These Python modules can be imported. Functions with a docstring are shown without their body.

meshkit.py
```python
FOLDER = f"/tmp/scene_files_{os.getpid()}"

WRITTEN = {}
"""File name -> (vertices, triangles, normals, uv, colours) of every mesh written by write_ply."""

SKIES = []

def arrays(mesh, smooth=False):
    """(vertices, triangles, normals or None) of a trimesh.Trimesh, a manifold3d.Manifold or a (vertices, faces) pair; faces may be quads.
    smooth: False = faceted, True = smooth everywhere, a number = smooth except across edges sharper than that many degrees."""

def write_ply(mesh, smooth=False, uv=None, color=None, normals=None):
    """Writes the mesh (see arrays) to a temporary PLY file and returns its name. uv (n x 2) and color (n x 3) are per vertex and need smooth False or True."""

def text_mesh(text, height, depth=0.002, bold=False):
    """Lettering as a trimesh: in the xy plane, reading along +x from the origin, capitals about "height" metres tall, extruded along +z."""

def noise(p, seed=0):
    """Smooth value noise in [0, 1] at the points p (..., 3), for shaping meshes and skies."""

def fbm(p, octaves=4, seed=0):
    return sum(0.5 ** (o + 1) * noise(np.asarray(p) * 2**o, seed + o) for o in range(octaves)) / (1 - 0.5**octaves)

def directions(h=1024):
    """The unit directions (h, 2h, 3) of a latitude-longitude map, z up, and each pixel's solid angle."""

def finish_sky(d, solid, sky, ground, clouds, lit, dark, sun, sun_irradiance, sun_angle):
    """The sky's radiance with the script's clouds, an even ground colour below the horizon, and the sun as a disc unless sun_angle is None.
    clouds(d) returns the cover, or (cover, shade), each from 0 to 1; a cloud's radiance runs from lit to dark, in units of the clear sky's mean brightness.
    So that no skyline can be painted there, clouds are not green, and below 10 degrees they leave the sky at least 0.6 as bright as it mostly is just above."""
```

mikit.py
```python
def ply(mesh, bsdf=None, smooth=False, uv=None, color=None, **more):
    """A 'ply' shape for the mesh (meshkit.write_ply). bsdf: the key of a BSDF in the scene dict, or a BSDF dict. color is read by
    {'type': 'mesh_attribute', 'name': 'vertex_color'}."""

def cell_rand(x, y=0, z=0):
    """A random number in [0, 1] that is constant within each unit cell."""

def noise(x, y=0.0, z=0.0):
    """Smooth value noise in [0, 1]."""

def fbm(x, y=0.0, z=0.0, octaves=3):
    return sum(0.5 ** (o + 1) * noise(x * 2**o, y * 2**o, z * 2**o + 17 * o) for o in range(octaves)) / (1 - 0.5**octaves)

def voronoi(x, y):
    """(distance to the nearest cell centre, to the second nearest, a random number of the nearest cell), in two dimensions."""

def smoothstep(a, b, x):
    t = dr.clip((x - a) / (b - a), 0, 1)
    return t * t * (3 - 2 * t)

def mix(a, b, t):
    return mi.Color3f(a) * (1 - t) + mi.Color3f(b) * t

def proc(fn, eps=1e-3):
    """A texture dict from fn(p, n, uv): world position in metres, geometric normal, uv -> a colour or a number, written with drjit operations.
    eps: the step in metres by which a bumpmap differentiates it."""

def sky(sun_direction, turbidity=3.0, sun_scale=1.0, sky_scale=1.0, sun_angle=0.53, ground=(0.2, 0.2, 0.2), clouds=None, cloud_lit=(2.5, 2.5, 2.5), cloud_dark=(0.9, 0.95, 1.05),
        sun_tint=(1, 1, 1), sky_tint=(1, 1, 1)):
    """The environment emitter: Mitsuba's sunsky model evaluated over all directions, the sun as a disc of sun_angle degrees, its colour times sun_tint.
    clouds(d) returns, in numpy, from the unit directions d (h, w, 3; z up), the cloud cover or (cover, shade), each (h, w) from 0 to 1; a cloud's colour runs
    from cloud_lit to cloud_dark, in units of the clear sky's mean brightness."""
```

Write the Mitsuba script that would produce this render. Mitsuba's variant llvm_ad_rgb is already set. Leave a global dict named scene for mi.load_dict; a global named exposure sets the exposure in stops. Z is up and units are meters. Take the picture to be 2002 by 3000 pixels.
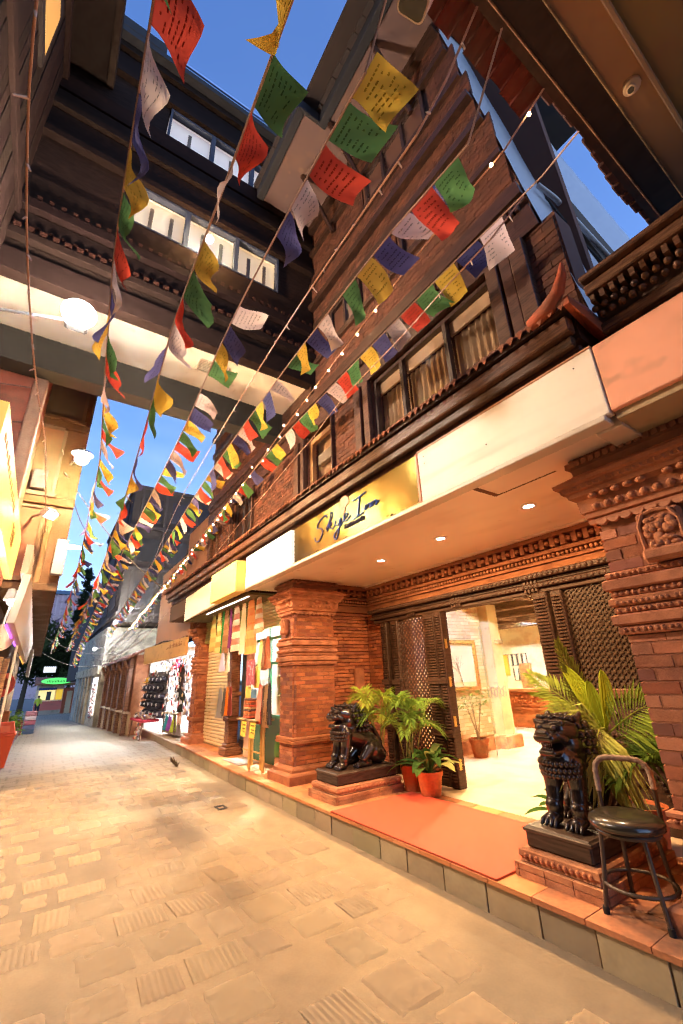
import math, random
import numpy as np, trimesh, manifold3d as m3
import drjit as dr, mitsuba as mi, mikit, meshkit
from mikit import noise, fbm, cell_rand, smoothstep, mix, proc
T = mi.ScalarTransform4f
rng = np.random.default_rng(7)
scene, labels = {}, {}

# ---------------------------------------------------------------- camera, sky, exposure
CAM = np.array([0.0, 0.0, 1.5])
FWD = np.array([0.53029618, 0.7665896, 0.36211374])
UP = np.array([-0.17370792, -0.3198112, 0.93142168])
scene['camera'] = {'type': 'perspective', 'fov': 77.74, 'fov_axis': 'x', 'near_clip': 0.05, 'far_clip': 600.0,
                   'to_world': T().look_at(origin=CAM.tolist(), target=(CAM + FWD).tolist(), up=UP.tolist())}
exposure = 0.34


def cloud(d):
    q = d * np.array([3.0, 3.0, 7.0])
    n = meshkit.fbm(q + 3.1, 5, 4)
    c = np.clip((n - 0.42) / 0.3, 0, 1) * np.clip(1.25 - d[..., 2] * 1.5, 0.05, 1)
    return c * 0.62


scene['sky'] = mikit.sky((0.3, -0.9, 0.5), turbidity=2.6, sun_scale=0.0, sky_scale=6.6, sky_tint=(0.92, 1.05, 1.45), clouds=cloud,
                         cloud_lit=(1.15, 1.45, 2.1), cloud_dark=(0.6, 0.8, 1.3), ground=(0.05, 0.05, 0.05))
scene['sky']['sampling_weight'] = 5.0
WARM = np.array([1.0, 0.60, 0.27])
SODIUM = np.array([1.0, 0.61, 0.28])
COOL = np.array([1.0, 0.84, 0.68])
WHITE = np.array([1.0, 0.86, 0.66])


# ---------------------------------------------------------------- materials
def f_col(p, n, uv):
    # every mesh carries its one colour in its uv: green in the whole part of u, red in the fraction, blue in v
    g = dr.floor(uv.x)
    return mi.Color3f((uv.x - g - 0.005) / 0.99, g / 400.0, uv.y)


COL = proc(f_col)


def V():
    return COL


def coded(c):
    c = np.clip(np.atleast_2d(np.asarray(c, float)), 0, 1)
    return np.stack([np.round(c[:, 1] * 400) + 0.005 + 0.99 * np.clip(c[:, 0], 0, 0.999), c[:, 2]], 1)


def pr(color, rough, spec=0.5, **k):
    return {'type': 'principled', 'base_color': color, 'roughness': rough, 'specular': spec, **k}


def two(b):
    return {'type': 'twosided', 'bsdf': b}


def rgb(*c):
    return {'type': 'rgb', 'value': list(c)}


def bump(b, fn, scale=1.0, eps=2e-3):
    return {'type': 'bumpmap', 'arbitrary': proc(fn, eps), 'scale': scale, 'bsdf': b}


def n3(p, s, o=3):
    return fbm(p.x * s, p.y * s, p.z * s, o)


def blend(a, b, fn):
    return {'type': 'blendbsdf', 'weight': proc(fn), 'a': a, 'b': b}


def f_dirt(p, n, uv):
    return dr.clip(smoothstep(0.45, 0.75, n3(p, 3.1, 4)) * 0.55 + 0.3 * noise(p.x * 60, p.y * 60, p.z * 60) - 0.08, 0, 0.8)


def f_brick(p, n, uv):
    return dr.clip(0.55 * smoothstep(0.35, 0.8, n3(p, 9.0, 3)) + 0.35 * noise(p.x * 140, p.y * 140, p.z * 140) - 0.12, 0, 0.75)


def f_grain(p, n, uv):
    return dr.clip(0.6 * smoothstep(0.3, 0.75, fbm(p.x * 14 + 2 * noise(p.y * 3.1, p.z * 3.3), p.y * 9, p.z * 70, 3)) + 0.2 * noise(p.x * 90, p.y * 14, p.z * 90), 0, 0.9)


def f_stain(p, n, uv):
    return dr.clip(smoothstep(0.5, 0.8, n3(p, 1.7, 4)) * 0.45 + smoothstep(0.62, 0.8, n3(p, 7.0, 3)) * 0.35, 0, 0.8)


def f_smear(p, n, uv):
    return dr.clip(0.35 * smoothstep(0.45, 0.8, fbm(p.x * 2.5, p.y * 1.1, p.z * 7.0, 4)) + 0.5 * smoothstep(0.70, 0.85, fbm(p.x * 6, p.y * 9, p.z * 2.2, 3)), 0, 0.6)


def f_rough(p, n, uv):
    return 0.004 * n3(p, 38.0, 3) + 0.0016 * noise(p.x * 210, p.y * 210, p.z * 210)


def f_hammer(p, n, uv):
    return 0.016 * fbm(p.y * 3.2, p.z * 2.1, 1.0, 2)


def f_street(p, n, uv):
    a = fbm(p.x * 0.9, p.y * 0.55, 3.0, 4)
    b = fbm(p.x * 7.0, p.y * 7.0, 1.0, 3)
    g = noise(p.x * 120, p.y * 120, 0.5)
    c = mix((0.27, 0.205, 0.13), (0.195, 0.155, 0.108), smoothstep(0.40, 0.70, a))
    c = c * (0.86 + 0.22 * b) * (0.93 + 0.14 * g)
    # beyond the last modelled stones the paving is pattern only
    row = dr.floor(p.y / 0.46)
    j = dr.minimum(dr.abs(p.y / 0.46 - row - 0.5), dr.abs((p.x + 0.17 * row) / 0.36 - dr.floor((p.x + 0.17 * row) / 0.36) - 0.5))
    far = smoothstep(8.0, 10.0, p.y) * (1 - smoothstep(0.02, 0.09, j))
    patch = smoothstep(10.6, 11.2, p.y) * 0.4
    return mix(c, (0.33, 0.315, 0.29), patch) * (1 - 0.22 * far)


def f_street_b(p, n, uv):
    return 0.010 * fbm(p.x * 9, p.y * 9, 2.0, 4) + 0.003 * noise(p.x * 75, p.y * 75, 4.0)


def f_lobby(p, n, uv):
    return dr.clip(0.5 * smoothstep(0.4, 0.75, n3(p, 4.0, 4)), 0, 0.6)


def dk(k):
    return pr(rgb(*k), 0.85, 0.3)


scene['bsdf_matte'] = two(pr(V(), 0.82, 0.3))
scene['bsdf_satin'] = two(pr(V(), 0.42, 0.5))
scene['bsdf_gloss'] = two(pr(V(), 0.17, 0.75, clearcoat=0.8, clearcoat_gloss=0.9))
scene['bsdf_brick'] = two(bump(blend(pr(V(), 0.8, 0.3), dk((0.16, 0.055, 0.03)), f_brick), f_rough, 0.8))
scene['bsdf_dirty'] = two(blend(pr(V(), 0.75, 0.3), dk((0.10, 0.07, 0.05)), f_dirt))
scene['bsdf_wood'] = two(blend(pr(V(), 0.5, 0.4), pr(rgb(0.018, 0.008, 0.005), 0.55, 0.4), f_grain))
scene['bsdf_plaster'] = two(blend(pr(V(), 0.85, 0.3), dk((0.30, 0.17, 0.10)), f_stain))
scene['bsdf_limewash'] = two(bump(blend(pr(V(), 0.85, 0.3), dk((0.50, 0.32, 0.20)), f_lobby), f_rough, 1.0))
scene['bsdf_street'] = two(bump(pr(proc(f_street), 0.9, 0.25), f_street_b))
scene['bsdf_stone'] = two(bump(blend(pr(V(), 0.88, 0.25), dk((0.24, 0.19, 0.14)), f_dirt), f_street_b))
scene['bsdf_sett'] = two(bump(blend(pr(V(), 0.9, 0.25), dk((0.255, 0.195, 0.125)), f_stain), f_street_b))
scene['bsdf_paint'] = two(blend(pr(V(), 0.5, 0.4), pr(rgb(0.50, 0.33, 0.22), 0.6, 0.4), f_smear))
scene['bsdf_oldwood'] = two(blend(pr(V(), 0.85, 0.12), pr(rgb(0.010, 0.005, 0.004), 0.9, 0.1), f_grain))
scene['bsdf_brass'] = two(bump(pr(rgb(0.105, 0.066, 0.015), 0.30, 0.5, metallic=1.0), f_hammer))
scene['bsdf_steel'] = two(pr(V(), 0.28, 0.5, metallic=0.9))
scene['bsdf_leaf'] = {'type': 'principledthin', 'base_color': V(), 'roughness': 0.42, 'diff_trans': 0.55, 'spec_trans': 0.0, 'eta': 1.45}
scene['bsdf_cloth'] = {'type': 'principledthin', 'base_color': V(), 'roughness': 0.85, 'diff_trans': 1.0, 'spec_trans': 0.0, 'eta': 1.3}
scene['bsdf_pane'] = {'type': 'thindielectric', 'int_ior': 1.5}
scene['bsdf_black'] = two(pr(rgb(0.01, 0.01, 0.01), 0.6, 0.3))


# ---------------------------------------------------------------- helpers
def num(key):
    if key not in scene and key not in labels:
        return key
    i = 1
    while f'{key}_{i:03d}' in scene or f'{key}_{i:03d}' in labels:
        i += 1
    return f'{key}_{i:03d}'


def thing(name, label, cat, group=None):
    k = num(name)
    labels[k] = {'label': label, 'category': cat}
    if group:
        labels[k]['group'] = group
    return k


NEXT = {}


def unit_rows(a):
    return a / np.maximum(np.linalg.norm(a, axis=1, keepdims=True), 1e-20)


def shape(mesh, mat, col=None, smooth=False, glow=None, weight=None):
    v, f, n = meshkit.arrays(mesh, smooth)
    c = None if col is None else (np.tile(np.asarray(col, float), (len(v), 1)) if np.ndim(col) == 1 else np.asarray(col))
    if n is None:   # facets by split corners, so that all meshes of a material can be joined
        v, c = v[f].reshape(-1, 3), None if c is None else c[f].reshape(-1, 3)
        n = np.repeat(unit_rows(np.cross(v[1::3] - v[::3], v[2::3] - v[::3])), 3, axis=0)
        f = np.arange(len(v)).reshape(-1, 3)
    d = {'type': 'ply', 'filename': meshkit.write_ply((v, f), False, coded(np.full((len(v), 3), 0.5) if c is None else c), None, normals=n), 'face_normals': False, 'bsdf': {'type': 'ref', 'id': 'bsdf_' + mat}}
    if glow is not None:
        d['emitter'] = {'type': 'area', 'radiance': rgb(*map(float, glow))}
        if weight is not None:
            d['emitter']['sampling_weight'] = weight
    return d


def part(parent, name, mesh, mat, col=None, smooth=False, label=None, stuff=False, **k):
    base = f'{parent}__{name}' if parent else name
    i = NEXT.get(base, 0)
    key = base if i == 0 else f'{base}_{i:03d}'
    NEXT[base] = i + 1
    if isinstance(mesh, MB):
        col = mesh.colors() if mesh.has_color else col
        mesh = mesh.mesh()
    scene[key] = shape(mesh, mat, col, smooth, **k)
    if label:
        labels.setdefault(key, {})['label'] = label
    if stuff:
        labels.setdefault(key, {})['kind'] = 'stuff'
    return key


def struct(name, mesh, mat, col=None, smooth=False, label=None):
    key = part(None, name, mesh, mat, col, smooth)
    labels[key] = {'kind': 'structure'}
    if label:
        labels[key]['label'] = label
    return key


def struct_root(name, label):
    labels[name] = {'kind': 'structure', 'label': label}
    return name


BOXF = np.array([[0, 1, 3], [0, 3, 2], [4, 6, 7], [4, 7, 5], [0, 4, 5], [0, 5, 1], [2, 3, 7], [2, 7, 6], [0, 2, 6], [0, 6, 4], [1, 5, 7], [1, 7, 3]])


def unit(v):
    v = np.asarray(v, float)
    return v / np.linalg.norm(v)


class MB:
    """Collects primitives into one mesh with a colour per vertex."""

    def __init__(self):
        self.v, self.f, self.c, self.n, self.has_color = [], [], [], 0, False

    def add(self, v, f, col=None):
        v, f = np.asarray(v, float), np.asarray(f, int)
        if f.shape[1] == 4:
            f = np.vstack([f[:, [0, 1, 2]], f[:, [0, 2, 3]]])
        self.v.append(v); self.f.append(f + self.n); self.n += len(v)
        self.c.append(np.tile([0.5, 0.5, 0.5] if col is None else col, (len(v), 1)))
        if col is not None:
            self.has_color = True
        return self

    def box(self, x0, x1, y0, y1, z0, z1, col=None):
        return self.add([[x, y, z] for x in (x0, x1) for y in (y0, y1) for z in (z0, z1)], BOXF, col)

    def hexa(self, p, col=None):
        """p: eight points ordered as box corners."""
        return self.add(p, BOXF, col)

    def tm(self, m, col=None):
        return self.add(m.vertices, m.faces, col)

    def quad(self, a, b, c, d, col=None):
        return self.add([a, b, c, d], [[0, 1, 2], [0, 2, 3]], col)

    def tube(self, pts, r, sides=8, col=None, cap=True):
        p = np.asarray(pts, float)
        r = np.broadcast_to(r, (len(p),))
        t = np.gradient(p, axis=0)
        t /= np.linalg.norm(t, axis=1, keepdims=True) + 1e-12
        a = np.zeros_like(p)
        ref = np.array([0, 0, 1.0]) if abs(t[0, 2]) < 0.9 else np.array([1.0, 0, 0])
        for i in range(len(p)):
            ref = ref - t[i] * (ref @ t[i])
            ref /= np.linalg.norm(ref) + 1e-12
            a[i] = ref
        b = np.cross(t, a)
        g = np.arange(sides) * 2 * np.pi / sides
        v = p[:, None] + r[:, None, None] * (np.cos(g)[None, :, None] * a[:, None] + np.sin(g)[None, :, None] * b[:, None])
        i, j = np.meshgrid(np.arange(len(p) - 1), np.arange(sides), indexing='ij')
        q = np.stack([i * sides + j, i * sides + (j + 1) % sides, (i + 1) * sides + (j + 1) % sides, (i + 1) * sides + j], -1).reshape(-1, 4)
        v = v.reshape(-1, 3)
        f = np.vstack([q[:, [0, 1, 2]], q[:, [0, 2, 3]]])
        if cap:
            n = len(v)
            v = np.vstack([v, p[:1], p[-1:]])
            k = np.arange(sides)
            m = (len(p) - 1) * sides
            f = np.vstack([f, np.stack([(k + 1) % sides, k, k * 0 + n], 1), np.stack([m + k, m + (k + 1) % sides, k * 0 + n + 1], 1)])
        return self.add(v, f, col)

    def lathe(self, prof, c, sides=24, col=None, axis='z'):
        pr_ = np.asarray(prof, float)
        g = np.arange(sides) * 2 * np.pi / sides
        ring = np.stack([np.cos(g), np.sin(g)], 1)
        v = np.concatenate([pr_[:, None, :1] * ring[None], np.broadcast_to(pr_[:, None, 1:], (len(pr_), sides, 1))], 2).reshape(-1, 3)
        if axis == 'x':
            v = v[:, [2, 0, 1]]
        if axis == 'y':
            v = v[:, [1, 2, 0]]
        i, j = np.meshgrid(np.arange(len(pr_) - 1), np.arange(sides), indexing='ij')
        q = np.stack([i * sides + j, i * sides + (j + 1) % sides, (i + 1) * sides + (j + 1) % sides, (i + 1) * sides + j], -1).reshape(-1, 4)
        return self.add(v + np.asarray(c, float), q, col)

    def ball(self, c, r, col=None, sub=1):
        m = trimesh.creation.icosphere(subdivisions=sub, radius=1.0)
        return self.add(m.vertices * np.asarray(r) + np.asarray(c, float), m.faces, col)

    def grid(self, P, col=None):
        """P: (n, m, 3) points of a sheet."""
        n, m = P.shape[:2]
        i, j = np.meshgrid(np.arange(n - 1), np.arange(m - 1), indexing='ij')
        q = np.stack([i * m + j, (i + 1) * m + j, (i + 1) * m + j + 1, i * m + j + 1], -1).reshape(-1, 4)
        return self.add(P.reshape(-1, 3), q, col)

    def mesh(self):
        return trimesh.Trimesh(np.vstack(self.v), np.vstack(self.f), process=False)

    def colors(self):
        return np.vstack(self.c)


def box(x0, x1, y0, y1, z0, z1):
    return MB().box(x0, x1, y0, y1, z0, z1)


def cbox(x0, x1, y0, y1, z0, z1, b=0.01):
    """A box with chamfered edges."""
    P = []
    for x, sx in ((x0, 1), (x1, -1)):
        for y, sy in ((y0, 1), (y1, -1)):
            for z, sz in ((z0, 1), (z1, -1)):
                P += [[x + sx * b, y + sy * b, z], [x + sx * b, y, z + sz * b], [x, y + sy * b, z + sz * b]]
    return trimesh.convex.convex_hull(np.array(P))


def ringprof(x0, x1, y0, y1, prof):
    """A moulding that runs round a rectangle: prof is a list of (outward offset, z) from bottom to top."""
    m = MB()
    pr_ = np.asarray(prof, float)
    P = np.array([[[x0 - o, y0 - o, z], [x1 + o, y0 - o, z], [x1 + o, y1 + o, z], [x0 - o, y1 + o, z], [x0 - o, y0 - o, z]] for o, z in pr_])
    for k in range(4):
        m.grid(np.transpose(P[:, k:k + 2], (1, 0, 2)))
    return m


def hull(*pts_r):
    """Convex hull of spheres (point, radius)."""
    v = []
    s = trimesh.creation.icosphere(subdivisions=2, radius=1.0).vertices
    for p, r in pts_r:
        v.append(s * r + np.asarray(p, float))
    return m3.Manifold.hull_points(np.vstack(v))


def disc(c, r, n, sides=24):
    """A flat disc whose normal is n."""
    n = unit(n)
    a = unit(np.cross(n, [0.3, 0.5, 0.8]))
    b = np.cross(n, a)
    g = np.arange(sides) * 2 * np.pi / sides
    v = np.asarray(c, float) + r * (np.cos(g)[:, None] * a + np.sin(g)[:, None] * b)
    return MB().add(np.vstack([v, [c]]), [[i, (i + 1) % sides, sides] for i in range(sides)])


def jit(c, a=0.12):
    c = np.asarray(c, float)
    k = 1 + (rng.random() - 0.5) * 2 * a
    return np.clip(c * k * (1 + (rng.random(3) - 0.5) * a * 0.5), 0.003, 0.95)


def text_on(parent, name, txt, height, origin, right, up, mat, col, depth=0.004, bold=False, centre=False):
    """Lettering that reads along 'right' with its capitals towards 'up'."""
    t = meshkit.text_mesh(txt, height, depth, bold)
    v = np.array(t.vertices)
    if centre:
        v[:, 0] -= v[:, 0].max() / 2
    r, u = unit(right), unit(up)
    w = np.asarray(origin, float) + v[:, :1] * r + v[:, 1:2] * u + v[:, 2:] * np.cross(r, u)
    return part(parent, name, trimesh.Trimesh(w, t.faces, process=False), mat, col)


def bricks(parent, origin, along, up, out, w, h, cols, bl=0.22, bh=0.065, joint=0.006, depth=0.03, limit=300, mat='brick', amp=0.16, proud=0.004, name='brick'):
    """Lays bricks course by course on the rectangle w x h: each one a part (the rest, past the limit, one 'stuff' part)."""
    o, a, u, n = np.asarray(origin, float), unit(along), unit(up), unit(out)
    rest, count, row, z = MB(), 0, 0, 0.0
    while z + bh * 0.6 < h:
        z1 = min(z + bh, h)
        x = -bl * (0.5 if row % 2 else 0.0) * (0.8 + 0.4 * rng.random())
        while x < w - 0.01:
            x0, x1 = max(x, 0) + joint / 2, min(x + bl, w) - joint / 2
            x += bl * (0.94 + 0.12 * rng.random())
            if x1 - x0 < 0.02:
                continue
            d = proud * rng.random()
            c = jit(cols[rng.integers(len(cols))], amp)
            za, zb = z + joint / 2, z1 - joint / 2
            P = [o + a * X + u * Z + n * D for X in (x0, x1) for Z in (za, zb) for D in (-depth, d)]
            ch = 0.004
            for q, (X, Z) in enumerate(((x0 + ch, za + ch), (x0 + ch, zb - ch), (x1 - ch, za + ch), (x1 - ch, zb - ch))):
                P[2 * q + 1] = o + a * X + u * Z + n * (d + 0.002 * rng.random())
            if count < limit:
                part(parent, name, MB().hexa(P), mat, c)
                count += 1
            else:
                rest.hexa(P, c)
        z += bh
        row += 1
    if rest.n:
        part(parent, name + 'work', rest, mat, stuff=True)
# ---------------------------------------------------------------- the setting: ground, street, platform
def street_z(y):
    return 0.0 if y < 14 else -(y - 14) * 0.0227


struct('ground', MB().box(-260, 260, -120, 420, -2.6, -2.5), 'matte', (0.12, 0.11, 0.1), label='dark ground beyond the lane')
m = MB()
ys = [-6, 14, 20, 30, 42, 56, 75]
m.grid(np.array([[[x, y, street_z(y)] for x in np.linspace(-4, 6, 6)] for y in ys]))
STREET = struct('street', m, 'street', label='dusty stone paved pedestrian lane between the shopfronts')
# setts: grooved or pecked stones set in dusty cement
row, y = 0, 0.55
stone_cols = [(0.255, 0.195, 0.125), (0.24, 0.183, 0.118), (0.265, 0.203, 0.13), (0.225, 0.173, 0.114)]
while y < 9.6:
    ln = 0.30 + 0.09 * rng.random()
    x = -0.75 + 0.3 * rng.random()
    while x < 2.55:
        wd = 0.20 + 0.14 * rng.random()
        gap = 0.03 + 0.035 * rng.random()
        if x + wd > 2.62:
            break
        if rng.random() < 0.88:
            kind = rng.random()
            n = 10 if y < 4.2 else 6
            t = 0.002 + 0.003 * rng.random()
            skew = (rng.random() - 0.5) * 0.05
            sk2 = (rng.random() - 0.5) * 0.03
            U, W = np.meshgrid(np.linspace(0, 1, 4 * n + 1 if kind < 0.24 else n), np.linspace(0, 1, n), indexing='ij')
            Z = np.full_like(U, t)
            if kind < 0.24:
                ph = U * (2 * np.pi * round(wd / 0.034)) + 0.5 * W
                Z += 0.0032 * np.sin(ph) * (0.45 + 0.55 * meshkit.noise(np.stack([U * 3 + x * 7, W * 3 + y * 5, U * 0], -1)))
            else:
                Z += 0.010 * (meshkit.fbm(np.stack([U * 8 + x * 9, W * 8 + y * 3, U * 0], -1), 3) - 0.5)
            edge = np.minimum(np.minimum(U, 1 - U) * wd, np.minimum(W, 1 - W) * ln)
            Z = np.where(edge < 1e-6, -0.004, Z)
            P = np.stack([x + U * wd + skew * W + sk2 * U * W, y + W * ln + sk2 * U, Z], -1)
            part(STREET, 'paving_stone', MB().grid(P), 'sett', jit(stone_cols[rng.integers(4)], 0.05), smooth=False)
        x += wd + gap
    y += ln + 0.03 + 0.03 * rng.random()

# entrance platform with terracotta tiles and stone kerb
KERB = [(-1.2, 2.74), (4.5, 2.765), (7.6, 2.80), (11.45, 2.965)]


def kerb_x(y):
    return float(np.interp(y, [k[0] for k in KERB], [k[1] for k in KERB]))


PLAT = struct_root('platform', 'raised terracotta tiled platform along the inn front')
m = MB()
for (ya, xa), (yb, xb) in zip(KERB, KERB[1:]):
    m.hexa([[xa + 0.03, ya, -0.05], [xa + 0.03, ya, 0.185], [xb + 0.03, yb, -0.05], [xb + 0.03, yb, 0.185],
            [4.8, ya, -0.05], [4.8, ya, 0.185], [4.8, yb, -0.05], [4.8, yb, 0.185]])
part(PLAT, 'base', m, 'dirty', (0.25, 0.19, 0.14))
y = -1.2
while y < 11.4:
    l = 0.33 + 0.1 * rng.random()
    y1 = min(y + l, 11.45)
    j = 0.006
    o = 0.008 * rng.random()
    P = [[kerb_x(yy) + xx, yy, z] for xx in (0.012 + o, 0.05) for yy in (y + j, y1 - j) for z in (-0.02, 0.165 + 0.004 * rng.random())]
    part(PLAT, 'kerb_stone', MB().hexa(P), 'stone', jit((0.30, 0.25, 0.17), 0.2))
    y = y1
tile_cols = [(0.50, 0.205, 0.085), (0.46, 0.18, 0.075), (0.54, 0.24, 0.11), (0.42, 0.17, 0.08)]
for r in range(4):
    y = -1.2 + 0.15 * (r % 2)
    while y < 11.4:
        l = 0.33
        y1 = min(y + l, 11.44)
        x0, x1 = -0.005 + 0.33 * r, 0.33 * (r + 1) - 0.005
        if not (r > 1 and y > 7.2) and not (r == 3 and y > 6):
            zt = 0.200 + 0.0025 * rng.random()
            P = [[kerb_x(yy) + xx, yy, z] for xx in (x0 + 0.003, x1 - 0.003) for yy in (y + 0.003, y1 - 0.003) for z in (0.172 if r == 0 else 0.19, zt)]
            part(PLAT, 'tile', MB().hexa(P), 'dirty' if rng.random() < 0.4 else 'matte', jit(tile_cols[rng.integers(4)], 0.12))
        y = y1
m = MB()
m.box(4.07, 12.5, 0.2, 9.5, 0.12, 0.2)
struct('lobby_floor', m, 'limewash', (0.60, 0.47, 0.33), label='pale stone floor running from the platform into the lobby')
m = MB()   # step in front of the souvenir shop further on
m.hexa([[2.99, 11.47, -0.05], [2.99, 11.47, 0.16], [3.2, 17.2, -0.15], [3.2, 17.2, 0.13], [5.2, 11.47, -0.05], [5.2, 11.47, 0.16], [5.2, 17.2, -0.15], [5.2, 17.2, 0.13]])
struct('pavement', m, 'stone', (0.33, 0.26, 0.19), label='worn stone step before the souvenir shop')
# ---------------------------------------------------------------- the inn (right of the lane)
BRICK = [(0.44, 0.14, 0.055), (0.38, 0.115, 0.045), (0.48, 0.165, 0.07), (0.29, 0.09, 0.045)]
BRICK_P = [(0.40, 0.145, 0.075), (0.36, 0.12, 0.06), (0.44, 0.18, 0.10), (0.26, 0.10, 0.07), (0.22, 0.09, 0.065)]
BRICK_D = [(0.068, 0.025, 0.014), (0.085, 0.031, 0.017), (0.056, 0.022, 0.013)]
TIMBER = (0.055, 0.022, 0.013)
DARKWOOD = (0.055, 0.024, 0.013)
INN = thing('inn_building', 'dark brick inn front with tiled ledge on the right side of the lane', 'building')


def field(y0, y1, z0, z1, x, cols, hole=()):
    """Brickwork too fine to pick apart: one mesh of bricks on the plane x, facing the lane."""
    m = MB()
    z, r = z0, 0
    while z < z1 - 0.01:
        y = y0 - 0.11 * (r % 2)
        while y < y1 - 0.01:
            a, b = max(y, y0) + 0.003, min(y + 0.22, y1) - 0.003
            if b - a > 0.02 and not any(h[0] < (a + b) / 2 < h[1] and h[2] < z + 0.03 < h[3] for h in hole):
                d = 0.006 * rng.random()
                m.box(x - d, x + 0.03, a, b, z + 0.004, min(z + 0.066, z1), jit(cols[rng.integers(len(cols))], 0.2))
            y += 0.22
        z += 0.07
        r += 1
    return m


def edge_y(z):
    return 0.93 + (z - 3.9) * 0.118


# cores behind the brickwork
XW = 3.0
m = MB()
m.hexa([[XW + 0.02, edge_y(3.44), 3.44], [XW + 0.02, edge_y(9.9), 9.9], [XW + 0.02, 10.3, 3.44], [XW + 0.02, 10.3, 9.9],
        [XW + 0.25, edge_y(3.44), 3.44], [XW + 0.25, edge_y(9.9), 9.9], [XW + 0.25, 10.3, 3.44], [XW + 0.25, 10.3, 9.9]])
holesA = [(1.66, 3.55), (4.46, 5.25), (7.42, 8.55), (9.5, 9.9)]
# the storey with the curtained windows: piers between open reveals, so cut it into pieces
core = MB()
zs0, zs1 = 3.7, 5.2
ys = [edge_y(zs0) + 0.05] + [v for h in holesA for v in h] + [10.3]
for a, b in zip(ys[::2], ys[1::2]):
    core.box(XW + 0.02, XW + 0.28, a, b, zs0, zs1)
core.hexa([[XW + 0.02, edge_y(5.2), 5.2], [XW + 0.02, edge_y(9.9), 9.9], [XW + 0.02, 10.3, 5.2], [XW + 0.02, 10.3, 9.9],
           [XW + 0.28, edge_y(5.2), 5.2], [XW + 0.28, edge_y(9.9), 9.9], [XW + 0.28, 10.3, 5.2], [XW + 0.28, 10.3, 9.9]])
core.box(XW + 0.6, XW + 0.7, 1.0, 10.3, 3.3, 9.9)
core.box(XW + 0.02, XW + 0.7, 0.95, 10.3, 3.3, 3.7)
part(INN, 'wall', core, 'matte', (0.12, 0.05, 0.03))
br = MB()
holeB = [(a, b, 8.25, 8.95) for a, b in ((2.0, 3.3),)] + [(1.9, 2.72, 6.45, 7.1), (3.6, 4.4, 6.45, 7.1)]
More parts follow.
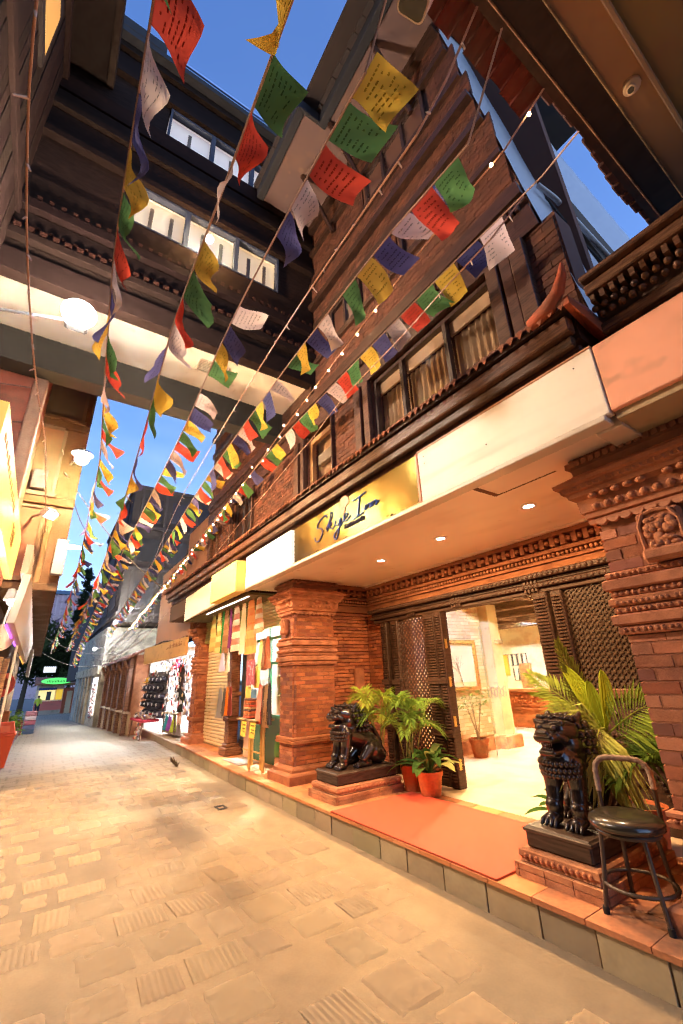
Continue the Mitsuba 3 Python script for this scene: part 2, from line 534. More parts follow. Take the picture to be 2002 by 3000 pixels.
for a, b in ((0.97, 1.38), (3.88, 4.42), (5.62, 7.36), (8.62, 9.45), (9.95, 10.3)):
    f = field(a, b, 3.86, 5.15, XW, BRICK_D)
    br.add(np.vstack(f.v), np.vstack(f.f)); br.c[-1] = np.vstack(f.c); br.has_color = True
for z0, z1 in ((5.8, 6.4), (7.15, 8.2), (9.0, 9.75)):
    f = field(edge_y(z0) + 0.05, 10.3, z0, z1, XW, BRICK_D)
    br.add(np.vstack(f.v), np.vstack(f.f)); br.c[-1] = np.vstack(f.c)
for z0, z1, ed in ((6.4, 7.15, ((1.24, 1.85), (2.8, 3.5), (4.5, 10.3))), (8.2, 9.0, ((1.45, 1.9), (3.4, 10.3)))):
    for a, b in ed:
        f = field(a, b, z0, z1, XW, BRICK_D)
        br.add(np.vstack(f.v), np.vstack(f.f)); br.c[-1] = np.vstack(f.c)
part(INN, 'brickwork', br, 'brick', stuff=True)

# timber bands and pilasters
for i, (z0, z1, d) in enumerate(((5.16, 5.46, 0.03), (5.62, 5.80, 0.07), (6.38, 6.46, 0.05), (7.10, 7.22, 0.06), (7.60, 7.72, 0.10), (8.18, 8.27, 0.06), (8.95, 9.06, 0.07), (9.55, 9.72, 0.10))):
    m = MB()
    m.hexa([[XW - d, edge_y(z0), z0], [XW - d, edge_y(z1), z1], [XW - d, 10.3, z0], [XW - d, 10.3, z1], [XW + 0.015, edge_y(z0), z0], [XW + 0.015, edge_y(z1), z1], [XW + 0.015, 10.3, z0], [XW + 0.015, 10.3, z1]])
    part(INN, 'timber_band', m, 'wood', jit(TIMBER, 0.15))
m = MB()
for y in np.arange(1.2, 10.2, 0.055):
    m.box(XW - 0.055, XW + 0.012, y, y + 0.034, 5.47, 5.60)
part(INN, 'dentil_band', m, 'wood', TIMBER, stuff=True)
for y0, y1 in ((1.39, 1.50), (1.53, 1.655), (3.56, 3.68), (3.72, 3.86), (4.425, 4.455), (5.26, 5.36), (5.46, 5.60), (7.37, 7.415), (8.56, 8.61), (9.45, 9.50), (9.90, 9.95), (1.24, 1.385)):
    part(INN, 'pilaster', cbox(XW - 0.05 - 0.02 * rng.random(), XW + 0.015, y0, y1, 3.86, 5.157, 0.008), 'wood', jit((0.085, 0.036, 0.02), 0.2))


def curtain(y0, y1, z0, z1, x, col, parent, folds=7.0, seed=0):
    n = int((y1 - y0) / 0.012)
    Y = np.linspace(y0, y1, n)
    P = []
    for k, z in enumerate(np.linspace(z0, z1, 6)):
        s = 0.5 + 0.5 * (1 - k / 5)
        P.append(np.stack([x + 0.022 * s * np.sin((Y - y0) / (y1 - y0) * folds * 2 * np.pi + 0.8 * np.sin(Y * 9 + seed)) + 0 * Y, Y, 0 * Y + z], 1))
    part(parent, 'curtain', MB().grid(np.array(P)), 'cloth', col, smooth=True)


def window(y0, y1, z0, z1, bars, x=XW + 0.05, frame=(0.035, 0.018, 0.012), fw=0.05, glassx=0.03, curt=None, inner=None):
    w = f'{INN}__window'
    i = NEXT.get(w, 0)
    NEXT[w] = i + 1
    w = w if i == 0 else f'{w}_{i:03d}'
    m = MB()
    m.box(x, x + 0.07, y0, y0 + fw, z0, z1).box(x, x + 0.07, y1 - fw, y1, z0, z1)
    m.box(x + 0.002, x + 0.068, y0 + fw, y1 - fw, z1 - fw, z1).box(x + 0.002, x + 0.068, y0 + fw, y1 - fw, z0, z0 + fw)
    for b in bars:
        m.box(x - 0.004, x + 0.066, b - fw / 2, b + fw / 2, z0 + fw, z1 - fw)
    part(w, 'frame', m, 'satin', frame)
    edges = [y0] + list(bars) + [y1]
    for a, b in zip(edges, edges[1:]):
        part(w, 'pane', MB().quad([x + glassx, a + 0.01, z0], [x + glassx, a + 0.01, z1], [x + glassx, b - 0.01, z1], [x + glassx, b - 0.01, z0]), 'pane')
        if curt:
            part(w, 'pelmet', MB().box(x + 0.075, x + 0.1, a + 0.02, b - 0.02, z1 - 0.22, z1 - 0.05), 'matte', (0.42, 0.27, 0.16))
            curtain(a + 0.02, b - 0.02, z0, z1 - 0.2, x + 0.14, curt, w, folds=max(3, int((b - a) / 0.085)), seed=b)
    if inner:
        part(w, 'blind', MB().box(x + 0.16, x + 0.18, y0 + 0.02, y1 - 0.02, z0, z1), 'matte', inner)
    return w


window(1.66, 3.55, 3.80, 5.15, (2.30, 3.01), curt=(0.52, 0.34, 0.20))
window(4.46, 5.25, 3.80, 5.1, (), frame=(0.32, 0.17, 0.075), fw=0.09, inner=(0.34, 0.21, 0.12))
part(INN + '__window_001', 'air_conditioner', cbox(XW + 0.10, XW + 0.19, 4.62, 5.08, 4.60, 4.78, 0.01), 'matte', (0.16, 0.13, 0.10))
window(7.42, 8.55, 3.80, 5.15, (7.98,), inner=(0.05, 0.04, 0.04))
window(1.9, 2.72, 6.47, 7.09, (2.3,), x=XW - 0.035, glassx=0.01, inner=None)
window(3.6, 4.4, 6.47, 7.09, (4.0,), x=XW - 0.035, glassx=0.01)
window(2.0, 3.3, 8.28, 8.94, (2.43, 2.87), x=XW - 0.035, glassx=0.01)
# closed backs behind the upper panes are the core wall, dark

# tiled ledge above the sign fascia
XL = 2.50
LEDGE = f'{INN}__ledge'
m = MB()
m.hexa([[XL + 0.02, 0.90, 3.74], [XL + 0.02, 0.90, 3.775], [XL + 0.02, 12.3, 3.74], [XL + 0.02, 12.3, 3.775], [XW + 0.01, 1.0, 3.86], [XW + 0.01, 1.0, 4.03], [XW + 0.01, 12.3, 3.86], [XW + 0.01, 12.3, 4.03]])
m.box(XL + 0.16, XW + 0.01, 0.92, 12.3, 3.58, 3.76)
part(LEDGE, 'timber', m, 'wood', TIMBER)
part(LEDGE, 'beam', cbox(XL + 0.05, XL + 0.14, 0.93, 12.25, 3.61, 3.735, 0.01), 'wood', (0.15, 0.06, 0.03))
part(LEDGE, 'beam', cbox(XL + 0.20, XL + 0.30, 0.95, 12.2, 3.46, 3.575, 0.012), 'wood', (0.14, 0.055, 0.03))
part(LEDGE, 'beam', cbox(XL + 0.10, XL + 0.155, 0.95, 12.2, 3.52, 3.60, 0.01), 'wood', (0.09, 0.04, 0.02))
y = 0.88
while y < 12.2:
    w = 0.078
    tilt = (rng.random() - 0.5) * 0.012
    c = jit((0.30, 0.105, 0.055), 0.25)
    P = []
    for t in np.linspace(0, 1, 3):
        a = np.linspace(0, np.pi, 6)
        P.append(np.stack([0 * a + XL - 0.02 + 0.14 * t, y + w / 2 + tilt * (1 - t) - np.cos(a) * w * 0.47, 3.772 + 0.070 * t + np.sin(a) * 0.028], 1))
    mm = MB().grid(np.array(P))
    fr = [np.array([XL - 0.02, y + w / 2 + tilt - np.cos(a) * w * 0.47, 3.772 + np.sin(a) * 0.028]) for a in np.linspace(0, np.pi, 6)]
    mm.add(fr, [[0, k, k + 1] for k in range(1, 5)])
    part(LEDGE, 'roof_tile', mm, 'dirty', c)
    # drip leaf under each second tile
    if rng.random() < 0.75:
        mm = MB()
        yy = y + w / 2
        h = 0.045 + 0.015 * rng.random()
        mm.add([[XL - 0.018, yy - 0.026, 3.775], [XL - 0.018, yy + 0.026, 3.775], [XL - 0.024, yy, 3.775 - h], [XL - 0.003, yy, 3.765]], [[0, 1, 2], [0, 2, 3], [1, 3, 2]])
        part(LEDGE, 'drip_tile', mm, 'dirty', jit((0.34, 0.10, 0.045), 0.2))
    y += w
# upturned corner ornament
pts = [[XL + 0.02, 1.15, 3.80], [XL - 0.01, 1.0, 3.815], [XL - 0.04, 0.90, 3.86], [XL - 0.06, 0.84, 3.95], [XL - 0.05, 0.83, 4.04]]
part(LEDGE, 'corner_horn', MB().tube(pts, [0.05, 0.055, 0.045, 0.03, 0.01], 8), 'dirty', (0.42, 0.08, 0.03), smooth=True)
m = MB()
m.hexa([[XL - 0.02, 0.86, 3.74], [XL - 0.02, 0.86, 3.80], [XL - 0.02, 0.90, 3.74], [XL - 0.02, 0.90, 3.80], [XW, 0.80, 3.52], [XW, 0.80, 3.66], [XW, 0.93, 3.70], [XW, 0.93, 4.05]])
part(LEDGE, 'end_board', m, 'dirty', (0.42, 0.09, 0.035), label='red painted end board of the tiled ledge')

# eaves with pale soffits; the further one reaches further over the lane
for y0, y1, xe in ((1.35, 3.42, 2.2), (3.42, 10.2, 1.82)):
    e = MB().box(xe + 0.14, XW + 0.05, y0, y1, 9.74, 9.80)
    part(INN, 'eave_soffit', e, 'plaster', (0.17, 0.105, 0.095))
    part(INN, 'eave_board', cbox(xe, xe + 0.13, y0 - 0.05, y1, 9.70, 9.93, 0.01), 'matte', (0.03, 0.03, 0.035))
    y = y0
    while y < y1 - 0.05:
        part(INN, 'eave_tile', cbox(xe - 0.05 - 0.03 * rng.random(), xe + 0.18, y + 0.006, min(y + 0.19, y1), 9.935 + 0.012 * rng.random(), 9.975, 0.006), 'matte', (0.045, 0.035, 0.035))
        y += 0.19
part(INN, 'eave_board', cbox(1.84, 2.2, 3.36, 3.42, 9.70, 9.93, 0.01), 'matte', (0.03, 0.03, 0.035))
m = MB().hexa([[1.9, 1.3, 9.98], [1.9, 1.3, 10.02], [1.9, 10.2, 9.98], [1.9, 10.2, 10.02], [7, 1.3, 11.4], [7, 1.3, 11.5], [7, 10.2, 11.4], [7, 10.2, 11.5]])
part(INN, 'wall', MB().box(XW + 0.02, 5.0, 10.3, 12.2, 3.44, 5.55), 'plaster', (0.22, 0.10, 0.055))
part(INN, 'roof', m, 'matte', (0.05, 0.035, 0.03))
# soffit return above the end wall, hung by struts
for y in (2.2, 3.3, 4.2):
    part(INN, 'strut', MB().tube([[2.95, y, 8.75], [2.35, y, 9.72]], 0.04, 6), 'wood', TIMBER)

# corrugated end wall
m = MB()
N = 150
X = np.linspace(XW + 0.0, 9.6, N)
def ew(x, z):
    return edge_y(z) + 0.03
top = np.interp(X, [3.0, 3.74, 5.97, 6.74, 9.17, 9.6], [12.2, 12.0, 11.2, 10.6, 9.65, 9.5])
rows = []
for t in np.linspace(0, 1, 60):
    Z = 3.4 + (top - 3.4) * t
    rows.append(np.stack([X, edge_y(3.4) + (Z - 3.4) * 0.118 - 0.02 + 0.004 * np.sin(Z * 2 * np.pi / 0.16) + 0 * X, Z], 1))
part(INN, 'clad_wall', m.grid(np.array(rows)), 'satin', (0.42, 0.43, 0.46), label='blue grey clad end wall above the entrance')
def cl(x, z, d):
    return [x, edge_y(z) - 0.02 - d, z]
part(INN, 'shade_beam', MB().hexa([cl(3.82, 6.23, 0.05), cl(4.35, 7.01, 0.05), cl(3.82, 6.23, -0.1), cl(4.35, 7.01, -0.1), cl(5.0, 4.6, 0.05), cl(6.6, 5.9, 0.05), cl(5.0, 4.6, -0.1), cl(6.6, 5.9, -0.1)]), 'matte', (0.07, 0.05, 0.035))
part(INN, 'drain_pipe', MB().tube([cl(3.3, 6.0, 0.05), cl(3.52, 5.94, 0.08), cl(4.74, 5.71, 0.08), cl(5.4, 5.5, 0.08)], 0.026, 8), 'satin', (0.45, 0.45, 0.46), smooth=True)
part(INN, 'cable', MB().tube([cl(3.4, 5.9, 0.04), cl(3.7, 5.5, 0.05), cl(4.1, 5.45, 0.05), cl(4.6, 5.3, 0.05)], 0.010, 5), 'matte', (0.03, 0.03, 0.03))

# near wing wall above the salmon board, with carved cornice
part(INN, 'wing_wall', MB().box(2.84, 3.2, -1.3, 0.84, 3.44, 3.98), 'dirty', (0.13, 0.06, 0.035))
for i, (z0, z1, x0) in enumerate(((3.46, 3.56, 2.80), (3.60, 3.68, 2.78), (3.90, 3.98, 2.70), (3.985, 4.03, 2.65))):
    part(INN, 'cornice_course', cbox(x0, 2.86, -1.3, 0.83, z0, z1, 0.008), 'wood', jit((0.17, 0.075, 0.035), 0.2))
m = MB()
for y in np.arange(-0.7, 0.82, 0.062):
    m.ball([2.775, y, 3.74], [0.03, 0.022, 0.025], jit((0.20, 0.085, 0.04), 0.2))
    m.ball([2.765, y + 0.03, 3.80], [0.028, 0.022, 0.024], jit((0.20, 0.085, 0.04), 0.2))
    m.box(2.72, 2.83, y, y + 0.03, 3.83, 3.89, jit((0.17, 0.075, 0.035), 0.2))
part(INN, 'carved_band', m, 'wood', stuff=True, smooth=False)

# porch soffit, board above the salmon fascia and the beams that carry the signs
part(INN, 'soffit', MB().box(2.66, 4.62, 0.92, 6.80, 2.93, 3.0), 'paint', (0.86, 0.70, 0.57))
part(INN, 'soffit_trim', cbox(2.60, 2.72, 0.9, 6.84, 2.895, 2.935, 0.006), 'satin', (0.62, 0.52, 0.42))
part(INN, 'soffit_trim', cbox(2.72, 3.06, 0.86, 1.02, 2.88, 2.96, 0.006), 'satin', (0.62, 0.50, 0.38))
part(INN, 'soffit_trim', MB().box(4.40, 4.45, 1.3, 6.1, 2.905, 2.929), 'satin', (0.7, 0.58, 0.46))
m = MB()
for a, b in (((2.72, 2.02), (3.07, 2.06)), ((3.07, 2.06), (3.08, 1.5))):
    d = 0.004
    m.box(min(a[0], b[0]) - d, max(a[0], b[0]) + d, min(a[1], b[1]) - d, max(a[1], b[1]) + d, 2.9275, 2.9295)
part(INN, 'access_seam', m, 'matte', (0.18, 0.10, 0.06))
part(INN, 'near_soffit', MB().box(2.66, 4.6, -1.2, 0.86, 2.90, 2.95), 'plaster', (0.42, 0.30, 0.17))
part(INN, 'floor_slab', MB().box(2.70, 4.8, -1.3, 12.2, 3.02, 3.42), 'matte', (0.1, 0.06, 0.04))

# recess walls
RW = f'{INN}__recess_wall'
part(RW, 'core', MB().box(3.7, 4.75, 5.99, 6.2, 0.19, 2.95).box(4.60, 4.8, 5.43, 6.0, 0.19, 2.95).box(4.60, 4.8, 0.4, 1.55, 0.19, 2.95).box(4.62, 4.8, 1.5, 5.5, 2.35, 2.95), 'brick', (0.20, 0.07, 0.035))
bricks(RW, (4.58, 5.97, 0.2), (-1, 0, 0), (0, 0, 1), (0, -1, 0), 0.84, 2.35, BRICK, bl=0.21, bh=0.056, joint=0.004, limit=190)
bricks(RW, (4.58, 5.97, 0.2), (0, -1, 0), (0, 0, 1), (-1, 0, 0), 0.50, 2.35, BRICK, bl=0.21, bh=0.056, joint=0.004, limit=105)
part(RW, 'niche', cbox(4.24, 4.42, 5.90, 5.975, 1.15, 1.62, 0.02), 'brick', (0.40, 0.15, 0.07))
m = MB()
for k, (zz, ww) in enumerate(((1.10, 0.24), (1.06, 0.20))):
    m.box(4.33 - ww / 2, 4.33 + ww / 2, 5.87, 5.97, zz, zz + 0.035)
part(RW, 'niche_sill', m, 'brick', (0.42, 0.17, 0.08))
# cornice of moulded brick along the recess
CO = f'{INN}__cornice'
CB = (0.30, 0.115, 0.05)
for i, (z0, z1, d) in enumerate(((2.50, 2.60, 0.06), (2.605, 2.635, 0.09), (2.70, 2.74, 0.10), (2.86, 2.928, 0.14))):
    part(CO, 'course', MB().box(4.60 - d, 4.61, 1.3, 5.97 - d, z0, z1), 'brick', jit(CB, 0.1))
    part(CO, 'course', MB().box(3.78, 4.61, 5.97 - d, 5.99, z0 + 0.001, z1 - 0.001), 'brick', jit(CB, 0.1))
m = MB()
for y in np.arange(1.35, 5.86, 0.052):
    m.ball([4.515, y, 2.668], [0.02, 0.019, 0.024], jit((0.42, 0.17, 0.08), 0.1))
for x in np.arange(3.82, 4.5, 0.052):
    m.ball([x, 5.885, 2.668], [0.019, 0.02, 0.024], jit((0.42, 0.17, 0.08), 0.1))
part(CO, 'bead_row', m, 'brick', stuff=True, smooth=True)
m = MB()
for k, y in enumerate(np.arange(1.38, 5.84, 0.125)):
    c = jit((0.27, 0.10, 0.045), 0.15)
    m.box(4.47, 4.60, y, y + 0.055, 2.75, 2.855, c)
    m.ball([4.475, y + 0.088, 2.80], [0.03, 0.028, 0.03], c)
for k, x in enumerate(np.arange(3.84, 4.46, 0.125)):
    c = jit((0.27, 0.10, 0.045), 0.15)
    m.box(x, x + 0.055, 5.84, 5.97, 2.75, 2.855, c)
    m.ball([x + 0.088, 5.845, 2.80], [0.028, 0.03, 0.03], c)
part(CO, 'carved_row', m, 'brick', stuff=True)

# ---------------------------------------------------------------- signs on the fascia
XS = 2.62
k = thing('sign_board', 'large blank white fascia board above the inn entrance', 'sign board')
part(k, 'panel', cbox(XS, XS + 0.07, 0.872, 2.50, 2.94, 3.44, 0.006), 'paint', (0.88, 0.77, 0.64))
part(k, 'trim', MB().box(XS - 0.006, XS + 0.076, 0.872, 2.50, 3.442, 3.452), 'satin', (0.6, 0.30, 0.18))
part(k, 'trim', MB().box(XS - 0.004, XS + 0.07, 2.502, 2.53, 2.94, 3.44), 'satin', (0.5, 0.12, 0.06), label='red edge strip of the white fascia board')
m = MB()
for y, z in ((2.42, 3.37), (2.42, 3.30), (1.75, 3.16), (1.0, 3.36)):
    m.ball([XS - 0.001, y, z], 0.006)
part(k, 'screw', m, 'matte', (0.15, 0.1, 0.08))
k = thing('sign_board', 'peeling salmon painted fascia board at the near end of the inn front', 'sign board')
part(k, 'panel', cbox(XS + 0.004, XS + 0.09, -1.3, 0.866, 2.95, 3.44, 0.006), 'plaster', (0.88, 0.40, 0.25))
BR = thing('inn_sign', 'brass sign reading Skye Inn Kathmandu with blue script above the soffit', 'sign')
part(BR, 'plate', cbox(2.645, 2.665, 2.535, 5.0, 2.955, 3.45, 0.003), 'brass')
part(BR, 'bottom_rail', cbox(2.615, 2.70, 2.535, 5.0, 2.935, 2.952, 0.004), 'satin', (0.50, 0.33, 0.14))
for y, z in ((2.56, 2.985), (4.97, 2.985), (3.75, 2.975), (2.95, 2.98), (4.4, 2.975)):
    part(BR, 'bolt', MB().ball([2.642, y, z], [0.008, 0.013, 0.013]), 'matte', (0.08, 0.03, 0.02))
S2 = lambda pts: np.array([[2.638, 4.47 - a, 3.03 + b] for a, b in pts])


def script(pts, r=0.0062, n=60):
    from scipy.interpolate import splprep, splev
    pts = np.asarray(pts, float)
    tck, _ = splprep(pts.T, s=0, k=min(3, len(pts) - 1))
    return MB().tube(S2(np.stack(splev(np.linspace(0, 1, n), tck), 1)), r, 6)


BLUE = (0.04, 0.13, 0.52)
NAVY = (0.035, 0.05, 0.30)
part(BR, 'letter', script([(0.335, 0.305), (0.31, 0.345), (0.22, 0.335), (0.115, 0.285), (0.095, 0.24), (0.17, 0.215), (0.225, 0.17), (0.19, 0.095), (0.11, 0.06), (0.045, 0.09), (0.035, 0.135)]), 'satin', NAVY, smooth=True)
part(BR, 'letter', script([(0.31, 0.155), (0.37, 0.22), (0.455, 0.33), (0.44, 0.345), (0.405, 0.29), (0.365, 0.205), (0.335, 0.125)]), 'satin', NAVY, smooth=True)
part(BR, 'letter', script([(0.35, 0.165), (0.40, 0.205), (0.435, 0.215), (0.43, 0.19), (0.39, 0.175), (0.42, 0.135), (0.465, 0.13), (0.505, 0.155)]), 'satin', NAVY, smooth=True)
part(BR, 'letter', script([(0.53, 0.205), (0.52, 0.155), (0.555, 0.14), (0.615, 0.185), (0.635, 0.205), (0.605, 0.12), (0.56, 0.02), (0.51, -0.025), (0.485, 0.005), (0.54, 0.075), (0.66, 0.145)]), 'satin', BLUE, smooth=True)
part(BR, 'letter', script([(0.66, 0.155), (0.735, 0.18), (0.775, 0.215), (0.74, 0.225), (0.695, 0.185), (0.705, 0.145), (0.77, 0.145), (0.83, 0.18)]), 'satin', BLUE, smooth=True)
part(BR, 'letter', script([(1.02, 0.335), (1.00, 0.24), (0.97, 0.12)], 0.008), 'satin', BLUE, smooth=True)
part(BR, 'letter', script([(0.89, 0.325), (1.01, 0.33), (1.13, 0.345)], 0.0075), 'satin', BLUE, smooth=True)
part(BR, 'letter', script([(0.88, 0.105), (0.97, 0.115), (1.07, 0.125)], 0.0075), 'satin', BLUE, smooth=True)
part(BR, 'letter', script([(1.125, 0.20), (1.115, 0.145), (1.13, 0.155), (1.18, 0.195), (1.195, 0.185), (1.185, 0.145), (1.215, 0.16)]), 'satin', BLUE, smooth=True)
part(BR, 'letter', script([(1.235, 0.20), (1.225, 0.145), (1.24, 0.155), (1.285, 0.195), (1.30, 0.185), (1.29, 0.145), (1.345, 0.17)]), 'satin', BLUE, smooth=True)
text_on(BR, 'letter', 'Kathmandu', 0.052, (2.641, 3.77, 3.075), (0, -1, 0), (0, 0, 1), 'matte', (0.012, 0.01, 0.03), 0.006, True)
from shapely.geometry import Polygon, Point
cap = Point(0, 0).buffer(0.098).difference(Point(0.075, -0.085).buffer(0.062)).union(Polygon([(-0.06, -0.05), (0.01, -0.04), (0.0, -0.13), (-0.065, -0.115)]))
cm = trimesh.creation.extrude_polygon(cap.buffer(0.004), 0.006, engine='earcut')
part(BR, 'emblem', trimesh.Trimesh(np.stack([2.644 - cm.vertices[:, 2], 3.76 - cm.vertices[:, 0], 3.385 + cm.vertices[:, 1]], 1), cm.faces, process=False), 'satin', (0.30, 0.05, 0.02))
k = thing('shop_sign', 'white backlit fascia board between the brass sign and the yellow box', 'sign')
part(k, 'panel', cbox(2.60, 2.66, 5.01, 6.63, 2.93, 3.44, 0.004), 'satin', (0.85, 0.80, 0.70), glow=np.array([1.0, 0.86, 0.62]) * 0.8)
part(k, 'casing', cbox(2.665, 2.74, 5.01, 6.63, 2.93, 3.44, 0.004), 'matte', (0.3, 0.22, 0.15))
k = thing('shop_sign', 'yellow lit box sign jutting out beside the white fascia boards', 'sign')
part(k, 'panel', cbox(2.44, 2.452, 6.66, 7.95, 2.86, 3.38, 0.002), 'satin', (0.8, 0.55, 0.12), glow=np.array([1.0, 0.60, 0.13]) * 0.6)
part(k, 'casing', cbox(2.454, 2.62, 6.655, 7.955, 2.855, 3.385, 0.004), 'satin', (0.70, 0.45, 0.10))
k = thing('shop_sign', 'cream fascia board at the far end above the roller shutter', 'sign')
m = MB().hexa([[2.62, 7.97, 2.90], [2.62, 7.97, 3.42], [2.70, 10.7, 2.87], [2.70, 10.7, 3.42], [2.69, 7.97, 2.90], [2.69, 7.97, 3.42], [2.77, 10.7, 2.87], [2.77, 10.7, 3.42]])
part(k, 'panel', m, 'satin', (0.80, 0.66, 0.44))
part(k, 'underside', MB().box(2.72, 3.6, 6.82, 10.75, 2.86, 2.90), 'matte', (0.10, 0.08, 0.04))
# downlights
for i, y in enumerate((2.05, 3.17, 4.25)):
    k = thing('downlight', ['round downlight in the soffit nearest the right hand brick pillar', 'middle round downlight of the three in the porch soffit', 'round downlight in the soffit nearest the brass sign end of the porch'][i], 'downlight', 'downlights in the porch soffit')
    m = MB().lathe([(0.075, 2.934), (0.075, 2.922), (0.052, 2.920), (0.045, 2.930)], (3.55, y, 0), 24)
    part(k, 'trim_ring', m, 'satin', (0.8, 0.75, 0.68), smooth=40)
    part(k, 'lamp', disc((3.55, y, 2.9265), 0.044, (0, 0, -1)), 'satin', (0.8, 0.8, 0.8), glow=WARM * 3000, weight=1.5)
# ---------------------------------------------------------------- brick pillars with moulded courses
def pillar(label, x0, x1, y0, y1, faces, near, zt=2.93):
    """faces: which sides get single bricks: 'f' towards the lane, 's' the side facing the camera."""
    P = thing('brick_pillar', label, 'pillar', 'carved brick pillars along the inn front')
    core = MB().box(x0 + 0.02, x1, y0 + 0.02, y1 - 0.02, 0.19, zt)
    part(P, 'core', core, 'brick', (0.30, 0.12, 0.065))
    bl, bh = (0.215, 0.074) if near else (0.2, 0.056)
    for za, zb in ((0.40, 0.66), (0.74, 1.68), (2.08, 2.42)):
        if 'f' in faces:
            bricks(P, (x0 + 0.018, y1, za), (0, -1, 0), (0, 0, 1), (-1, 0, 0), y1 - y0, zb - za, BRICK_P, bl, bh, 0.0045, limit=200)
        if 's' in faces:
            bricks(P, (x0, y0 + 0.018, za), (1, 0, 0), (0, 0, 1), (0, -1, 0), x1 - x0, zb - za, BRICK_P if near else BRICK, bl, bh, 0.0045, limit=200)
    MC = [(0.42, 0.165, 0.085), (0.46, 0.18, 0.09), (0.38, 0.145, 0.07)]

    def ring(name, prof, mat='brick', c=None):
        part(P, name, ringprof(x0, x1, y0, y1, prof), mat, jit(MC[rng.integers(3)] if c is None else c, 0.08))

    ring('plinth', [(0.11, 0.19), (0.11, 0.30), (0.09, 0.32), (0.05, 0.33), (0.05, 0.36), (0.02, 0.395), (0.0, 0.40)])
    ring('base_course', [(0.0, 0.655), (0.03, 0.665), (0.035, 0.69), (0.012, 0.70), (0.028, 0.715), (0.028, 0.735), (0.0, 0.745)])
    z = 1.68
    for d, h in ((0.022, 0.055), (0.040, 0.075), (0.018, 0.045), (0.034, 0.06), (0.016, 0.04), (0.042, 0.08), (0.022, 0.045)):
        ring('moulding', [(0.0, z), (d * 0.8, z + 0.004), (d, z + 0.012), (d, z + h - 0.014), (d * 0.6, z + h - 0.004), (0.0, z + h)])
        z += h
    ring('collar', [(0.0, 2.42), (0.025, 2.425), (0.03, 2.455), (0.0, 2.462)])
    ring('capital', [(0.0, 2.46), (0.035, 2.47), (0.04, 2.505), (0.055, 2.51), (0.06, 2.60), (0.095, 2.625), (0.10, 2.655), (0.125, 2.665), (0.13, 2.70), (0.155, 2.71), (0.16, 2.735), (0.06, 2.79), (0.05, 2.80)])
    ring('cap_course', [(0.045, 2.80), (0.05, 2.85), (0.075, 2.86), (0.075, 2.90), (0.05, 2.905), (0.05, 2.929)], c=(0.25, 0.11, 0.06))
    # carved rows on the faces one sees
    sc, bl_, lf, den = MB(), MB(), MB(), MB()
    runs = []
    if 'f' in faces:
        runs.append((lambda t, o, z: [x0 - o, y1 - t, z], y1 - y0, np.array([0, -1.0, 0]), np.array([-1.0, 0, 0])))
    if 's' in faces:
        runs.append((lambda t, o, z: [x0 + t, y0 - o, z], x1 - x0, np.array([1.0, 0, 0]), np.array([0, -1.0, 0])))
    pitch = 0.075 if near else 0.07
    for f, w, a, n in runs:
        for t in np.arange(0.02, w - 0.02, pitch):
            g = np.linspace(np.pi, 2 * np.pi, 9)
            c = np.array(f(t + pitch / 2, 0.034, 2.438))
            v = [c + n * 0.0] + [c + a * np.cos(q) * pitch * 0.48 + np.array([0, 0, 1]) * np.sin(q) * 0.034 for q in g]
            v2 = [p - n * 0.03 for p in v]
            k = len(v)
            sc.add(v + v2, [[0, i, i + 1] for i in range(1, k - 1)] + [[i, i + k, i + 1] for i in range(1, k - 1)] + [[i + 1, i + k, i + k + 1] for i in range(1, k - 1)])
            bl_.ball(np.array(f(t + pitch / 2, 0.055, 2.535)), 0.026 if near else 0.024)
            if rng.random() < 0.8:
                bl_.ball(np.array(f(t + pitch / 2, 0.095, 2.60)) + a * 0.012, [0.03, 0.03, 0.02])
        for t in np.arange(-0.1, w + 0.08, 0.042):
            q = np.array(f(t, 0.126, 2.683))
            den.ball(q, [0.012, 0.012, 0.014], sub=0)
        for t in np.arange(0, w, 0.05):
            q = np.array(f(t, 0.072, 2.88))
            lf.hexa([q + a * i + n * j + np.array([0, 0, 1]) * kz for i in (0, 0.035) for j in (-0.02, 0.012) for kz in (-0.02, 0.018)])
        for zz, dd in ((1.69, 0.024), (1.812, 0.020), (1.858, 0.034), (1.918, 0.018), (2.038, 0.024), (0.68, 0.036)):
            for t in np.arange(0.01, w, 0.036):
                q = np.array(f(t + 0.01 * rng.random(), dd, zz + 0.018))
                den.ball(q, [0.013, 0.013, 0.012 + 0.006 * rng.random()], sub=0)
    part(P, 'scallop_row', sc, 'brick', (0.44, 0.185, 0.10), stuff=True)
    part(P, 'bead_row', bl_, 'brick', (0.46, 0.18, 0.085), stuff=True, smooth=True)
    part(P, 'carved_row', den, 'brick', (0.42, 0.165, 0.08), stuff=True)
    part(P, 'dentil_row', lf, 'brick', (0.24, 0.10, 0.055), stuff=True)
    return P


PR = pillar('broad carved brick pillar at the right edge behind the bar stool', 3.06, 3.9, 0.36, 1.31, 'f', True)
PM = pillar('carved brick pillar between the inn porch and the scarf shop', 3.06, 3.77, 5.79, 6.25, 'fs', False)
PF = pillar('slim carved brick pillar beyond the roller shutter', 3.20, 3.6, 11.0, 11.42, 'fs', False)
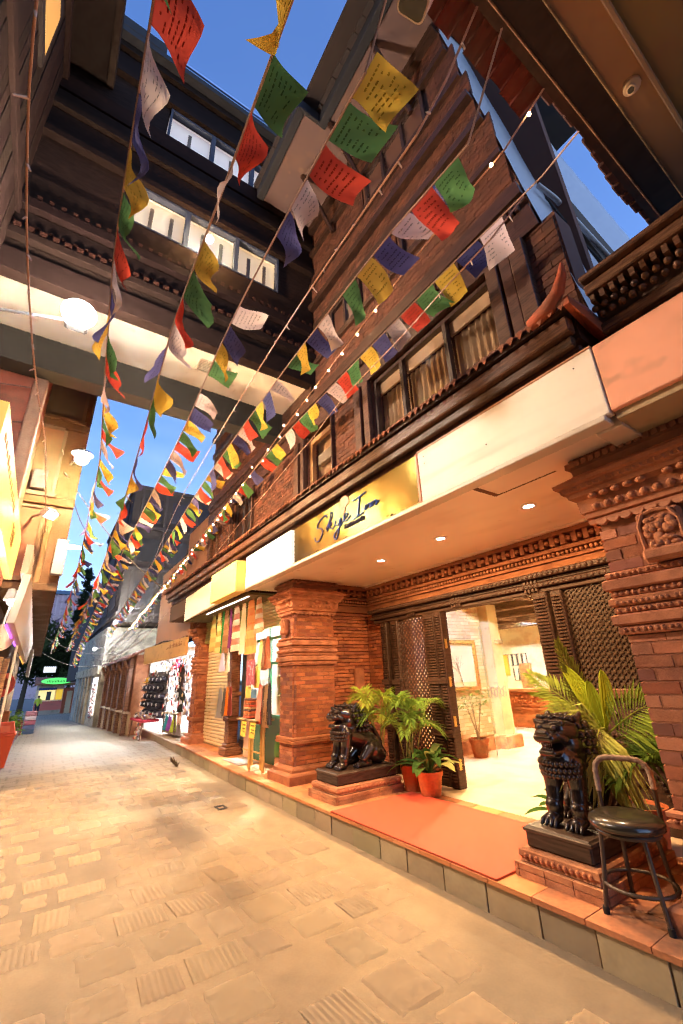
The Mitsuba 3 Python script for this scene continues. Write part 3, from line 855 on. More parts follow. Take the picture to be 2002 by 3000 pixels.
# relief medallions
for P, yc, w, h in ((PR, 0.93, 0.235, 0.28), (PM, 6.02, 0.13, 0.2)):
    zc = 2.255
    m = MB()
    m.tm(cbox(3.0, 3.07, yc - w / 2, yc + w / 2, zc - h / 2, zc + h / 2, 0.012))
    part(P, 'medallion', m, 'brick', (0.40, 0.155, 0.08))
    m = MB()
    m.tm(cbox(2.965, 3.06, yc - w / 2 - 0.01, yc + w / 2 + 0.01, zc - h / 2 - 0.03, zc - h / 2 + 0.05, 0.02))
    for s in (-1, 1):
        m.tube([[3.0, yc + s * w * 0.45, zc - h / 2 + 0.05], [2.99, yc + s * w * 0.46, zc + h * 0.2], [2.99, yc + s * w * 0.3, zc + h * 0.46], [2.99, yc, zc + h * 0.5]], 0.012, 6)
    for q in range(46):
        a = rng.random(2) - 0.5
        m.ball([2.992, yc + a[0] * w * 0.62, zc + a[1] * h * 0.62], [0.012 + 0.016 * rng.random(), 0.012 + 0.02 * rng.random(), 0.012 + 0.02 * rng.random()])
    part(P, 'figure_relief', m, 'brick', (0.43, 0.17, 0.085), smooth=30)
# blank wooden framed niche low on the near pillar
m = MB()
m.box(3.03, 3.062, 0.56, 0.60, 0.98, 1.42).box(3.03, 3.062, 0.90, 0.94, 0.98, 1.42).box(3.031, 3.061, 0.60, 0.90, 1.38, 1.42).box(3.031, 3.061, 0.60, 0.90, 0.98, 1.02)
part(PR, 'panel_frame', m, 'wood', (0.40, 0.17, 0.07))
part(PR, 'panel', MB().box(3.045, 3.06, 0.60, 0.90, 1.02, 1.38), 'wood', (0.24, 0.10, 0.04))

# ---------------------------------------------------------------- carved entrance screen
DF = thing('entrance_screen', 'dark carved timber entrance screen with lattice panels and open doorway', 'door frame')
XD = 4.46
for i, (z0, z1, d) in enumerate(((2.28, 2.33, 0.02), (2.335, 2.385, 0.06), (2.39, 2.43, 0.035), (2.435, 2.495, 0.09))):
    part(DF, 'lintel', cbox(XD - d, XD + 0.13, 1.35, 5.60 + d, z0, z1, 0.008), 'wood', jit(DARKWOOD, 0.15))
m = MB()
for y in np.arange(1.4, 5.62, 0.06):
    m.ball([XD - 0.085, y, 2.465], [0.022, 0.02, 0.026])
    m.ball([XD - 0.055, y + 0.03, 2.36], [0.016, 0.016, 0.02])
for yc in (4.62, 3.75, 2.65):
    for k in range(4):
        m.box(XD - 0.05, XD + 0.0, yc + k * 0.045, yc + k * 0.045 + 0.025, 2.30, 2.43)
part(DF, 'lintel_carving', m, 'wood', (0.07, 0.03, 0.016), stuff=True, smooth=False)


def post(y0, y1, d, base=True, x1=XD + 0.14):
    part(DF, 'post', cbox(XD - d, x1, y0, y1, 0.2, 2.279, 0.01), 'wood', jit(DARKWOOD, 0.15))
    m = MB()
    for z in np.arange(0.28, 2.25, 0.034):
        r = 0.010 + 0.008 * (math.sin(z * 9) > 0) + 0.004 * rng.random()
        if 1.36 < z < 1.42 or 0.75 < z < 0.8:
            m.box(XD - d - 0.03, XD - d + 0.01, y0 - 0.01, y1 + 0.01, z, z + 0.03)
        else:
            m.tube([[XD - d, y0 + 0.02, z], [XD - d - r, (y0 + y1) / 2, z], [XD - d, y1 - 0.02, z]], 0.012, 6)
    part(DF, 'post_carving', m, 'wood', jit((0.06, 0.027, 0.014), 0.15), stuff=True)


post(5.06, 5.22, 0.02)
post(5.28, 5.42, 0.05)
post(4.26, 4.47, 0.05, x1=XD + 0.05)
post(4.10, 4.23, 0.075, x1=XD + 0.06)
post(2.56, 2.73, 0.06)
post(2.41, 2.535, 0.03)
# hinge plates on the door post
for z in (0.45, 0.92, 1.38, 1.85):
    part(DF, 'hinge_plate', MB().box(XD - 0.05, XD - 0.005, 4.092, 4.0995, z - 0.05, z + 0.07), 'steel', (0.60, 0.36, 0.13))
for y0, y1, z0, z1 in ((4.47, 5.06, 0.42, 2.26), (1.52, 2.41, 1.31, 2.26)):
    pitch = 0.072 if y0 > 3 else 0.054
    m = MB()
    H = z1 - z0
    W = y1 - y0
    for s in (1, -1):
        for c in np.arange(-H, W + H, pitch):
            # y = c + s*z within the rectangle
            za, zb = (max(0, -c), min(H, W - c)) if s > 0 else (max(0, c - W), min(H, c))
            if zb - za < 0.02:
                continue
            ya, yb = c + s * za, c + s * zb
            t = 0.0085 if y0 > 3 else 0.0068
            x = XD + 0.02 + (0.006 if s > 0 else 0)
            dy, dz = t, -s * t
            P = []
            for xx in (x, x + 0.006):
                P += [[xx, y0 + ya - dy, z0 + za - dz * 1], [xx, y0 + ya + dy, z0 + za + dz * 1], [xx, y0 + yb - dy, z0 + zb - dz * 1], [xx, y0 + yb + dy, z0 + zb + dz * 1]]
            m.hexa(P)
    if y0 < 3:
        for a in np.arange(y0 + 0.027, y1, 0.054):
            for b in np.arange(z0 + 0.027, z1, 0.054):
                m.ball([XD + 0.014, a, b], [0.012, 0.014, 0.014], sub=0)
    part(DF, 'lattice', m, 'wood' if y0 > 3 else 'satin', (0.06, 0.026, 0.014) if y0 > 3 else (0.05, 0.027, 0.016), stuff=True)
part(DF, 'panel', cbox(XD, XD + 0.08, 4.47, 5.06, 0.2, 0.42, 0.01), 'wood', DARKWOOD)
part(DF, 'rail', cbox(XD - 0.03, XD + 0.06, 1.5, 2.41, 1.22, 1.305, 0.01), 'wood', (0.14, 0.055, 0.025))
part(DF, 'panel', cbox(XD + 0.01, XD + 0.08, 1.5, 2.41, 0.2, 1.22, 0.01), 'wood', DARKWOOD)
m = MB()
for q in range(160):
    m.ball([XD + 0.0, 1.55 + 0.82 * rng.random(), 0.3 + 0.88 * rng.random()], [0.014, 0.02 + 0.015 * rng.random(), 0.015 + 0.012 * rng.random()], sub=0)
part(DF, 'panel_carving', m, 'wood', (0.05, 0.022, 0.012), stuff=True)
part(DF, 'backing', MB().box(XD + 0.10, XD + 0.115, 1.5, 2.40, 0.2, 2.27), 'matte', (0.06, 0.03, 0.02))
part(DF, 'reveal', MB().box(XD + 0.13, XD + 0.30, 5.06, 5.45, 0.2, 2.28), 'brick', (0.28, 0.11, 0.05))

# ---------------------------------------------------------------- lobby seen through the doorway
LB = thing('lobby_room', 'bright lobby behind the entrance with whitewashed brick wall and dark ceiling beams', 'room')
LW = f'{LB}__brick_wall'
part(LW, 'core', MB().box(4.80, 7.15, 5.66, 5.85, 0.19, 2.75).box(7.0, 7.15, 5.85, 6.2, 0.19, 2.75), 'limewash', (0.56, 0.36, 0.22))
bricks(LW, (5.6, 5.655, 0.42), (1, 0, 0), (0, 0, 1), (0, -1, 0), 1.55, 2.33, [(0.74, 0.56, 0.40), (0.70, 0.50, 0.35), (0.78, 0.62, 0.46), (0.66, 0.42, 0.28)], bl=0.22, bh=0.062, joint=0.006, limit=290, mat='limewash', amp=0.06, proud=0.006)
part(LW, 'skirting', MB().box(4.82, 7.30, 5.56, 5.655, 0.195, 0.40), 'brick', (0.50, 0.22, 0.12))
part(LB, 'socket', cbox(6.98, 7.05, 5.640, 5.652, 0.62, 0.72, 0.004), 'satin', (0.8, 0.72, 0.6))
part(LB, 'column', cbox(7.22, 7.52, 5.5, 5.80, 0.4, 2.75, 0.01), 'plaster', (0.80, 0.66, 0.46))
part(LB, 'column_base', cbox(7.12, 7.60, 5.42, 5.84, 0.19, 0.41, 0.01), 'brick', (0.50, 0.24, 0.13))
part(LB, 'camera_mount', cbox(7.30, 7.42, 5.38, 5.50, 1.98, 2.06, 0.01), 'satin', (0.35, 0.28, 0.2))
part(LB, 'ceiling', MB().box(4.75, 12.4, 0.3, 10, 2.86, 2.92), 'plaster', (0.78, 0.66, 0.50))
for x in (5.3, 6.5, 7.7, 8.9, 10.1, 11.3):
    part(LB, 'beam', cbox(x, x + 0.22, 0.4, 9.6, 2.66, 2.855, 0.01), 'wood', (0.10, 0.06, 0.035))
for y in (2.2, 4.5, 6.8):
    part(LB, 'beam', cbox(4.8, 12.2, y, y + 0.2, 2.70, 2.857, 0.01), 'wood', (0.12, 0.07, 0.04))
part(LB, 'far_wall', MB().box(12.2, 12.4, 0.3, 10.0, 0.19, 2.9), 'limewash', (0.80, 0.72, 0.58))
part(LB, 'end_wall', MB().box(4.8, 12.4, 9.8, 10.0, 0.19, 2.9).box(4.8, 12.4, 0.2, 0.4, 0.19, 2.9), 'limewash', (0.80, 0.72, 0.58))
part(LB, 'door', cbox(12.10, 12.19, 8.0, 8.35, 0.2, 1.68, 0.01), 'wood', (0.46, 0.24, 0.14))
m = MB()
for i in range(5):
    y = 8.1 + i * 0.17
    for a, b, c, d in ((y, y + 0.15, 1.62, 1.63), (y, y + 0.15, 1.95, 1.96), (y, y + 0.01, 1.62, 1.96), (y + 0.14, y + 0.15, 1.62, 1.96)):
        m.box(12.17, 12.195, a, b, c, d)
for a, b, c, d in ((8.45, 8.62, 1.2, 1.21), (8.45, 8.46, 1.2, 1.55), (8.61, 8.62, 1.2, 1.55)):
    m.box(12.17, 12.195, a, b, c, d)
part(LB, 'certificate_frames', m, 'matte', (0.05, 0.06, 0.07))
part(LB, 'yellow_panel', cbox(12.15, 12.19, 8.75, 9.1, 1.35, 1.95, 0.01), 'satin', (0.75, 0.42, 0.08))
for i, (x, y) in enumerate(((6.0, 4.9), (7.9, 3.6), (9.4, 5.6), (11.0, 7.3), (11.2, 4.4))):
    k = part(LB, 'ceiling_lamp', disc((x, y, 2.83), 0.07, (0, 0, -1)), 'satin', (0.8, 0.8, 0.8), glow=np.array([1.0, 0.70, 0.38]) * 5200, weight=0.8)
k = thing('reception_desk', 'terracotta brick reception desk at the back of the lobby', 'desk')
part(k, 'front', cbox(10.0, 10.35, 4.0, 8.2, 0.2, 0.98, 0.01), 'brick', (0.50, 0.17, 0.07))
part(k, 'counter', cbox(9.93, 10.42, 3.95, 8.25, 0.985, 1.06, 0.01), 'wood', (0.50, 0.20, 0.09))
m = MB()
for y in np.arange(4.1, 8.1, 0.16):
    m.ball([9.99, y, 0.88], [0.03, 0.05, 0.05]).ball([9.99, y + 0.08, 0.78], [0.025, 0.04, 0.04])
m.box(9.97, 10.0, 4.0, 8.2, 0.60, 0.64).box(9.97, 10.0, 4.0, 8.2, 0.70, 0.72)
part(k, 'carving', m, 'brick', (0.42, 0.14, 0.06), stuff=True)
k = thing('framed_picture', 'large wood framed tree picture on the whitewashed lobby wall', 'picture')
m = MB()
x0, x1, z0, z1 = 5.62, 6.86, 1.20, 2.06
m.box(x0, x0 + 0.07, 5.60, 5.65, z0, z1).box(x1 - 0.07, x1, 5.60, 5.65, z0, z1).box(x0 + 0.07, x1 - 0.07, 5.602, 5.648, z1 - 0.07, z1).box(x0 + 0.07, x1 - 0.07, 5.602, 5.648, z0, z0 + 0.05)
part(k, 'frame', m, 'wood', (0.52, 0.19, 0.06))
part(k, 'canvas', MB().box(x0 + 0.06, x1 - 0.06, 5.632, 5.642, z0 + 0.04, z1 - 0.06), 'matte', (0.80, 0.74, 0.62))
m = MB()
m.tube([[6.42, 5.628, 1.27], [6.36, 5.628, 1.5], [6.30, 5.628, 1.66]], 0.012, 5, (0.35, 0.22, 0.16))
for q in range(26):
    a = rng.random(3)
    m.tube([[6.36 - 0.05 * a[0], 5.6285, 1.45 + 0.2 * a[1]], [6.30 + (a[2] - 0.6) * 0.5, 5.6285, 1.65 + 0.14 * a[0]]], 0.003, 4, (0.55, 0.40, 0.34))
m.box(5.70, 6.78, 5.628, 5.631, 1.25, 1.33, (0.72, 0.60, 0.30))
part(k, 'painting', m, 'matte')
k = thing('glass_door', 'clear glass door leaf with frosted ring band standing open in the lobby', 'door')
part(k, 'leaf', MB().quad([6.28, 5.0, 0.24], [6.95, 5.12, 0.24], [6.95, 5.12, 2.25], [6.28, 5.0, 2.25]), 'pane')
m = MB()
for i in range(6):
    t = 0.08 + i * 0.155
    c = np.array([6.28 + 0.67 * t, 5.0 + 0.12 * t - 0.004, 1.16 + (0.028 if i % 2 else -0.01)])
    g = np.linspace(0, 2 * np.pi, 17)
    m.tube(np.stack([c[0] + 0.036 * np.cos(g), c[1] + 0 * g, c[2] + 0.06 * np.sin(g)], 1), 0.006, 5)
    m.box(c[0] + 0.03, c[0] + 0.038, c[1] - 0.002, c[1] + 0.002, 1.07, 1.24)
part(k, 'frosted_band', m, 'matte', (0.50, 0.42, 0.40))
part(k, 'edge', MB().tube([[6.28, 5.0, 0.24], [6.28, 5.0, 2.25]], 0.007, 6), 'satin', (0.32, 0.36, 0.28))
# ---------------------------------------------------------------- bridge building across the lane
BG = thing('bridge_building', 'dark timber bridge building spanning the lane with two lit window rows', 'building')
YB = 5.0
BX0 = -3.2
part(BG, 'soffit', MB().box(BX0, 2.94, YB - 0.02, 6.06, 6.06, 6.12), 'plaster', (0.62, 0.50, 0.38))
part(BG, 'rear_beam', MB().box(BX0, 3.0, 6.062, 6.36, 5.56, 6.6), 'matte', (0.016, 0.014, 0.013))
part(BG, 'end_wall', MB().box(2.945, 3.0, YB, 6.06, 5.85, 6.5), 'wood', TIMBER)
# front timber face in boards, cut by the window rows
rows = ((6.00, 6.32, 0.06), (6.33, 6.50, 0.0), (6.51, 6.62, 0.09), (6.63, 7.00, 0.02), (7.01, 7.16, 0.11), (7.17, 7.66, 0.03), (8.50, 8.62, 0.09), (8.63, 9.1, 0.03), (9.11, 9.24, 0.10), (9.25, 9.55, 0.03), (9.56, 9.92, 0.05), (10.72, 10.85, 0.08), (10.86, 11.3, 0.04), (11.31, 11.46, 0.12))
for z0, z1, d in rows:
    part(BG, 'board', cbox(BX0, 3.0, YB - d, YB + 0.12, z0, z1, 0.008), 'oldwood', jit((0.017, 0.009, 0.007), 0.25))
m = MB()
for x in np.arange(-2.2, 2.95, 0.13):
    m.box(x, x + 0.07, YB - 0.09, YB + 0.01, 6.635, 6.70)
    m.ball([x + 0.1, YB - 0.02, 6.78], [0.03, 0.03, 0.03], sub=0)
    m.box(x, x + 0.05, YB - 0.10, YB + 0.02, 7.17, 7.24)
part(BG, 'carved_row', m, 'oldwood', (0.06, 0.022, 0.014), stuff=True)
for q in ((BX0, -0.02, 7.66, 8.5), (2.32, 3.0, 7.66, 8.5), (BX0, 0.22, 9.9, 10.72), (2.46, 3.0, 9.9, 10.72)):
    part(BG, 'infill', MB().box(q[0], q[1], YB + 0.02, YB + 0.13, q[2], q[3]), 'oldwood', (0.028, 0.015, 0.011))
part(BG, 'back', MB().box(BX0, 3.0, 5.7, 5.8, 6.1, 11.4).box(BX0, 3.0, YB + 0.12, 5.7, 11.2, 11.45).box(BX0, 3.0, YB + 0.12, 5.7, 9.3, 9.4), 'matte', (0.1, 0.08, 0.06))


def brow(z0, z1, xs, glow, slots, seed):
    for i, (a, b) in enumerate(zip(xs, xs[1:])):
        base = f'{BG}__window'
        n = NEXT.get(base, 0)
        NEXT[base] = n + 1
        w = base if n == 0 else f'{base}_{n:03d}'
        m = MB()
        m.box(a, a + 0.035, YB - 0.02, YB + 0.08, z0, z1).box(b - 0.035, b, YB - 0.02, YB + 0.08, z0, z1).box(a + 0.035, b - 0.035, YB - 0.018, YB + 0.078, z1 - 0.04, z1).box(a + 0.035, b - 0.035, YB - 0.018, YB + 0.078, z0, z0 + 0.03)
        part(w, 'frame', m, 'matte', (0.05, 0.06, 0.09))
        part(w, 'lit_ceiling', MB().box(a, b, YB + 0.12, YB + 0.6, z1 - 0.02, z1 + 0.0), 'matte', (0.8, 0.7, 0.6), glow=glow * 0.9, weight=0.2)
        part(w, 'blind', MB().box(a, b, YB + 0.13, YB + 0.15, z0, z1 - 0.03), 'satin', (0.75, 0.65, 0.5), glow=glow, weight=0.2)
        for s in slots:
            x = a + (b - a) * s
            part(w, 'slot', MB().box(x, x + 0.055, YB + 0.10, YB + 0.125, z0 + 0.10, z1 - 0.20), 'matte', (0.22, 0.17, 0.13))


brow(7.68, 8.48, [-0.02, 0.74, 1.54, 2.3], np.array([1.0, 0.66, 0.36]) * 0.42, (0.3, 0.68), 1)
brow(9.94, 10.70, [0.24, 0.98, 1.72, 2.44], np.array([0.80, 0.74, 0.84]) * 0.36, (0.45,), 2)
part(BG, 'roof', MB().hexa([[BX0, YB - 0.25, 11.47], [BX0, YB - 0.25, 11.6], [BX0, 6.6, 11.47], [BX0, 6.6, 11.62], [3.0, YB - 0.25, 11.47], [3.0, YB - 0.25, 11.6], [3.0, 6.6, 11.47], [3.0, 6.6, 11.62]]), 'matte', (0.03, 0.03, 0.035))
part(BG, 'parapet', cbox(BX0, 0.0, YB - 0.26, 6.4, 11.6, 11.85, 0.01), 'matte', (0.03, 0.03, 0.035))
part(BG, 'handrail', MB().box(0.1, 2.6, YB - 0.2, YB - 0.17, 11.80, 11.84), 'steel', (0.8, 0.85, 0.95))
G = f'{BG}__ceiling_vent'
m = MB()
gx0, gx1, gy0, gy1 = 1.22, 1.68, 5.34, 5.62
m.box(gx0, gx1, gy0, gy0 + 0.02, 6.04, 6.062).box(gx0, gx1, gy1 - 0.02, gy1, 6.04, 6.062).box(gx0, gx0 + 0.02, gy0 + .02, gy1 - .02, 6.041, 6.061).box(gx1 - 0.02, gx1, gy0 + .02, gy1 - .02, 6.041, 6.061)
part(G, 'frame', m, 'satin', (0.35, 0.26, 0.19))
part(G, 'dark_back', MB().box(gx0 + 0.02, gx1 - 0.02, gy0 + 0.02, gy1 - 0.02, 6.052, 6.0625), 'matte', (0.05, 0.04, 0.03))
for y in np.arange(gy0 + 0.04, gy1 - 0.03, 0.035):
    part(G, 'slat', MB().box(gx0 + 0.02, gx1 - 0.02, y, y + 0.016, 6.043, 6.05), 'satin', (0.42, 0.32, 0.24))

# ---------------------------------------------------------------- gate roof right over the camera
GT = thing('gate_roof', 'gate roof overhead with beige soffit, dark timber beam and tiled eave', 'roof')
ZG = 4.6
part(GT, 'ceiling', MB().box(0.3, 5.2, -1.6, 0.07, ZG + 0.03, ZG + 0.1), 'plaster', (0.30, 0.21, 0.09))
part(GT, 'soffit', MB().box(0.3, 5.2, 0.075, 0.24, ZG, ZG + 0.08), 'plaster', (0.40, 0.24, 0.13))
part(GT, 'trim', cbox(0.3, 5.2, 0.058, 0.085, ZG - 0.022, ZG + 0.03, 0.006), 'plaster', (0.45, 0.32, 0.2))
part(GT, 'trim', cbox(0.3, 5.2, 0.232, 0.245, ZG - 0.02, ZG + 0.03, 0.004), 'wood', (0.42, 0.27, 0.12))
part(GT, 'timber_beam', MB().box(0.3, 5.2, 0.246, 0.385, ZG + 0.01, ZG + 0.16), 'wood', (0.03, 0.017, 0.012))
part(GT, 'trim', cbox(0.3, 5.2, 0.386, 0.396, ZG - 0.005, ZG + 0.03, 0.003), 'wood', (0.40, 0.20, 0.09))
part(GT, 'timber_beam', MB().box(0.3, 5.2, 0.397, 0.445, ZG + 0.02, ZG + 0.1), 'wood', (0.05, 0.025, 0.016))
x = 0.55
while x < 5.0:
    w = 0.105 + 0.02 * rng.random() * (not 0.9 < x < 1.8)
    o = 0.02 * rng.random() + 0.02 * math.sin(x * 5)
    red = 0.98 < x < 1.78
    if red:
        P = []
        for t in np.linspace(0, 1, 3):
            a = np.linspace(0, np.pi, 7)
            P.append(np.stack([x + w / 2 - np.cos(a) * w * 0.52, 0 * a + 0.43 + 0.17 * t + 0.012 * math.sin(x * 40), ZG + 0.02 + np.sin(a) * 0.03 - 0.02 * t + 0.02], 1))
        part(GT, 'ridge_tile', MB().grid(np.array(P)), 'dirty', jit((0.13, 0.018, 0.012), 0.3), label='dark red eave tile')
    else:
        part(GT, 'eave_tile', cbox(x, x + w - 0.008, 0.42, 0.468 + o, ZG + 0.035, ZG + 0.07, 0.008), 'matte', jit((0.07, 0.03, 0.025), 0.2))
    x += w
part(GT, 'roof', MB().hexa([[0.3, -1.6, ZG + 0.9], [0.3, -1.6, ZG + 1.0], [0.3, 0.45, ZG + 0.07], [0.3, 0.45, ZG + 0.1], [5.2, -1.6, ZG + 0.9], [5.2, -1.6, ZG + 1.0], [5.2, 0.45, ZG + 0.07], [5.2, 0.45, ZG + 0.1]]), 'matte', (0.08, 0.04, 0.03))
k = thing('dome_camera', 'small round cream dome camera on the gate soffit', 'security camera')
cx, cy = 2.24, 0.155
part(k, 'base', MB().lathe([(0.0, ZG - 0.028), (0.035, ZG - 0.028), (0.045, ZG - 0.02), (0.045, ZG - 0.001)], (cx, cy, 0), 24), 'satin', (0.62, 0.46, 0.30), smooth=40)
part(k, 'eye', MB().tube([[cx, cy, ZG - 0.02], [cx - 0.02, cy + 0.008, ZG - 0.06]], 0.022, 16), 'satin', (0.68, 0.5, 0.34), smooth=40)
part(k, 'lens', MB().tube([[cx - 0.0195, cy + 0.008, ZG - 0.0595], [cx - 0.0215, cy + 0.0085, ZG - 0.063]], 0.016, 16), 'gloss', (0.01, 0.008, 0.006), smooth=40)
k = thing('bullet_camera', 'white bullet security camera jutting out under the gate eave', 'security camera')
a, b = np.array([0.905, 0.43, 4.40]), np.array([0.80, 0.50, 4.05])
ax = unit(b - a)
sd = unit(np.cross(ax, [0.3, 0.9, 0.1]))
upv = np.cross(sd, ax)


def rprism(p0, p1, w, h, r, n=6):
    g = []
    for sx, sy, a0 in ((1, 1, 0), (-1, 1, 90), (-1, -1, 180), (1, -1, 270)):
        for t in np.linspace(0, 90, n):
            q = np.radians(a0 + t)
            g.append((sx * (w - r) + r * np.cos(q), sy * (h - r) + r * np.sin(q)))
    g = np.array(g)
    v = np.vstack([p + g[:, :1] * sd + g[:, 1:] * upv for p in (np.asarray(p0), np.asarray(p1))])
    return trimesh.convex.convex_hull(v)


part(k, 'housing', rprism(a - ax * 0.05, b, 0.062, 0.048, 0.026), 'satin', (0.70, 0.52, 0.40), smooth=35)
part(k, 'lens_window', rprism(b + ax * 0.001, b + ax * 0.006, 0.054, 0.040, 0.02), 'gloss', (0.012, 0.013, 0.01), smooth=35)
part(k, 'bracket', MB().tube([a - ax * 0.02 - upv * 0.04, a - ax * 0.05 - upv * 0.07, [0.98, 0.36, 4.61]], 0.018, 8), 'satin', (0.6, 0.45, 0.35), smooth=True)

# ---------------------------------------------------------------- left side of the lane
LD = thing('timber_building', 'tall dark timber building rising on the left of the lane', 'building')
XD0 = -1.22
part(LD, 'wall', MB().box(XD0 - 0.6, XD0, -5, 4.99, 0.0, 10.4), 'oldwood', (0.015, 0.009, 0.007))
part(LD, 'eave_soffit', MB().box(XD0, -0.66, -5, 5.2, 10.30, 10.36), 'oldwood', (0.015, 0.01, 0.008))
part(LD, 'eave_board', cbox(-0.70, -0.60, -5, 5.2, 10.26, 10.5, 0.01), 'oldwood', (0.03, 0.02, 0.015))
part(LD, 'roof', MB().hexa([[-0.62, -5, 10.5], [-0.62, -5, 10.55], [-0.62, 5.2, 10.5], [-0.62, 5.2, 10.55], [-4, -5, 11.6], [-4, -5, 11.7], [-4, 5.2, 11.6], [-4, 5.2, 11.7]]), 'matte', (0.03, 0.02, 0.02))
y = -1.0
while y < 4.95:
    w = 0.13 + 0.1 * rng.random()
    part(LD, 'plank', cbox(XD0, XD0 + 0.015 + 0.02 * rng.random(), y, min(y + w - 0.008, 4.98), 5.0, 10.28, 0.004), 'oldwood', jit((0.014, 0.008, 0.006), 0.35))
    y += w
for z0, z1, d in ((6.9, 7.05, 0.07), (9.75, 9.9, 0.09)):
    part(LD, 'timber_band', cbox(XD0, XD0 + d, -4, 4.98, z0, z1, 0.01), 'oldwood', (0.02, 0.011, 0.008))
W = f'{LD}__window'
part(W, 'frame', MB().box(XD0 + 0.0, XD0 + 0.06, 2.1, 4.02, 8.14, 9.36), 'matte', (0.02, 0.012, 0.01))
part(W, 'blind', MB().box(XD0 + 0.061, XD0 + 0.066, 2.2, 3.95, 8.28, 9.12), 'satin', (0.5, 0.3, 0.1), glow=np.array([1.0, 0.43, 0.09]) * 0.34, weight=0.2)
# salmon house under the far side of the bridge
RH = thing('salmon_house', 'salmon red rendered house corner under the bridge on the left', 'building')
part(RH, 'wall', MB().box(-3.2, -0.66, 6.38, 7.9, 2.9, 7.0), 'dirty', (0.30, 0.075, 0.045))
part(RH, 'corner_post', cbox(-0.74, -0.58, 6.30, 6.52, 2.9, 5.56, 0.015), 'dirty', (0.32, 0.15, 0.10))
m = MB()
for q in range(4):
    z = 3.6 + 0.55 * q
    m.tube([[-2.2, 6.36, z + 0.5 * rng.random()], [-1.4, 6.35, z - 0.15 + 0.2 * rng.random()], [-0.75, 6.28, z + 0.1]], 0.009, 5)
part(RH, 'cable', m, 'matte', (0.12, 0.06, 0.05))
BH = thing('balcony_house', 'ochre left house with windows facing up the lane beside the yellow street lamp', 'building')
YH = 8.0
part(BH, 'wall', MB().box(-4, 0.03, YH, 26, 2.95, 16.0), 'dirty', (0.07, 0.033, 0.012))
for z0, z1, d in ((4.30, 4.44, 0.05), (5.75, 5.9, 0.05), (7.5, 7.7, 0.08), (2.9, 3.02, 0.05)):
    part(BH, 'band', cbox(-4, 0.032, YH - d, YH + 0.01, z0, z1, 0.01), 'dirty', (0.06, 0.03, 0.012))
part(BH, 'pilaster', cbox(-0.3, -0.22, YH - 0.04, YH + 0.01, 3.02, 4.29, 0.01), 'plaster', (0.15, 0.09, 0.045))
for x0, x1, z0, z1, c in ((-0.95, -0.33, 4.5, 5.7, (0.40, 0.17, 0.09)), (-0.9, -0.38, 3.1, 4.22, (0.38, 0.15, 0.09)), (-1.9, -1.1, 4.5, 5.7, (0.3, 0.16, 0.09)), (-0.85, -0.12, 5.95, 7.4, (0.16, 0.14, 0.12))):
    base = f'{BH}__window'
    n = NEXT.get(base, 0)
    NEXT[base] = n + 1
    w = base if n == 0 else f'{base}_{n:03d}'
    m = MB().box(x0 - 0.05, x0, YH - 0.05, YH, z0, z1).box(x1, x1 + 0.05, YH - 0.05, YH, z0, z1).box(x0, x1, YH - 0.048, YH, z1, z1 + 0.05).box(x0 - 0.08, x1 + 0.08, YH - 0.08, YH, z0 - 0.07, z0)
    part(w, 'frame', m, 'dirty', (0.12, 0.08, 0.05))
    part(w, 'shutter', MB().box(x0, x1, YH - 0.02, YH - 0.004, z0, z1), 'dirty', tuple(0.45 * q for q in c))
part(BH, 'meter_box', cbox(-0.62, -0.42, YH - 0.16, YH - 0.01, 4.52, 4.85, 0.01), 'matte', (0.06, 0.065, 0.07))
part(BH, 'window_box', cbox(-0.10, 0.06, YH - 0.16, YH - 0.01, 3.15, 3.72, 0.01), 'satin', (0.20, 0.20, 0.22))
part(BH, 'eave', MB().box(0.0, 0.12, YH - 0.05, 26, 15.9, 16.1), 'matte', (0.05, 0.04, 0.04))
LS = thing('left_shop_row', 'low dark shop row along the left edge of the lane', 'building')
part(LS, 'wall', MB().box(-3.0, -0.75, 4.8, 25.5, 0.0, 2.9), 'dirty', (0.14, 0.075, 0.045))
part(LS, 'doorway', MB().box(-0.751, -0.72, 14.5, 18.0, -0.1, 2.1), 'matte', (0.03, 0.02, 0.02))
part(LS, 'brown_shutter', MB().box(-0.749, -0.70, 18.5, 24.5, -0.2, 2.0), 'dirty', (0.22, 0.12, 0.06))


def board(label, y0, y1, z0, z1, x, col, glow=None, tilt=0.0, txt=None):
    k = thing('shop_sign', label, 'sign')
    P = [[x - 0.08, y0, z0], [x - 0.08 + tilt, y0, z1], [x - 0.08, y1, z0], [x - 0.08 + tilt, y1, z1], [x, y0, z0], [x + tilt, y0, z1], [x, y1, z0], [x + tilt, y1, z1]]
    part(k, 'panel', MB().hexa(P), 'satin', col, glow=glow, weight=0.5 if glow is not None else None)
    return k


k = board('yellow lit sign with letters TM over the shops at the left edge', 3.4, 7.05, 2.86, 3.42, -0.50, (0.75, 0.48, 0.10), glow=np.array([1.0, 0.58, 0.12]) * 0.72)
text_on(k, 'letter', 'TM', 0.20, (-0.496, 5.55, 3.0), (0, 1, 0), (0, 0, 1), 'matte', (0.25, 0.12, 0.02), 0.004)
m = MB()
for i in range(12):
    y = 3.6 + i * 0.15
    m.box(-0.5005, -0.4965, y, y + 0.05 + 0.05 * rng.random(), 3.23, 3.28 + 0.03 * rng.random())
part(k, 'small_print', m, 'matte', (0.45, 0.22, 0.04), stuff=True)
k = board('long cream shop fascia on the left lit violet underneath', 6.3, 16.5, 2.22, 2.80, -0.32, (0.55, 0.42, 0.27), tilt=0.06)
part(k, 'edge_strip', MB().tube([[-0.40, 6.4, 2.20], [-0.40, 9.5, 2.20]], 0.012, 6), 'satin', (0.3, 0.05, 0.5), glow=(0.9, 0.2, 2.2), weight=0.3)
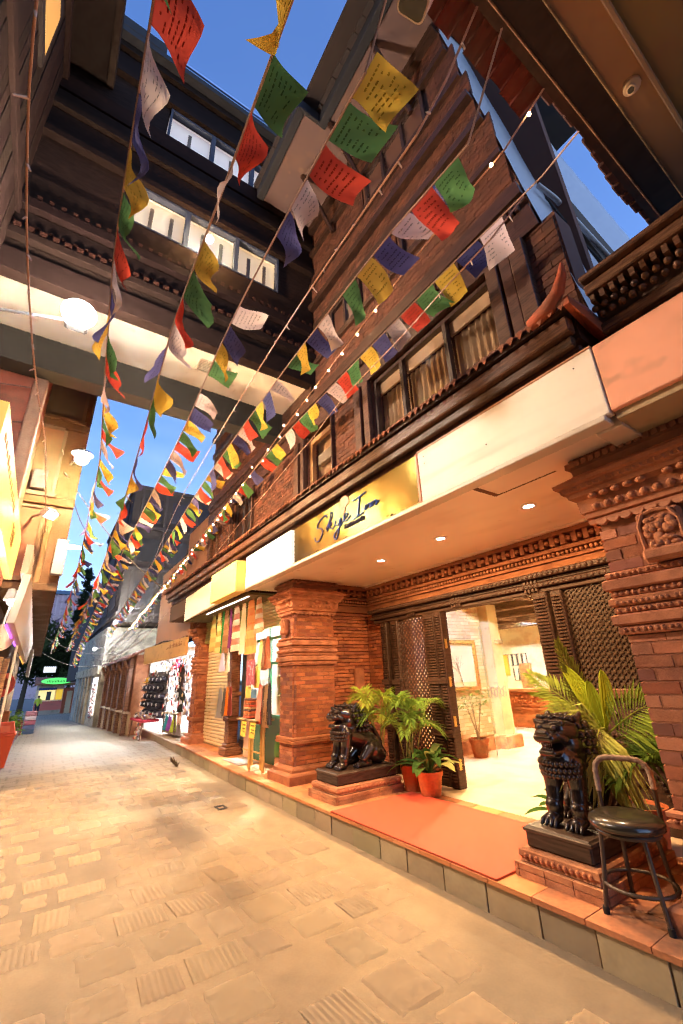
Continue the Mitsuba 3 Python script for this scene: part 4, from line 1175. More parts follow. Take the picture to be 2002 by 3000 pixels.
part(k, 'edge_strip', MB().tube([[-0.40, 12.6, 2.20], [-0.40, 16.5, 2.20]], 0.012, 6), 'satin', (0.6, 0.3, 0.05), glow=(1.2, 0.5, 0.06), weight=0.3)
k = board('narrow upright cream board beyond the long left fascia', 17.5, 20.5, 1.9, 2.7, -0.22, (0.50, 0.45, 0.30))
k = board('dull grey awning board hung over the left shops near the house corner', 7.0, 11.0, 2.95, 3.35, -0.34, (0.30, 0.24, 0.20))


def round_sign(label, c, r, col, emb=None):
    k = thing('round_sign', label, 'sign')
    m = MB().lathe([(0.0, -0.02), (r, -0.02), (r, 0.02), (0.0, 0.02)], c, 32, axis='y')
    part(k, 'disc', m, 'satin', col, smooth=30)
    part(k, 'bracket', MB().tube([[c[0] - r - 0.3, c[1], c[2] + r * 0.6], [c[0], c[1], c[2] + r * 0.9]], 0.012, 6), 'satin', (0.1, 0.1, 0.1))
    return k


round_sign('pale pink round sign hanging at the left edge under the violet light', (-0.55, 8.0, 2.20), 0.19, (0.75, 0.45, 0.35))
k = round_sign('red round sign with dark head emblem at the left edge', (-0.62, 12.4, 1.60), 0.26, (0.62, 0.06, 0.02))
m = MB()
m.ball([-0.60, 12.375, 1.66], [0.12, 0.01, 0.09]).ball([-0.58, 12.37, 1.55], [0.07, 0.012, 0.06]).ball([-0.72, 12.372, 1.70], [0.05, 0.01, 0.03]).ball([-0.48, 12.372, 1.70], [0.05, 0.01, 0.03])
part(k, 'emblem', m, 'matte', (0.16, 0.04, 0.02), smooth=True)
k = thing('slatted_stand', 'pale wooden slatted display stand below the pink round sign', 'stand')
for i in range(6):
    part(k, 'slat', MB().hexa([[-0.80 + 0.075 * i, 8.0, 1.0], [-0.80 + 0.075 * i, 8.0, 2.02 - 0.02 * i], [-0.80 + 0.075 * i, 8.03, 1.0], [-0.80 + 0.075 * i, 8.03, 2.02 - 0.02 * i], [-0.735 + 0.075 * i, 8.0, 1.0], [-0.735 + 0.075 * i, 8.0, 2.02 - 0.02 * i], [-0.735 + 0.075 * i, 8.03, 1.0], [-0.735 + 0.075 * i, 8.03, 2.02 - 0.02 * i]]), 'wood', jit((0.55, 0.30, 0.13), 0.2))
part(k, 'post', MB().tube([[-0.31, 8.0, 0.0], [-0.31, 8.0, 2.1]], 0.018, 6), 'satin', (0.5, 0.48, 0.42))

# dustbin
k = thing('dustbin', 'red plastic dustbin with flap lid at the left road edge', 'dustbin')
RED = (0.70, 0.085, 0.02)
bx = -0.42
m = trimesh.convex.convex_hull(np.array([[bx - 0.19, 12.1, 0.02], [bx + 0.19, 12.1, 0.02], [bx - 0.19, 12.5, 0.02], [bx + 0.19, 12.5, 0.02], [bx - 0.26, 12.02, 0.60], [bx + 0.26, 12.02, 0.60], [bx - 0.26, 12.58, 0.60], [bx + 0.26, 12.58, 0.60]]))
part(k, 'body', m, 'satin', RED)
part(k, 'rim', cbox(bx - 0.28, bx + 0.28, 12.0, 12.6, 0.60, 0.655, 0.015), 'satin', RED)
part(k, 'lid', trimesh.convex.convex_hull(np.array([[bx - 0.25, 12.05, 0.656], [bx + 0.25, 12.05, 0.656], [bx - 0.25, 12.55, 0.656], [bx + 0.25, 12.55, 0.656], [bx - 0.2, 12.12, 0.86], [bx + 0.2, 12.12, 0.86], [bx - 0.2, 12.48, 0.86], [bx + 0.2, 12.48, 0.86]])), 'satin', RED)
part(k, 'flap', MB().hexa([[bx - 0.16, 12.045, 0.68], [bx - 0.15, 12.09, 0.80], [bx - 0.16, 12.06, 0.67], [bx - 0.15, 12.11, 0.79], [bx + 0.16, 12.045, 0.68], [bx + 0.15, 12.09, 0.80], [bx + 0.16, 12.06, 0.67], [bx + 0.15, 12.11, 0.79]]), 'satin', (0.78, 0.16, 0.06))
k = thing('brown_panel', 'rounded brown panel standing behind the red dustbin', 'panel')
part(k, 'board', cbox(-0.72, -0.34, 12.75, 12.8, 0.0, 1.06, 0.02), 'dirty', (0.28, 0.11, 0.04))
# ---------------------------------------------------------------- street lamps
def floodlight(label, head, aim, glow, arm, size=0.2, weight=2.0, group=None):
    k = thing('floodlight', label, 'floodlight', group)
    h, d = np.asarray(head, float), unit(aim)
    s = unit(np.cross(d, [0, 0, 1.0]))
    u = np.cross(s, d)
    P = [h + s * a * size + u * b * size * 0.7 + d * c for a in (-1, 1) for b in (-1, 1) for c in (-0.1, 0.0)]
    part(k, 'housing', MB().hexa(P), 'matte', (0.08, 0.08, 0.08))
    q = [h + s * a * size * 0.9 + u * b * size * 0.6 + d * 0.004 for a, b in ((-1, -1), (1, -1), (1, 1), (-1, 1))]
    mm = MB().quad(*q)
    if np.cross(q[1] - q[0], q[2] - q[0]) @ d < 0:
        mm = MB().quad(*q[::-1])
    part(k, 'lens', mm, 'satin', (0.9, 0.9, 0.9), glow=glow, weight=weight)
    part(k, 'arm', MB().tube([h - d * 0.1] + [np.asarray(a, float) for a in arm], 0.018, 6), 'matte', (0.12, 0.10, 0.09))
    return k


k = thing('floodlight', 'glaring white floodlight on an arm under the bridge', 'floodlight')
part(k, 'globe', MB().ball([-0.30, 4.45, 5.30], [0.17, 0.14, 0.15], sub=2), 'satin', (0.9, 0.9, 0.9), smooth=True, glow=COOL * 800, weight=3.0)
part(k, 'housing', cbox(-0.42, -0.20, 4.56, 4.68, 5.22, 5.42, 0.02), 'matte', (0.08, 0.08, 0.08))
part(k, 'arm', MB().tube([[-0.40, 4.62, 5.3], [-0.75, 4.62, 5.2], [-1.22, 4.66, 5.1]], 0.018, 6), 'matte', (0.12, 0.10, 0.09))
floodlight('small white floodlight on the ochre house above the yellow sign', (-0.24, 7.45, 3.96), (0.5, -0.5, -0.7), COOL * 150, [(-0.45, 7.7, 4.0), (-0.5, 7.95, 4.05)], 0.10, 0.5)
k = thing('street_lamp', 'yellow sodium street lamp on the ochre left house', 'street lamp')
part(k, 'globe', MB().ball([0.0, 6.9, 4.74], 0.10, sub=2), 'satin', (0.9, 0.8, 0.6), smooth=True, glow=SODIUM * 3000, weight=4.0)
part(k, 'hood', MB().lathe([(0.02, 4.89), (0.13, 4.84), (0.15, 4.81)], (0.0, 6.9, 0), 16), 'matte', (0.1, 0.1, 0.1))
part(k, 'arm', MB().tube([[0.0, 6.9, 4.89], [-0.06, 7.6, 5.15], [-0.15, 8.0, 5.1]], 0.02, 6), 'matte', (0.12, 0.1, 0.09))
k = thing('bridge_lamp', 'warm bulb lamp in front of the lit lower bridge windows', 'lamp')
part(k, 'globe', MB().ball([1.03, 4.74, 7.78], 0.06, sub=2), 'satin', (0.9, 0.8, 0.6), smooth=True, glow=WARM * 700, weight=1.0)
part(k, 'stem', MB().tube([[1.03, 4.74, 7.84], [1.03, 4.85, 7.95], [1.03, 4.99, 7.95]], 0.012, 6), 'matte', (0.05, 0.05, 0.05))
k = thing('street_lamp', 'cool white street lamp on a wire frame against the sky on the left', 'street lamp')
part(k, 'head', MB().ball([0.23, 14.0, 5.26], [0.24, 0.1, 0.07], sub=2), 'satin', (0.9, 0.9, 0.9), smooth=True, glow=COOL * 500, weight=0.7)
part(k, 'arm', MB().tube([[0.03, 14.0, 5.15], [0.15, 14.0, 5.22]], 0.02, 6), 'matte', (0.3, 0.25, 0.2))
for i, (p, g, r, lab) in enumerate((((2.80, 20.4, 4.56), 110, 0.13, 'brightest white lamp on the dark grey building'), ((2.50, 21.5, 4.12), 60, 0.09, 'smaller white lamp left of the brightest one on the dark grey building'), ((2.07, 24.0, 3.15), 50, 0.08, 'low white lamp among the tangled cables on the right'))):
    k = thing('wall_lamp', lab, 'lamp')
    part(k, 'bulb', MB().ball(p, r, sub=2), 'satin', (0.9, 0.9, 0.9), smooth=True, glow=np.array([0.95, 1.0, 0.93]) * g * 30, weight=1.0)
    part(k, 'arm', MB().tube([p, [p[0] + 0.5, p[1] + 0.3, p[2] + 0.1]], 0.02, 6), 'matte', (0.1, 0.1, 0.1))
k = thing('pole_lamp', 'white spot lamp on a thin pole over the pale pink round sign', 'lamp')
part(k, 'bulb', MB().ball([-0.50, 8.0, 2.72], 0.06, sub=2), 'satin', (0.9, 0.9, 0.9), smooth=True, glow=np.array([1.0, 0.9, 0.75]) * 800, weight=0.7)
part(k, 'pole', MB().tube([[-0.50, 8.02, 2.68], [-0.56, 8.05, 2.2], [-0.60, 8.05, 1.9]], 0.014, 6), 'satin', (0.4, 0.38, 0.36))
part(k, 'cone', MB().lathe([(0.03, 3.0), (0.09, 2.74)], (-0.52, 8.0, 0), 14), 'satin', (0.55, 0.58, 0.62))
k = thing('shop_lamp', 'warm lamp under the yellow sign at the left edge', 'lamp')
part(k, 'bulb', MB().ball([-0.58, 5.6, 2.70], 0.06, sub=2), 'satin', (0.9, 0.8, 0.6), smooth=True, glow=WARM * 900, weight=0.7)
part(k, 'stem', MB().tube([[-0.58, 5.6, 2.74], [-0.58, 5.6, 2.86]], 0.012, 6), 'matte', (0.1, 0.1, 0.1))
# ---------------------------------------------------------------- carpet
k = thing('red_carpet', 'plain orange red carpet laid on the platform before the doorway', 'carpet')
m = MB()
N, Mm = 40, 70
X, Y = np.meshgrid(np.linspace(2.765, 3.89, N), np.linspace(2.36, 4.40, Mm), indexing='ij')
Z = 0.212 + 0.004 * meshkit.fbm(np.stack([X * 3, Y * 3, X * 0], -1), 3)
m.grid(np.stack([X, Y, Z], -1))
part(k, 'pile', m, 'matte', (0.55, 0.080, 0.045), smooth=True)
part(k, 'edge', MB().box(2.762, 2.766, 2.36, 4.40, 0.2, 0.2125).box(2.766, 3.888, 2.357, 2.36, 0.2, 0.2125).box(2.766, 3.888, 4.40, 4.403, 0.2, 0.2125), 'matte', (0.30, 0.05, 0.02))

# ---------------------------------------------------------------- guardian lions on pedestals
def solid(parts, edge=0.009, it=3):
    s = parts[0]
    for p in parts[1:]:
        s = s + p
    s = s.refine_to_length(edge)
    mm = s.to_mesh()
    t = trimesh.Trimesh(mm.vert_properties[:, :3], mm.tri_verts, process=True)
    trimesh.smoothing.filter_taubin(t, lamb=0.5, nu=0.53, iterations=it)
    return t


def lion(label, xc, yc, z0, turn, bl):
    k = thing('lion_statue', label, 'statue', 'guardian lions flanking the entrance')
    r_ = np.random.default_rng(11)

    def W(f, s, z):   # f forward to the lane, s sideways, z up from the plinth
        return np.array([xc - f, yc + s, z0 + z])

    def tr(t):
        v = np.asarray(t.vertices)
        return trimesh.Trimesh(np.stack([xc - v[:, 0], yc + v[:, 1], z0 + v[:, 2]], 1), t.faces[:, ::-1], process=False)

    H = lambda *a: hull(*[(np.array(p), q) for p, q in a])
    P = []
    P.append(H(((0.20, 0, 0.40), 0.125), ((0.10, 0, 0.42), 0.14)))
    P.append(H(((0.12, 0, 0.38), 0.14), ((-0.10, 0, 0.30), 0.135)))
    P.append(H(((-0.10, 0, 0.30), 0.135), ((-0.24, 0, 0.16), 0.145)))
    for s in (-1, 1):
        P.append(H(((-0.20, s * 0.09, 0.16), 0.12), ((-0.29, s * 0.08, 0.10), 0.10)))
        P.append(H(((-0.14, s * 0.12, 0.19), 0.08), ((-0.02, s * 0.13, 0.09), 0.052)))
        P.append(H(((-0.03, s * 0.13, 0.08), 0.045), ((-0.07, s * 0.13, 0.04), 0.042)))
        P.append(H(((-0.10, s * 0.13, 0.035), 0.04), ((0.06, s * 0.13, 0.03), 0.034)))
        P.append(H(((0.19, s * 0.085, 0.37), 0.078), ((0.20, s * 0.088, 0.22), 0.058)))
        P.append(H(((0.20, s * 0.088, 0.23), 0.059), ((0.235, s * 0.09, 0.07), 0.05)))
        P.append(H(((0.235, s * 0.09, 0.05), 0.048), ((0.29, s * 0.09, 0.038), 0.042)))
        for j, o in enumerate((-0.042, -0.014, 0.014, 0.042)):
            P.append(H(((0.27, s * 0.09 + o, 0.05), 0.016), ((0.325, s * 0.09 + o * 1.15, 0.035), 0.0145), ((0.345, s * 0.09 + o * 1.2, 0.014), 0.011)))
            P.append(H(((0.03, s * 0.13 + o * 0.85, 0.04), 0.014), ((0.085, s * 0.13 + o, 0.028), 0.013), ((0.10, s * 0.13 + o, 0.012), 0.009)))
        P.append(H(((0.235, s * 0.09, 0.098), 0.058), ((0.237, s * 0.09, 0.112), 0.058)))
    # head: broad box skull, square muzzle, open mouth
    P.append(H(((0.16, 0.075, 0.58), 0.075), ((0.16, -0.075, 0.58), 0.075), ((0.24, 0.06, 0.60), 0.06), ((0.24, -0.06, 0.60), 0.06), ((0.18, 0, 0.62), 0.06)))
    P.append(H(((0.15, 0.06, 0.50), 0.09), ((0.15, -0.06, 0.50), 0.09), ((0.12, 0, 0.42), 0.11)))
    P.append(H(((0.24, 0.06, 0.555), 0.04), ((0.24, -0.06, 0.555), 0.04), ((0.345, 0.05, 0.55), 0.033), ((0.345, -0.05, 0.55), 0.033)))
    P.append(H(((0.20, 0.06, 0.455), 0.035), ((0.20, -0.06, 0.455), 0.035), ((0.335, 0.045, 0.455), 0.022), ((0.335, -0.045, 0.455), 0.022)))
    P.append(H(((0.36, 0.03, 0.582), 0.022), ((0.36, -0.03, 0.582), 0.022), ((0.35, 0, 0.592), 0.024)))
    for s in (-1, 1):
        P.append(H(((0.27, s * 0.03, 0.635), 0.022), ((0.262, s * 0.095, 0.645), 0.024)))
        P.append(H(((0.10, s * 0.105, 0.62), 0.03), ((0.05, s * 0.125, 0.69), 0.018)))
        P.append(H(((0.30, s * 0.075, 0.57), 0.024), ((0.25, s * 0.10, 0.54), 0.026)))
    P.append(H(((-0.33, 0, 0.08), 0.04), ((-0.385, 0, 0.22), 0.032)))
    P.append(H(((-0.385, 0, 0.22), 0.032), ((-0.30, 0, 0.36), 0.028)))
    P.append(H(((-0.30, 0, 0.36), 0.028), ((-0.25, 0, 0.40), 0.035)))
    body = tr(solid(P))
    part(k, 'body', body, 'gloss', (0.010, 0.006, 0.005), smooth=True)
    m = MB()
    for s in (-1, 1):
        m.ball(W(0.305, s * 0.055, 0.615), 0.021, (0.03, 0.02, 0.016))
        m.ball(W(0.322, s * 0.056, 0.616), 0.010, (0.10, 0.08, 0.06))
    part(k, 'eyes', m, 'gloss', smooth=True)
    m = MB()
    for s in np.linspace(-0.045, 0.045, 7):
        m.lathe([(0.008, 0.01), (0.0, -0.02)], W(0.345, s, 0.518), 6)
        m.lathe([(0.0, 0.02), (0.007, 0.0)], W(0.335, s * 0.9, 0.47), 6)
    part(k, 'teeth', m, 'gloss', (0.12, 0.08, 0.06))
    m = MB()   # curls of the mane in rows over the back of the head and shoulders
    for row, (zz, f0, rad) in enumerate(((0.665, 0.08, 0.135), (0.615, 0.05, 0.165), (0.56, 0.03, 0.175), (0.505, 0.01, 0.175), (0.45, -0.01, 0.175), (0.395, -0.02, 0.17))):
        nn = 13
        for i in range(nn):
            a = np.radians(-118 + 236 * (i + 0.5 * (row % 2)) / (nn - 0.5))
            f = f0 - np.cos(a) * rad * 0.92
            s = np.sin(a) * rad * (0.80 if row < 2 else 0.92)
            m.ball(W(f, s, zz), [0.024, 0.024, 0.026], sub=1)
            m.ball(W(f - 0.012 * np.cos(a), s + 0.014 * np.sin(a), zz - 0.008), 0.015, sub=1)
    for i in range(11):
        m.ball(W(0.20 + 0.03 * r_.random(), -0.11 + 0.022 * i, 0.675), 0.017)
        m.ball(W(0.275, -0.10 + 0.02 * i, 0.655), 0.011)
    part(k, 'mane_curls', m, 'gloss', (0.014, 0.008, 0.006), stuff=True, smooth=True)
    m = MB()
    for row, (zz, rr) in enumerate(((0.385, 0.150), (0.345, 0.148), (0.31, 0.142))):
        for i in range(13):
            a = np.radians(-75 + 150 * (i + 0.5 * (row % 2)) / 12.5)
            m.ball(W(0.185 + np.cos(a) * rr * 0.95, np.sin(a) * rr, zz), [0.017, 0.017, 0.021], sub=1)
    part(k, 'bell_collar', m, 'gloss', (0.025, 0.015, 0.011), stuff=True, smooth=True)
    m = MB()
    for s in (-1, 1):
        for zz in np.linspace(0.15, 0.33, 8):
            g = np.linspace(0, 2 * np.pi, 15)
            rr = 0.053 + 0.035 * (zz - 0.1)
            cf = 0.235 - 0.04 * min(1, (zz - 0.07) / 0.15)
            m.tube(np.stack([xc - cf - rr * np.cos(g), yc + s * 0.0885 + rr * np.sin(g), z0 + zz + 0 * g], 1), 0.005, 5)
    part(k, 'leg_rings', m, 'gloss', (0.015, 0.009, 0.007), smooth=True)
    part(k, 'plinth', cbox(xc - 0.43, xc + 0.44, yc - 0.23, yc + 0.23, z0 - 0.125, z0, 0.012), 'wood', (0.05, 0.03, 0.022))
    part(k, 'plinth_band', ringprof(xc - 0.43, xc + 0.44, yc - 0.23, yc + 0.23, [(0.0, z0 - 0.035), (0.007, z0 - 0.03), (0.007, z0 - 0.015), (0.0, z0 - 0.01)]), 'wood', (0.09, 0.055, 0.04))
    # brick pedestal
    p = thing('pedestal', bl, 'pedestal', 'brick pedestals under the lions')
    PC = (0.42, 0.19, 0.10)
    x0, x1, y0, y1 = xc - 0.44, xc + 0.44, yc - 0.24, yc + 0.24
    zt = z0 - 0.127
    part(p, 'top_course', ringprof(x0, x1, y0, y1, [(0.0, 0.28), (0.03, 0.285), (0.022, 0.30), (0.035, 0.315), (0.03, zt - 0.012), (0.015, zt)]).box(x0 - 0.014, x1 + 0.014, y0 - 0.014, y1 + 0.014, zt - 0.02, zt - 0.001), 'brick', PC)
    m = MB()
    for t in np.arange(y0 + 0.02, y1, 0.04):
        m.ball([x0 - 0.036, t, 0.318], [0.012, 0.014, 0.02])
    for t in np.arange(x0 + 0.02, x1, 0.04):
        m.ball([t, y0 - 0.036, 0.318], [0.014, 0.012, 0.02])
    part(p, 'leaf_row', m, 'brick', (0.44, 0.17, 0.085), stuff=True)
    part(p, 'core', MB().box(x0 - 0.04, x1 + 0.04, y0 - 0.04, y1 + 0.04, 0.19, 0.279), 'brick', (0.30, 0.14, 0.08))
    for z, h in ((0.2, 0.04), (0.242, 0.038)):
        for t in np.arange(y0 - 0.06, y1 + 0.03, 0.19):
            part(p, 'brick', MB().box(x0 - 0.062, x0 - 0.03, t + 0.003, min(t + 0.187, y1 + 0.06), z + 0.002, z + h), 'brick', jit((0.46, 0.22, 0.12), 0.12))
        for t in np.arange(x0 - 0.028, x1 + 0.03, 0.19):
            part(p, 'brick', MB().box(t + 0.003, min(t + 0.187, x1 + 0.06), y0 - 0.062, y0 - 0.03, z + 0.002, z + h), 'brick', jit((0.46, 0.22, 0.12), 0.12))
    return k


lion('glossy black seated lion statue before the left lattice, facing the lane', 3.42, 4.84, 0.487, 0, 'brick pedestal with leaf course under the left lion')
lion('glossy black seated lion statue beside the bar stool, facing the lane', 3.45, 2.04, 0.487, 0, 'brick pedestal with leaf course under the right lion')

# ---------------------------------------------------------------- bar stool
k = thing('bar_stool', 'black padded bar stool with bent tube back at the near end of the platform', 'stool')
sx, sy, sz = 3.05, 1.575, 0.69
m = MB().lathe([(0.0, sz), (0.10, sz - 0.002), (0.155, sz - 0.010), (0.19, sz - 0.028), (0.20, sz - 0.05), (0.195, sz - 0.072), (0.175, sz - 0.08), (0.0, sz - 0.082)], (sx, sy, 0), 40)
part(k, 'seat', m, 'gloss', (0.018, 0.015, 0.011), smooth=True)
part(k, 'seat_rim', MB().lathe([(0.168, sz - 0.083), (0.172, sz - 0.090), (0.168, sz - 0.104), (0.155, sz - 0.104), (0.150, sz - 0.085)], (sx, sy, 0), 40), 'satin', (0.05, 0.035, 0.025), smooth=40)
for i, a in enumerate((134, 234, 42, 322)):
    c, s = math.cos(math.radians(a)), math.sin(math.radians(a))
    leg = [[sx + c * 0.148, sy + s * 0.148, sz - 0.09], [sx + c * 0.17, sy + s * 0.17, 0.42], [sx + c * 0.205, sy + s * 0.205, 0.215]]
    part(k, 'leg', MB().tube(leg, 0.0125, 10), 'satin', (0.055, 0.035, 0.025), smooth=True)
    part(k, 'foot', MB().tube([[sx + c * 0.205, sy + s * 0.205, 0.235], [sx + c * 0.207, sy + s * 0.207, 0.201]], 0.017, 10), 'matte', (0.02, 0.018, 0.016), smooth=40)
g = np.linspace(0, 2 * np.pi, 41)
part(k, 'foot_ring', MB().tube(np.stack([sx + 0.182 * np.cos(g), sy + 0.182 * np.sin(g), 0.345 + 0 * g], 1), 0.010, 8), 'satin', (0.06, 0.04, 0.028), smooth=True)
bd = unit([0.97, 0.25, 0])
sd2 = np.array([-bd[1], bd[0], 0])
B0 = np.array([sx, sy, 0]) + bd * 0.165
loop = []
for t, z in ((-0.155, sz - 0.09), (-0.155, sz + 0.03), (-0.155, sz + 0.14), (-0.145, sz + 0.205), (-0.11, sz + 0.24), (-0.05, sz + 0.25), (0.05, sz + 0.25), (0.11, sz + 0.24), (0.145, sz + 0.205), (0.155, sz + 0.14), (0.155, sz + 0.03), (0.155, sz - 0.09)):
    loop.append(B0 + sd2 * t + bd * (0.10 * (z - sz + 0.1)) + np.array([0, 0, z]))
loop = np.array(loop)
from scipy.interpolate import splprep, splev
tck, _ = splprep(loop.T, s=0, k=3)
cur = np.stack(splev(np.linspace(0, 1, 90), tck), 1)
part(k, 'back_tube', MB().tube(cur, 0.0125, 10), 'satin', (0.045, 0.03, 0.022), smooth=True)
rr = 0.017 + 0.0028 * np.sin(np.arange(58) * 2.3) * np.sin(np.arange(58) * 0.77 + 1)
part(k, 'torn_wrap', MB().tube(cur[18:76], rr, 10), 'dirty', (0.40, 0.30, 0.25), smooth=True, label='torn pale wrapping round the top of the back')

# ---------------------------------------------------------------- pots and plants
def pot(parent, c, r, h, col=(0.48, 0.12, 0.04)):
    x, y, z = c
    part(parent, 'pot', MB().lathe([(0.0, z), (r * 0.70, z), (r * 0.72, z + h * 0.1), (r * 0.92, z + h * 0.80), (r * 1.0, z + h * 0.81), (r * 1.02, z + h), (r * 0.93, z + h), (r * 0.9, z + h * 0.9), (0.0, z + h * 0.88)], (x, y, 0), 28), 'dirty', col, smooth=35)
    part(parent, 'soil', disc((x, y, z + h * 0.905), r * 0.9, (0, 0, 1), 20), 'matte', (0.03, 0.02, 0.013))


def frond(base, az, rise, length, nleaf, leaflen, col, droop=1.0, width=0.012, r=None, twist=0.0):
    """One arching feather leaf: a rachis with rows of narrow leaflets."""
    r = r or rng
    d = np.array([math.cos(az), math.sin(az), 0])
    t = np.linspace(0, 1, 16)
    horiz = length * (np.cos(rise) * t + 0.25 * droop * t * t)
    vert = length * (np.sin(rise) * t - 0.62 * droop * t * t * t)
    C = np.asarray(base) + d * horiz[:, None] + np.array([0, 0, 1.0]) * vert[:, None]
    m = MB()
    m.tube(C, np.linspace(0.006, 0.0015, 16), 5, col=np.asarray(col) * 0.9 + [0.03, 0.02, 0])
    T_ = np.gradient(C, axis=0)
    T_ /= np.linalg.norm(T_, axis=1, keepdims=True)
    side = np.cross(T_, np.array([0, 0, 1.0]))
    side /= np.linalg.norm(side, axis=1, keepdims=True) + 1e-9
    nor = np.cross(side, T_)
    for i in range(nleaf):
        u = 0.20 + 0.80 * (i + 0.3 * r.random()) / nleaf
        k_ = u * 15
        a = int(min(14, k_))
        w_ = k_ - a
        p = C[a] * (1 - w_) + C[a + 1] * w_
        tt, ss, nn = T_[a], side[a], nor[a]
        for s in (-1, 1):
            L_ = leaflen * (0.55 + 0.9 * math.sin(math.pi * min(1, 0.15 + 0.8 * u))) * (0.75 + 0.3 * r.random()) * (1 - 0.45 * u)
            dr_ = unit(ss * s * (0.85 - 0.35 * u) + tt * (0.55 + 0.5 * u) + nn * (0.28 + twist) + 0.12 * (r.random(3) - 0.5))
            w = width * (0.8 + 0.4 * r.random())
            q = unit(np.cross(dr_, nn))
            mid = p + dr_ * L_ * 0.45 + np.array([0, 0, -0.02 * L_])
            tip = p + dr_ * L_ + np.array([0, 0, -0.38 * L_ * droop * (0.6 + 0.6 * r.random())])
            cc = np.clip(np.asarray(col) * (0.75 + 0.5 * r.random()), 0, 1)
            lift = nn * w * 0.35
            m.add([p, mid + q * w + lift, mid, mid - q * w + lift, tip], [[0, 1, 2], [0, 2, 3], [1, 4, 2], [2, 4, 3]], cc)
    return m


def palm(label, c, potr, poth, n, length, leaflen, col, rise=(0.9, 1.35), stems=6, width=0.012, azs=None, seed=0, nleaf=22, group='potted palms beside the entrance', z0=0.205, droop=1.0, hstem=0.35):
    k = thing('potted_palm', label, 'palm', group)
    r = np.random.default_rng(seed)
    pot(k, (c[0], c[1], z0), potr, poth)
    zb = z0 + poth * 0.88
    for i in range(n):
        az = (azs[i] if azs is not None else i * 2.4 + 0.5 * r.random())
        b = np.array([c[0], c[1], zb]) + 0.5 * potr * np.array([math.cos(i * 1.7), math.sin(i * 1.7), 0])
        ri = rise[0] + (rise[1] - rise[0]) * r.random()
        hs = hstem * (0.6 + 0.6 * r.random())
        lean = np.array([math.cos(az), math.sin(az), 0]) * hs * 0.22
        top = b + lean + np.array([0, 0, hs])
        part(k, 'stem', MB().tube([b, b + lean * 0.35 + np.array([0, 0, hs * 0.5]), top], [0.008, 0.007, 0.0055], 6), 'satin', (0.28, 0.24, 0.06), smooth=True)
        part(k, 'frond', frond(top, az, ri, length * (0.75 + 0.4 * r.random()), nleaf, leaflen * (0.85 + 0.3 * r.random()), jit(col, 0.25), droop, width, r), 'leaf')
    return k


GREEN, YGREEN, DGREEN = (0.11, 0.19, 0.025), (0.24, 0.28, 0.03), (0.05, 0.11, 0.02)
palm('feathery yellow green palm rising behind the left lion', (3.88, 4.98), 0.13, 0.24, 12, 0.62, 0.26, (0.26, 0.31, 0.04), (1.0, 1.42), seed=3, hstem=0.52, azs=[3.3, 2.7, 3.9, 3.0, 4.4, 2.2, 1.5, 0.6, 5.2, 3.5, 4.9, 2.9], width=0.010)
palm('feathery green palm in a tall terracotta pot before the left lattice', (3.98, 4.47), 0.135, 0.27, 11, 0.60, 0.24, (0.17, 0.28, 0.05), (0.95, 1.4), seed=5, hstem=0.46, azs=[3.5, 4.5, 5.2, 2.5, 0.4, 3.0, 4.1, 5.7, 1.2, 4.8, 3.8], width=0.010)
k = thing('potted_plant', 'broad leaved green plant in a round terracotta pot at the carpet corner', 'plant')
px, py = 3.96, 4.15
pot(k, (px, py, 0.205), 0.155, 0.25, (0.56, 0.15, 0.05))


def bleaf(base, az, rise, L_, w, col, bend=0.5):
    d = np.array([math.cos(az), math.sin(az), 0])
    t = np.linspace(0, 1, 9)
    C = np.asarray(base) + d * (L_ * (np.cos(rise) * t + 0.2 * t * t))[:, None] + np.array([0, 0, 1.0]) * (L_ * (np.sin(rise) * t - bend * t ** 3))[:, None]
    s = np.array([-d[1], d[0], 0])
    prof = w * np.where(t < 0.35, 0.08, np.sin(np.pi * np.clip((t - 0.33) / 0.67, 0, 1)) ** 0.7) + 0.0015
    P = np.stack([C + s * prof[:, None] + np.array([0, 0, 0.25]) * prof[:, None], C, C - s * prof[:, None] + np.array([0, 0, 0.25]) * prof[:, None]], 1)
    return MB().grid(P, col)


for i in range(30):
    cc = jit((0.06, 0.13, 0.03) if i % 5 else (0.26, 0.30, 0.10), 0.3)
    part(k, 'leaf', bleaf((px + 0.05 * (rng.random() - .5), py + 0.05 * (rng.random() - .5), 0.43), i * 2.4, 0.5 + 0.9 * rng.random(), 0.30 + 0.22 * rng.random(), 0.05 + 0.02 * rng.random(), cc, 0.3 + 0.4 * rng.random()), 'leaf', smooth=True)
# the big palm behind the right lion: canes from the pot, one crown of bright leaves
k = thing('potted_palm', 'broad leaved bright palm behind the right lion and the stool', 'palm', 'potted palms beside the entrance')
pot(k, (4.10, 1.96, 0.205), 0.17, 0.28)
CR = np.array([3.74, 1.93, 1.02])
for q in range(3):
    part(k, 'stem', MB().tube([[4.08 + 0.03 * q, 1.93 + 0.03 * q, 0.44], [3.96, 1.94 + 0.02 * q, 0.75], CR + [0.0, 0.02 * q - 0.02, 0.04]], [0.014, 0.012, 0.010], 7), 'satin', (0.25, 0.24, 0.06), smooth=True)


def curve(a, b, lift, n=16):
    t = np.linspace(0, 1, n)[:, None]
    return np.asarray(a) * (1 - t) + np.asarray(b) * t + np.asarray(lift) * 4 * t * (1 - t)


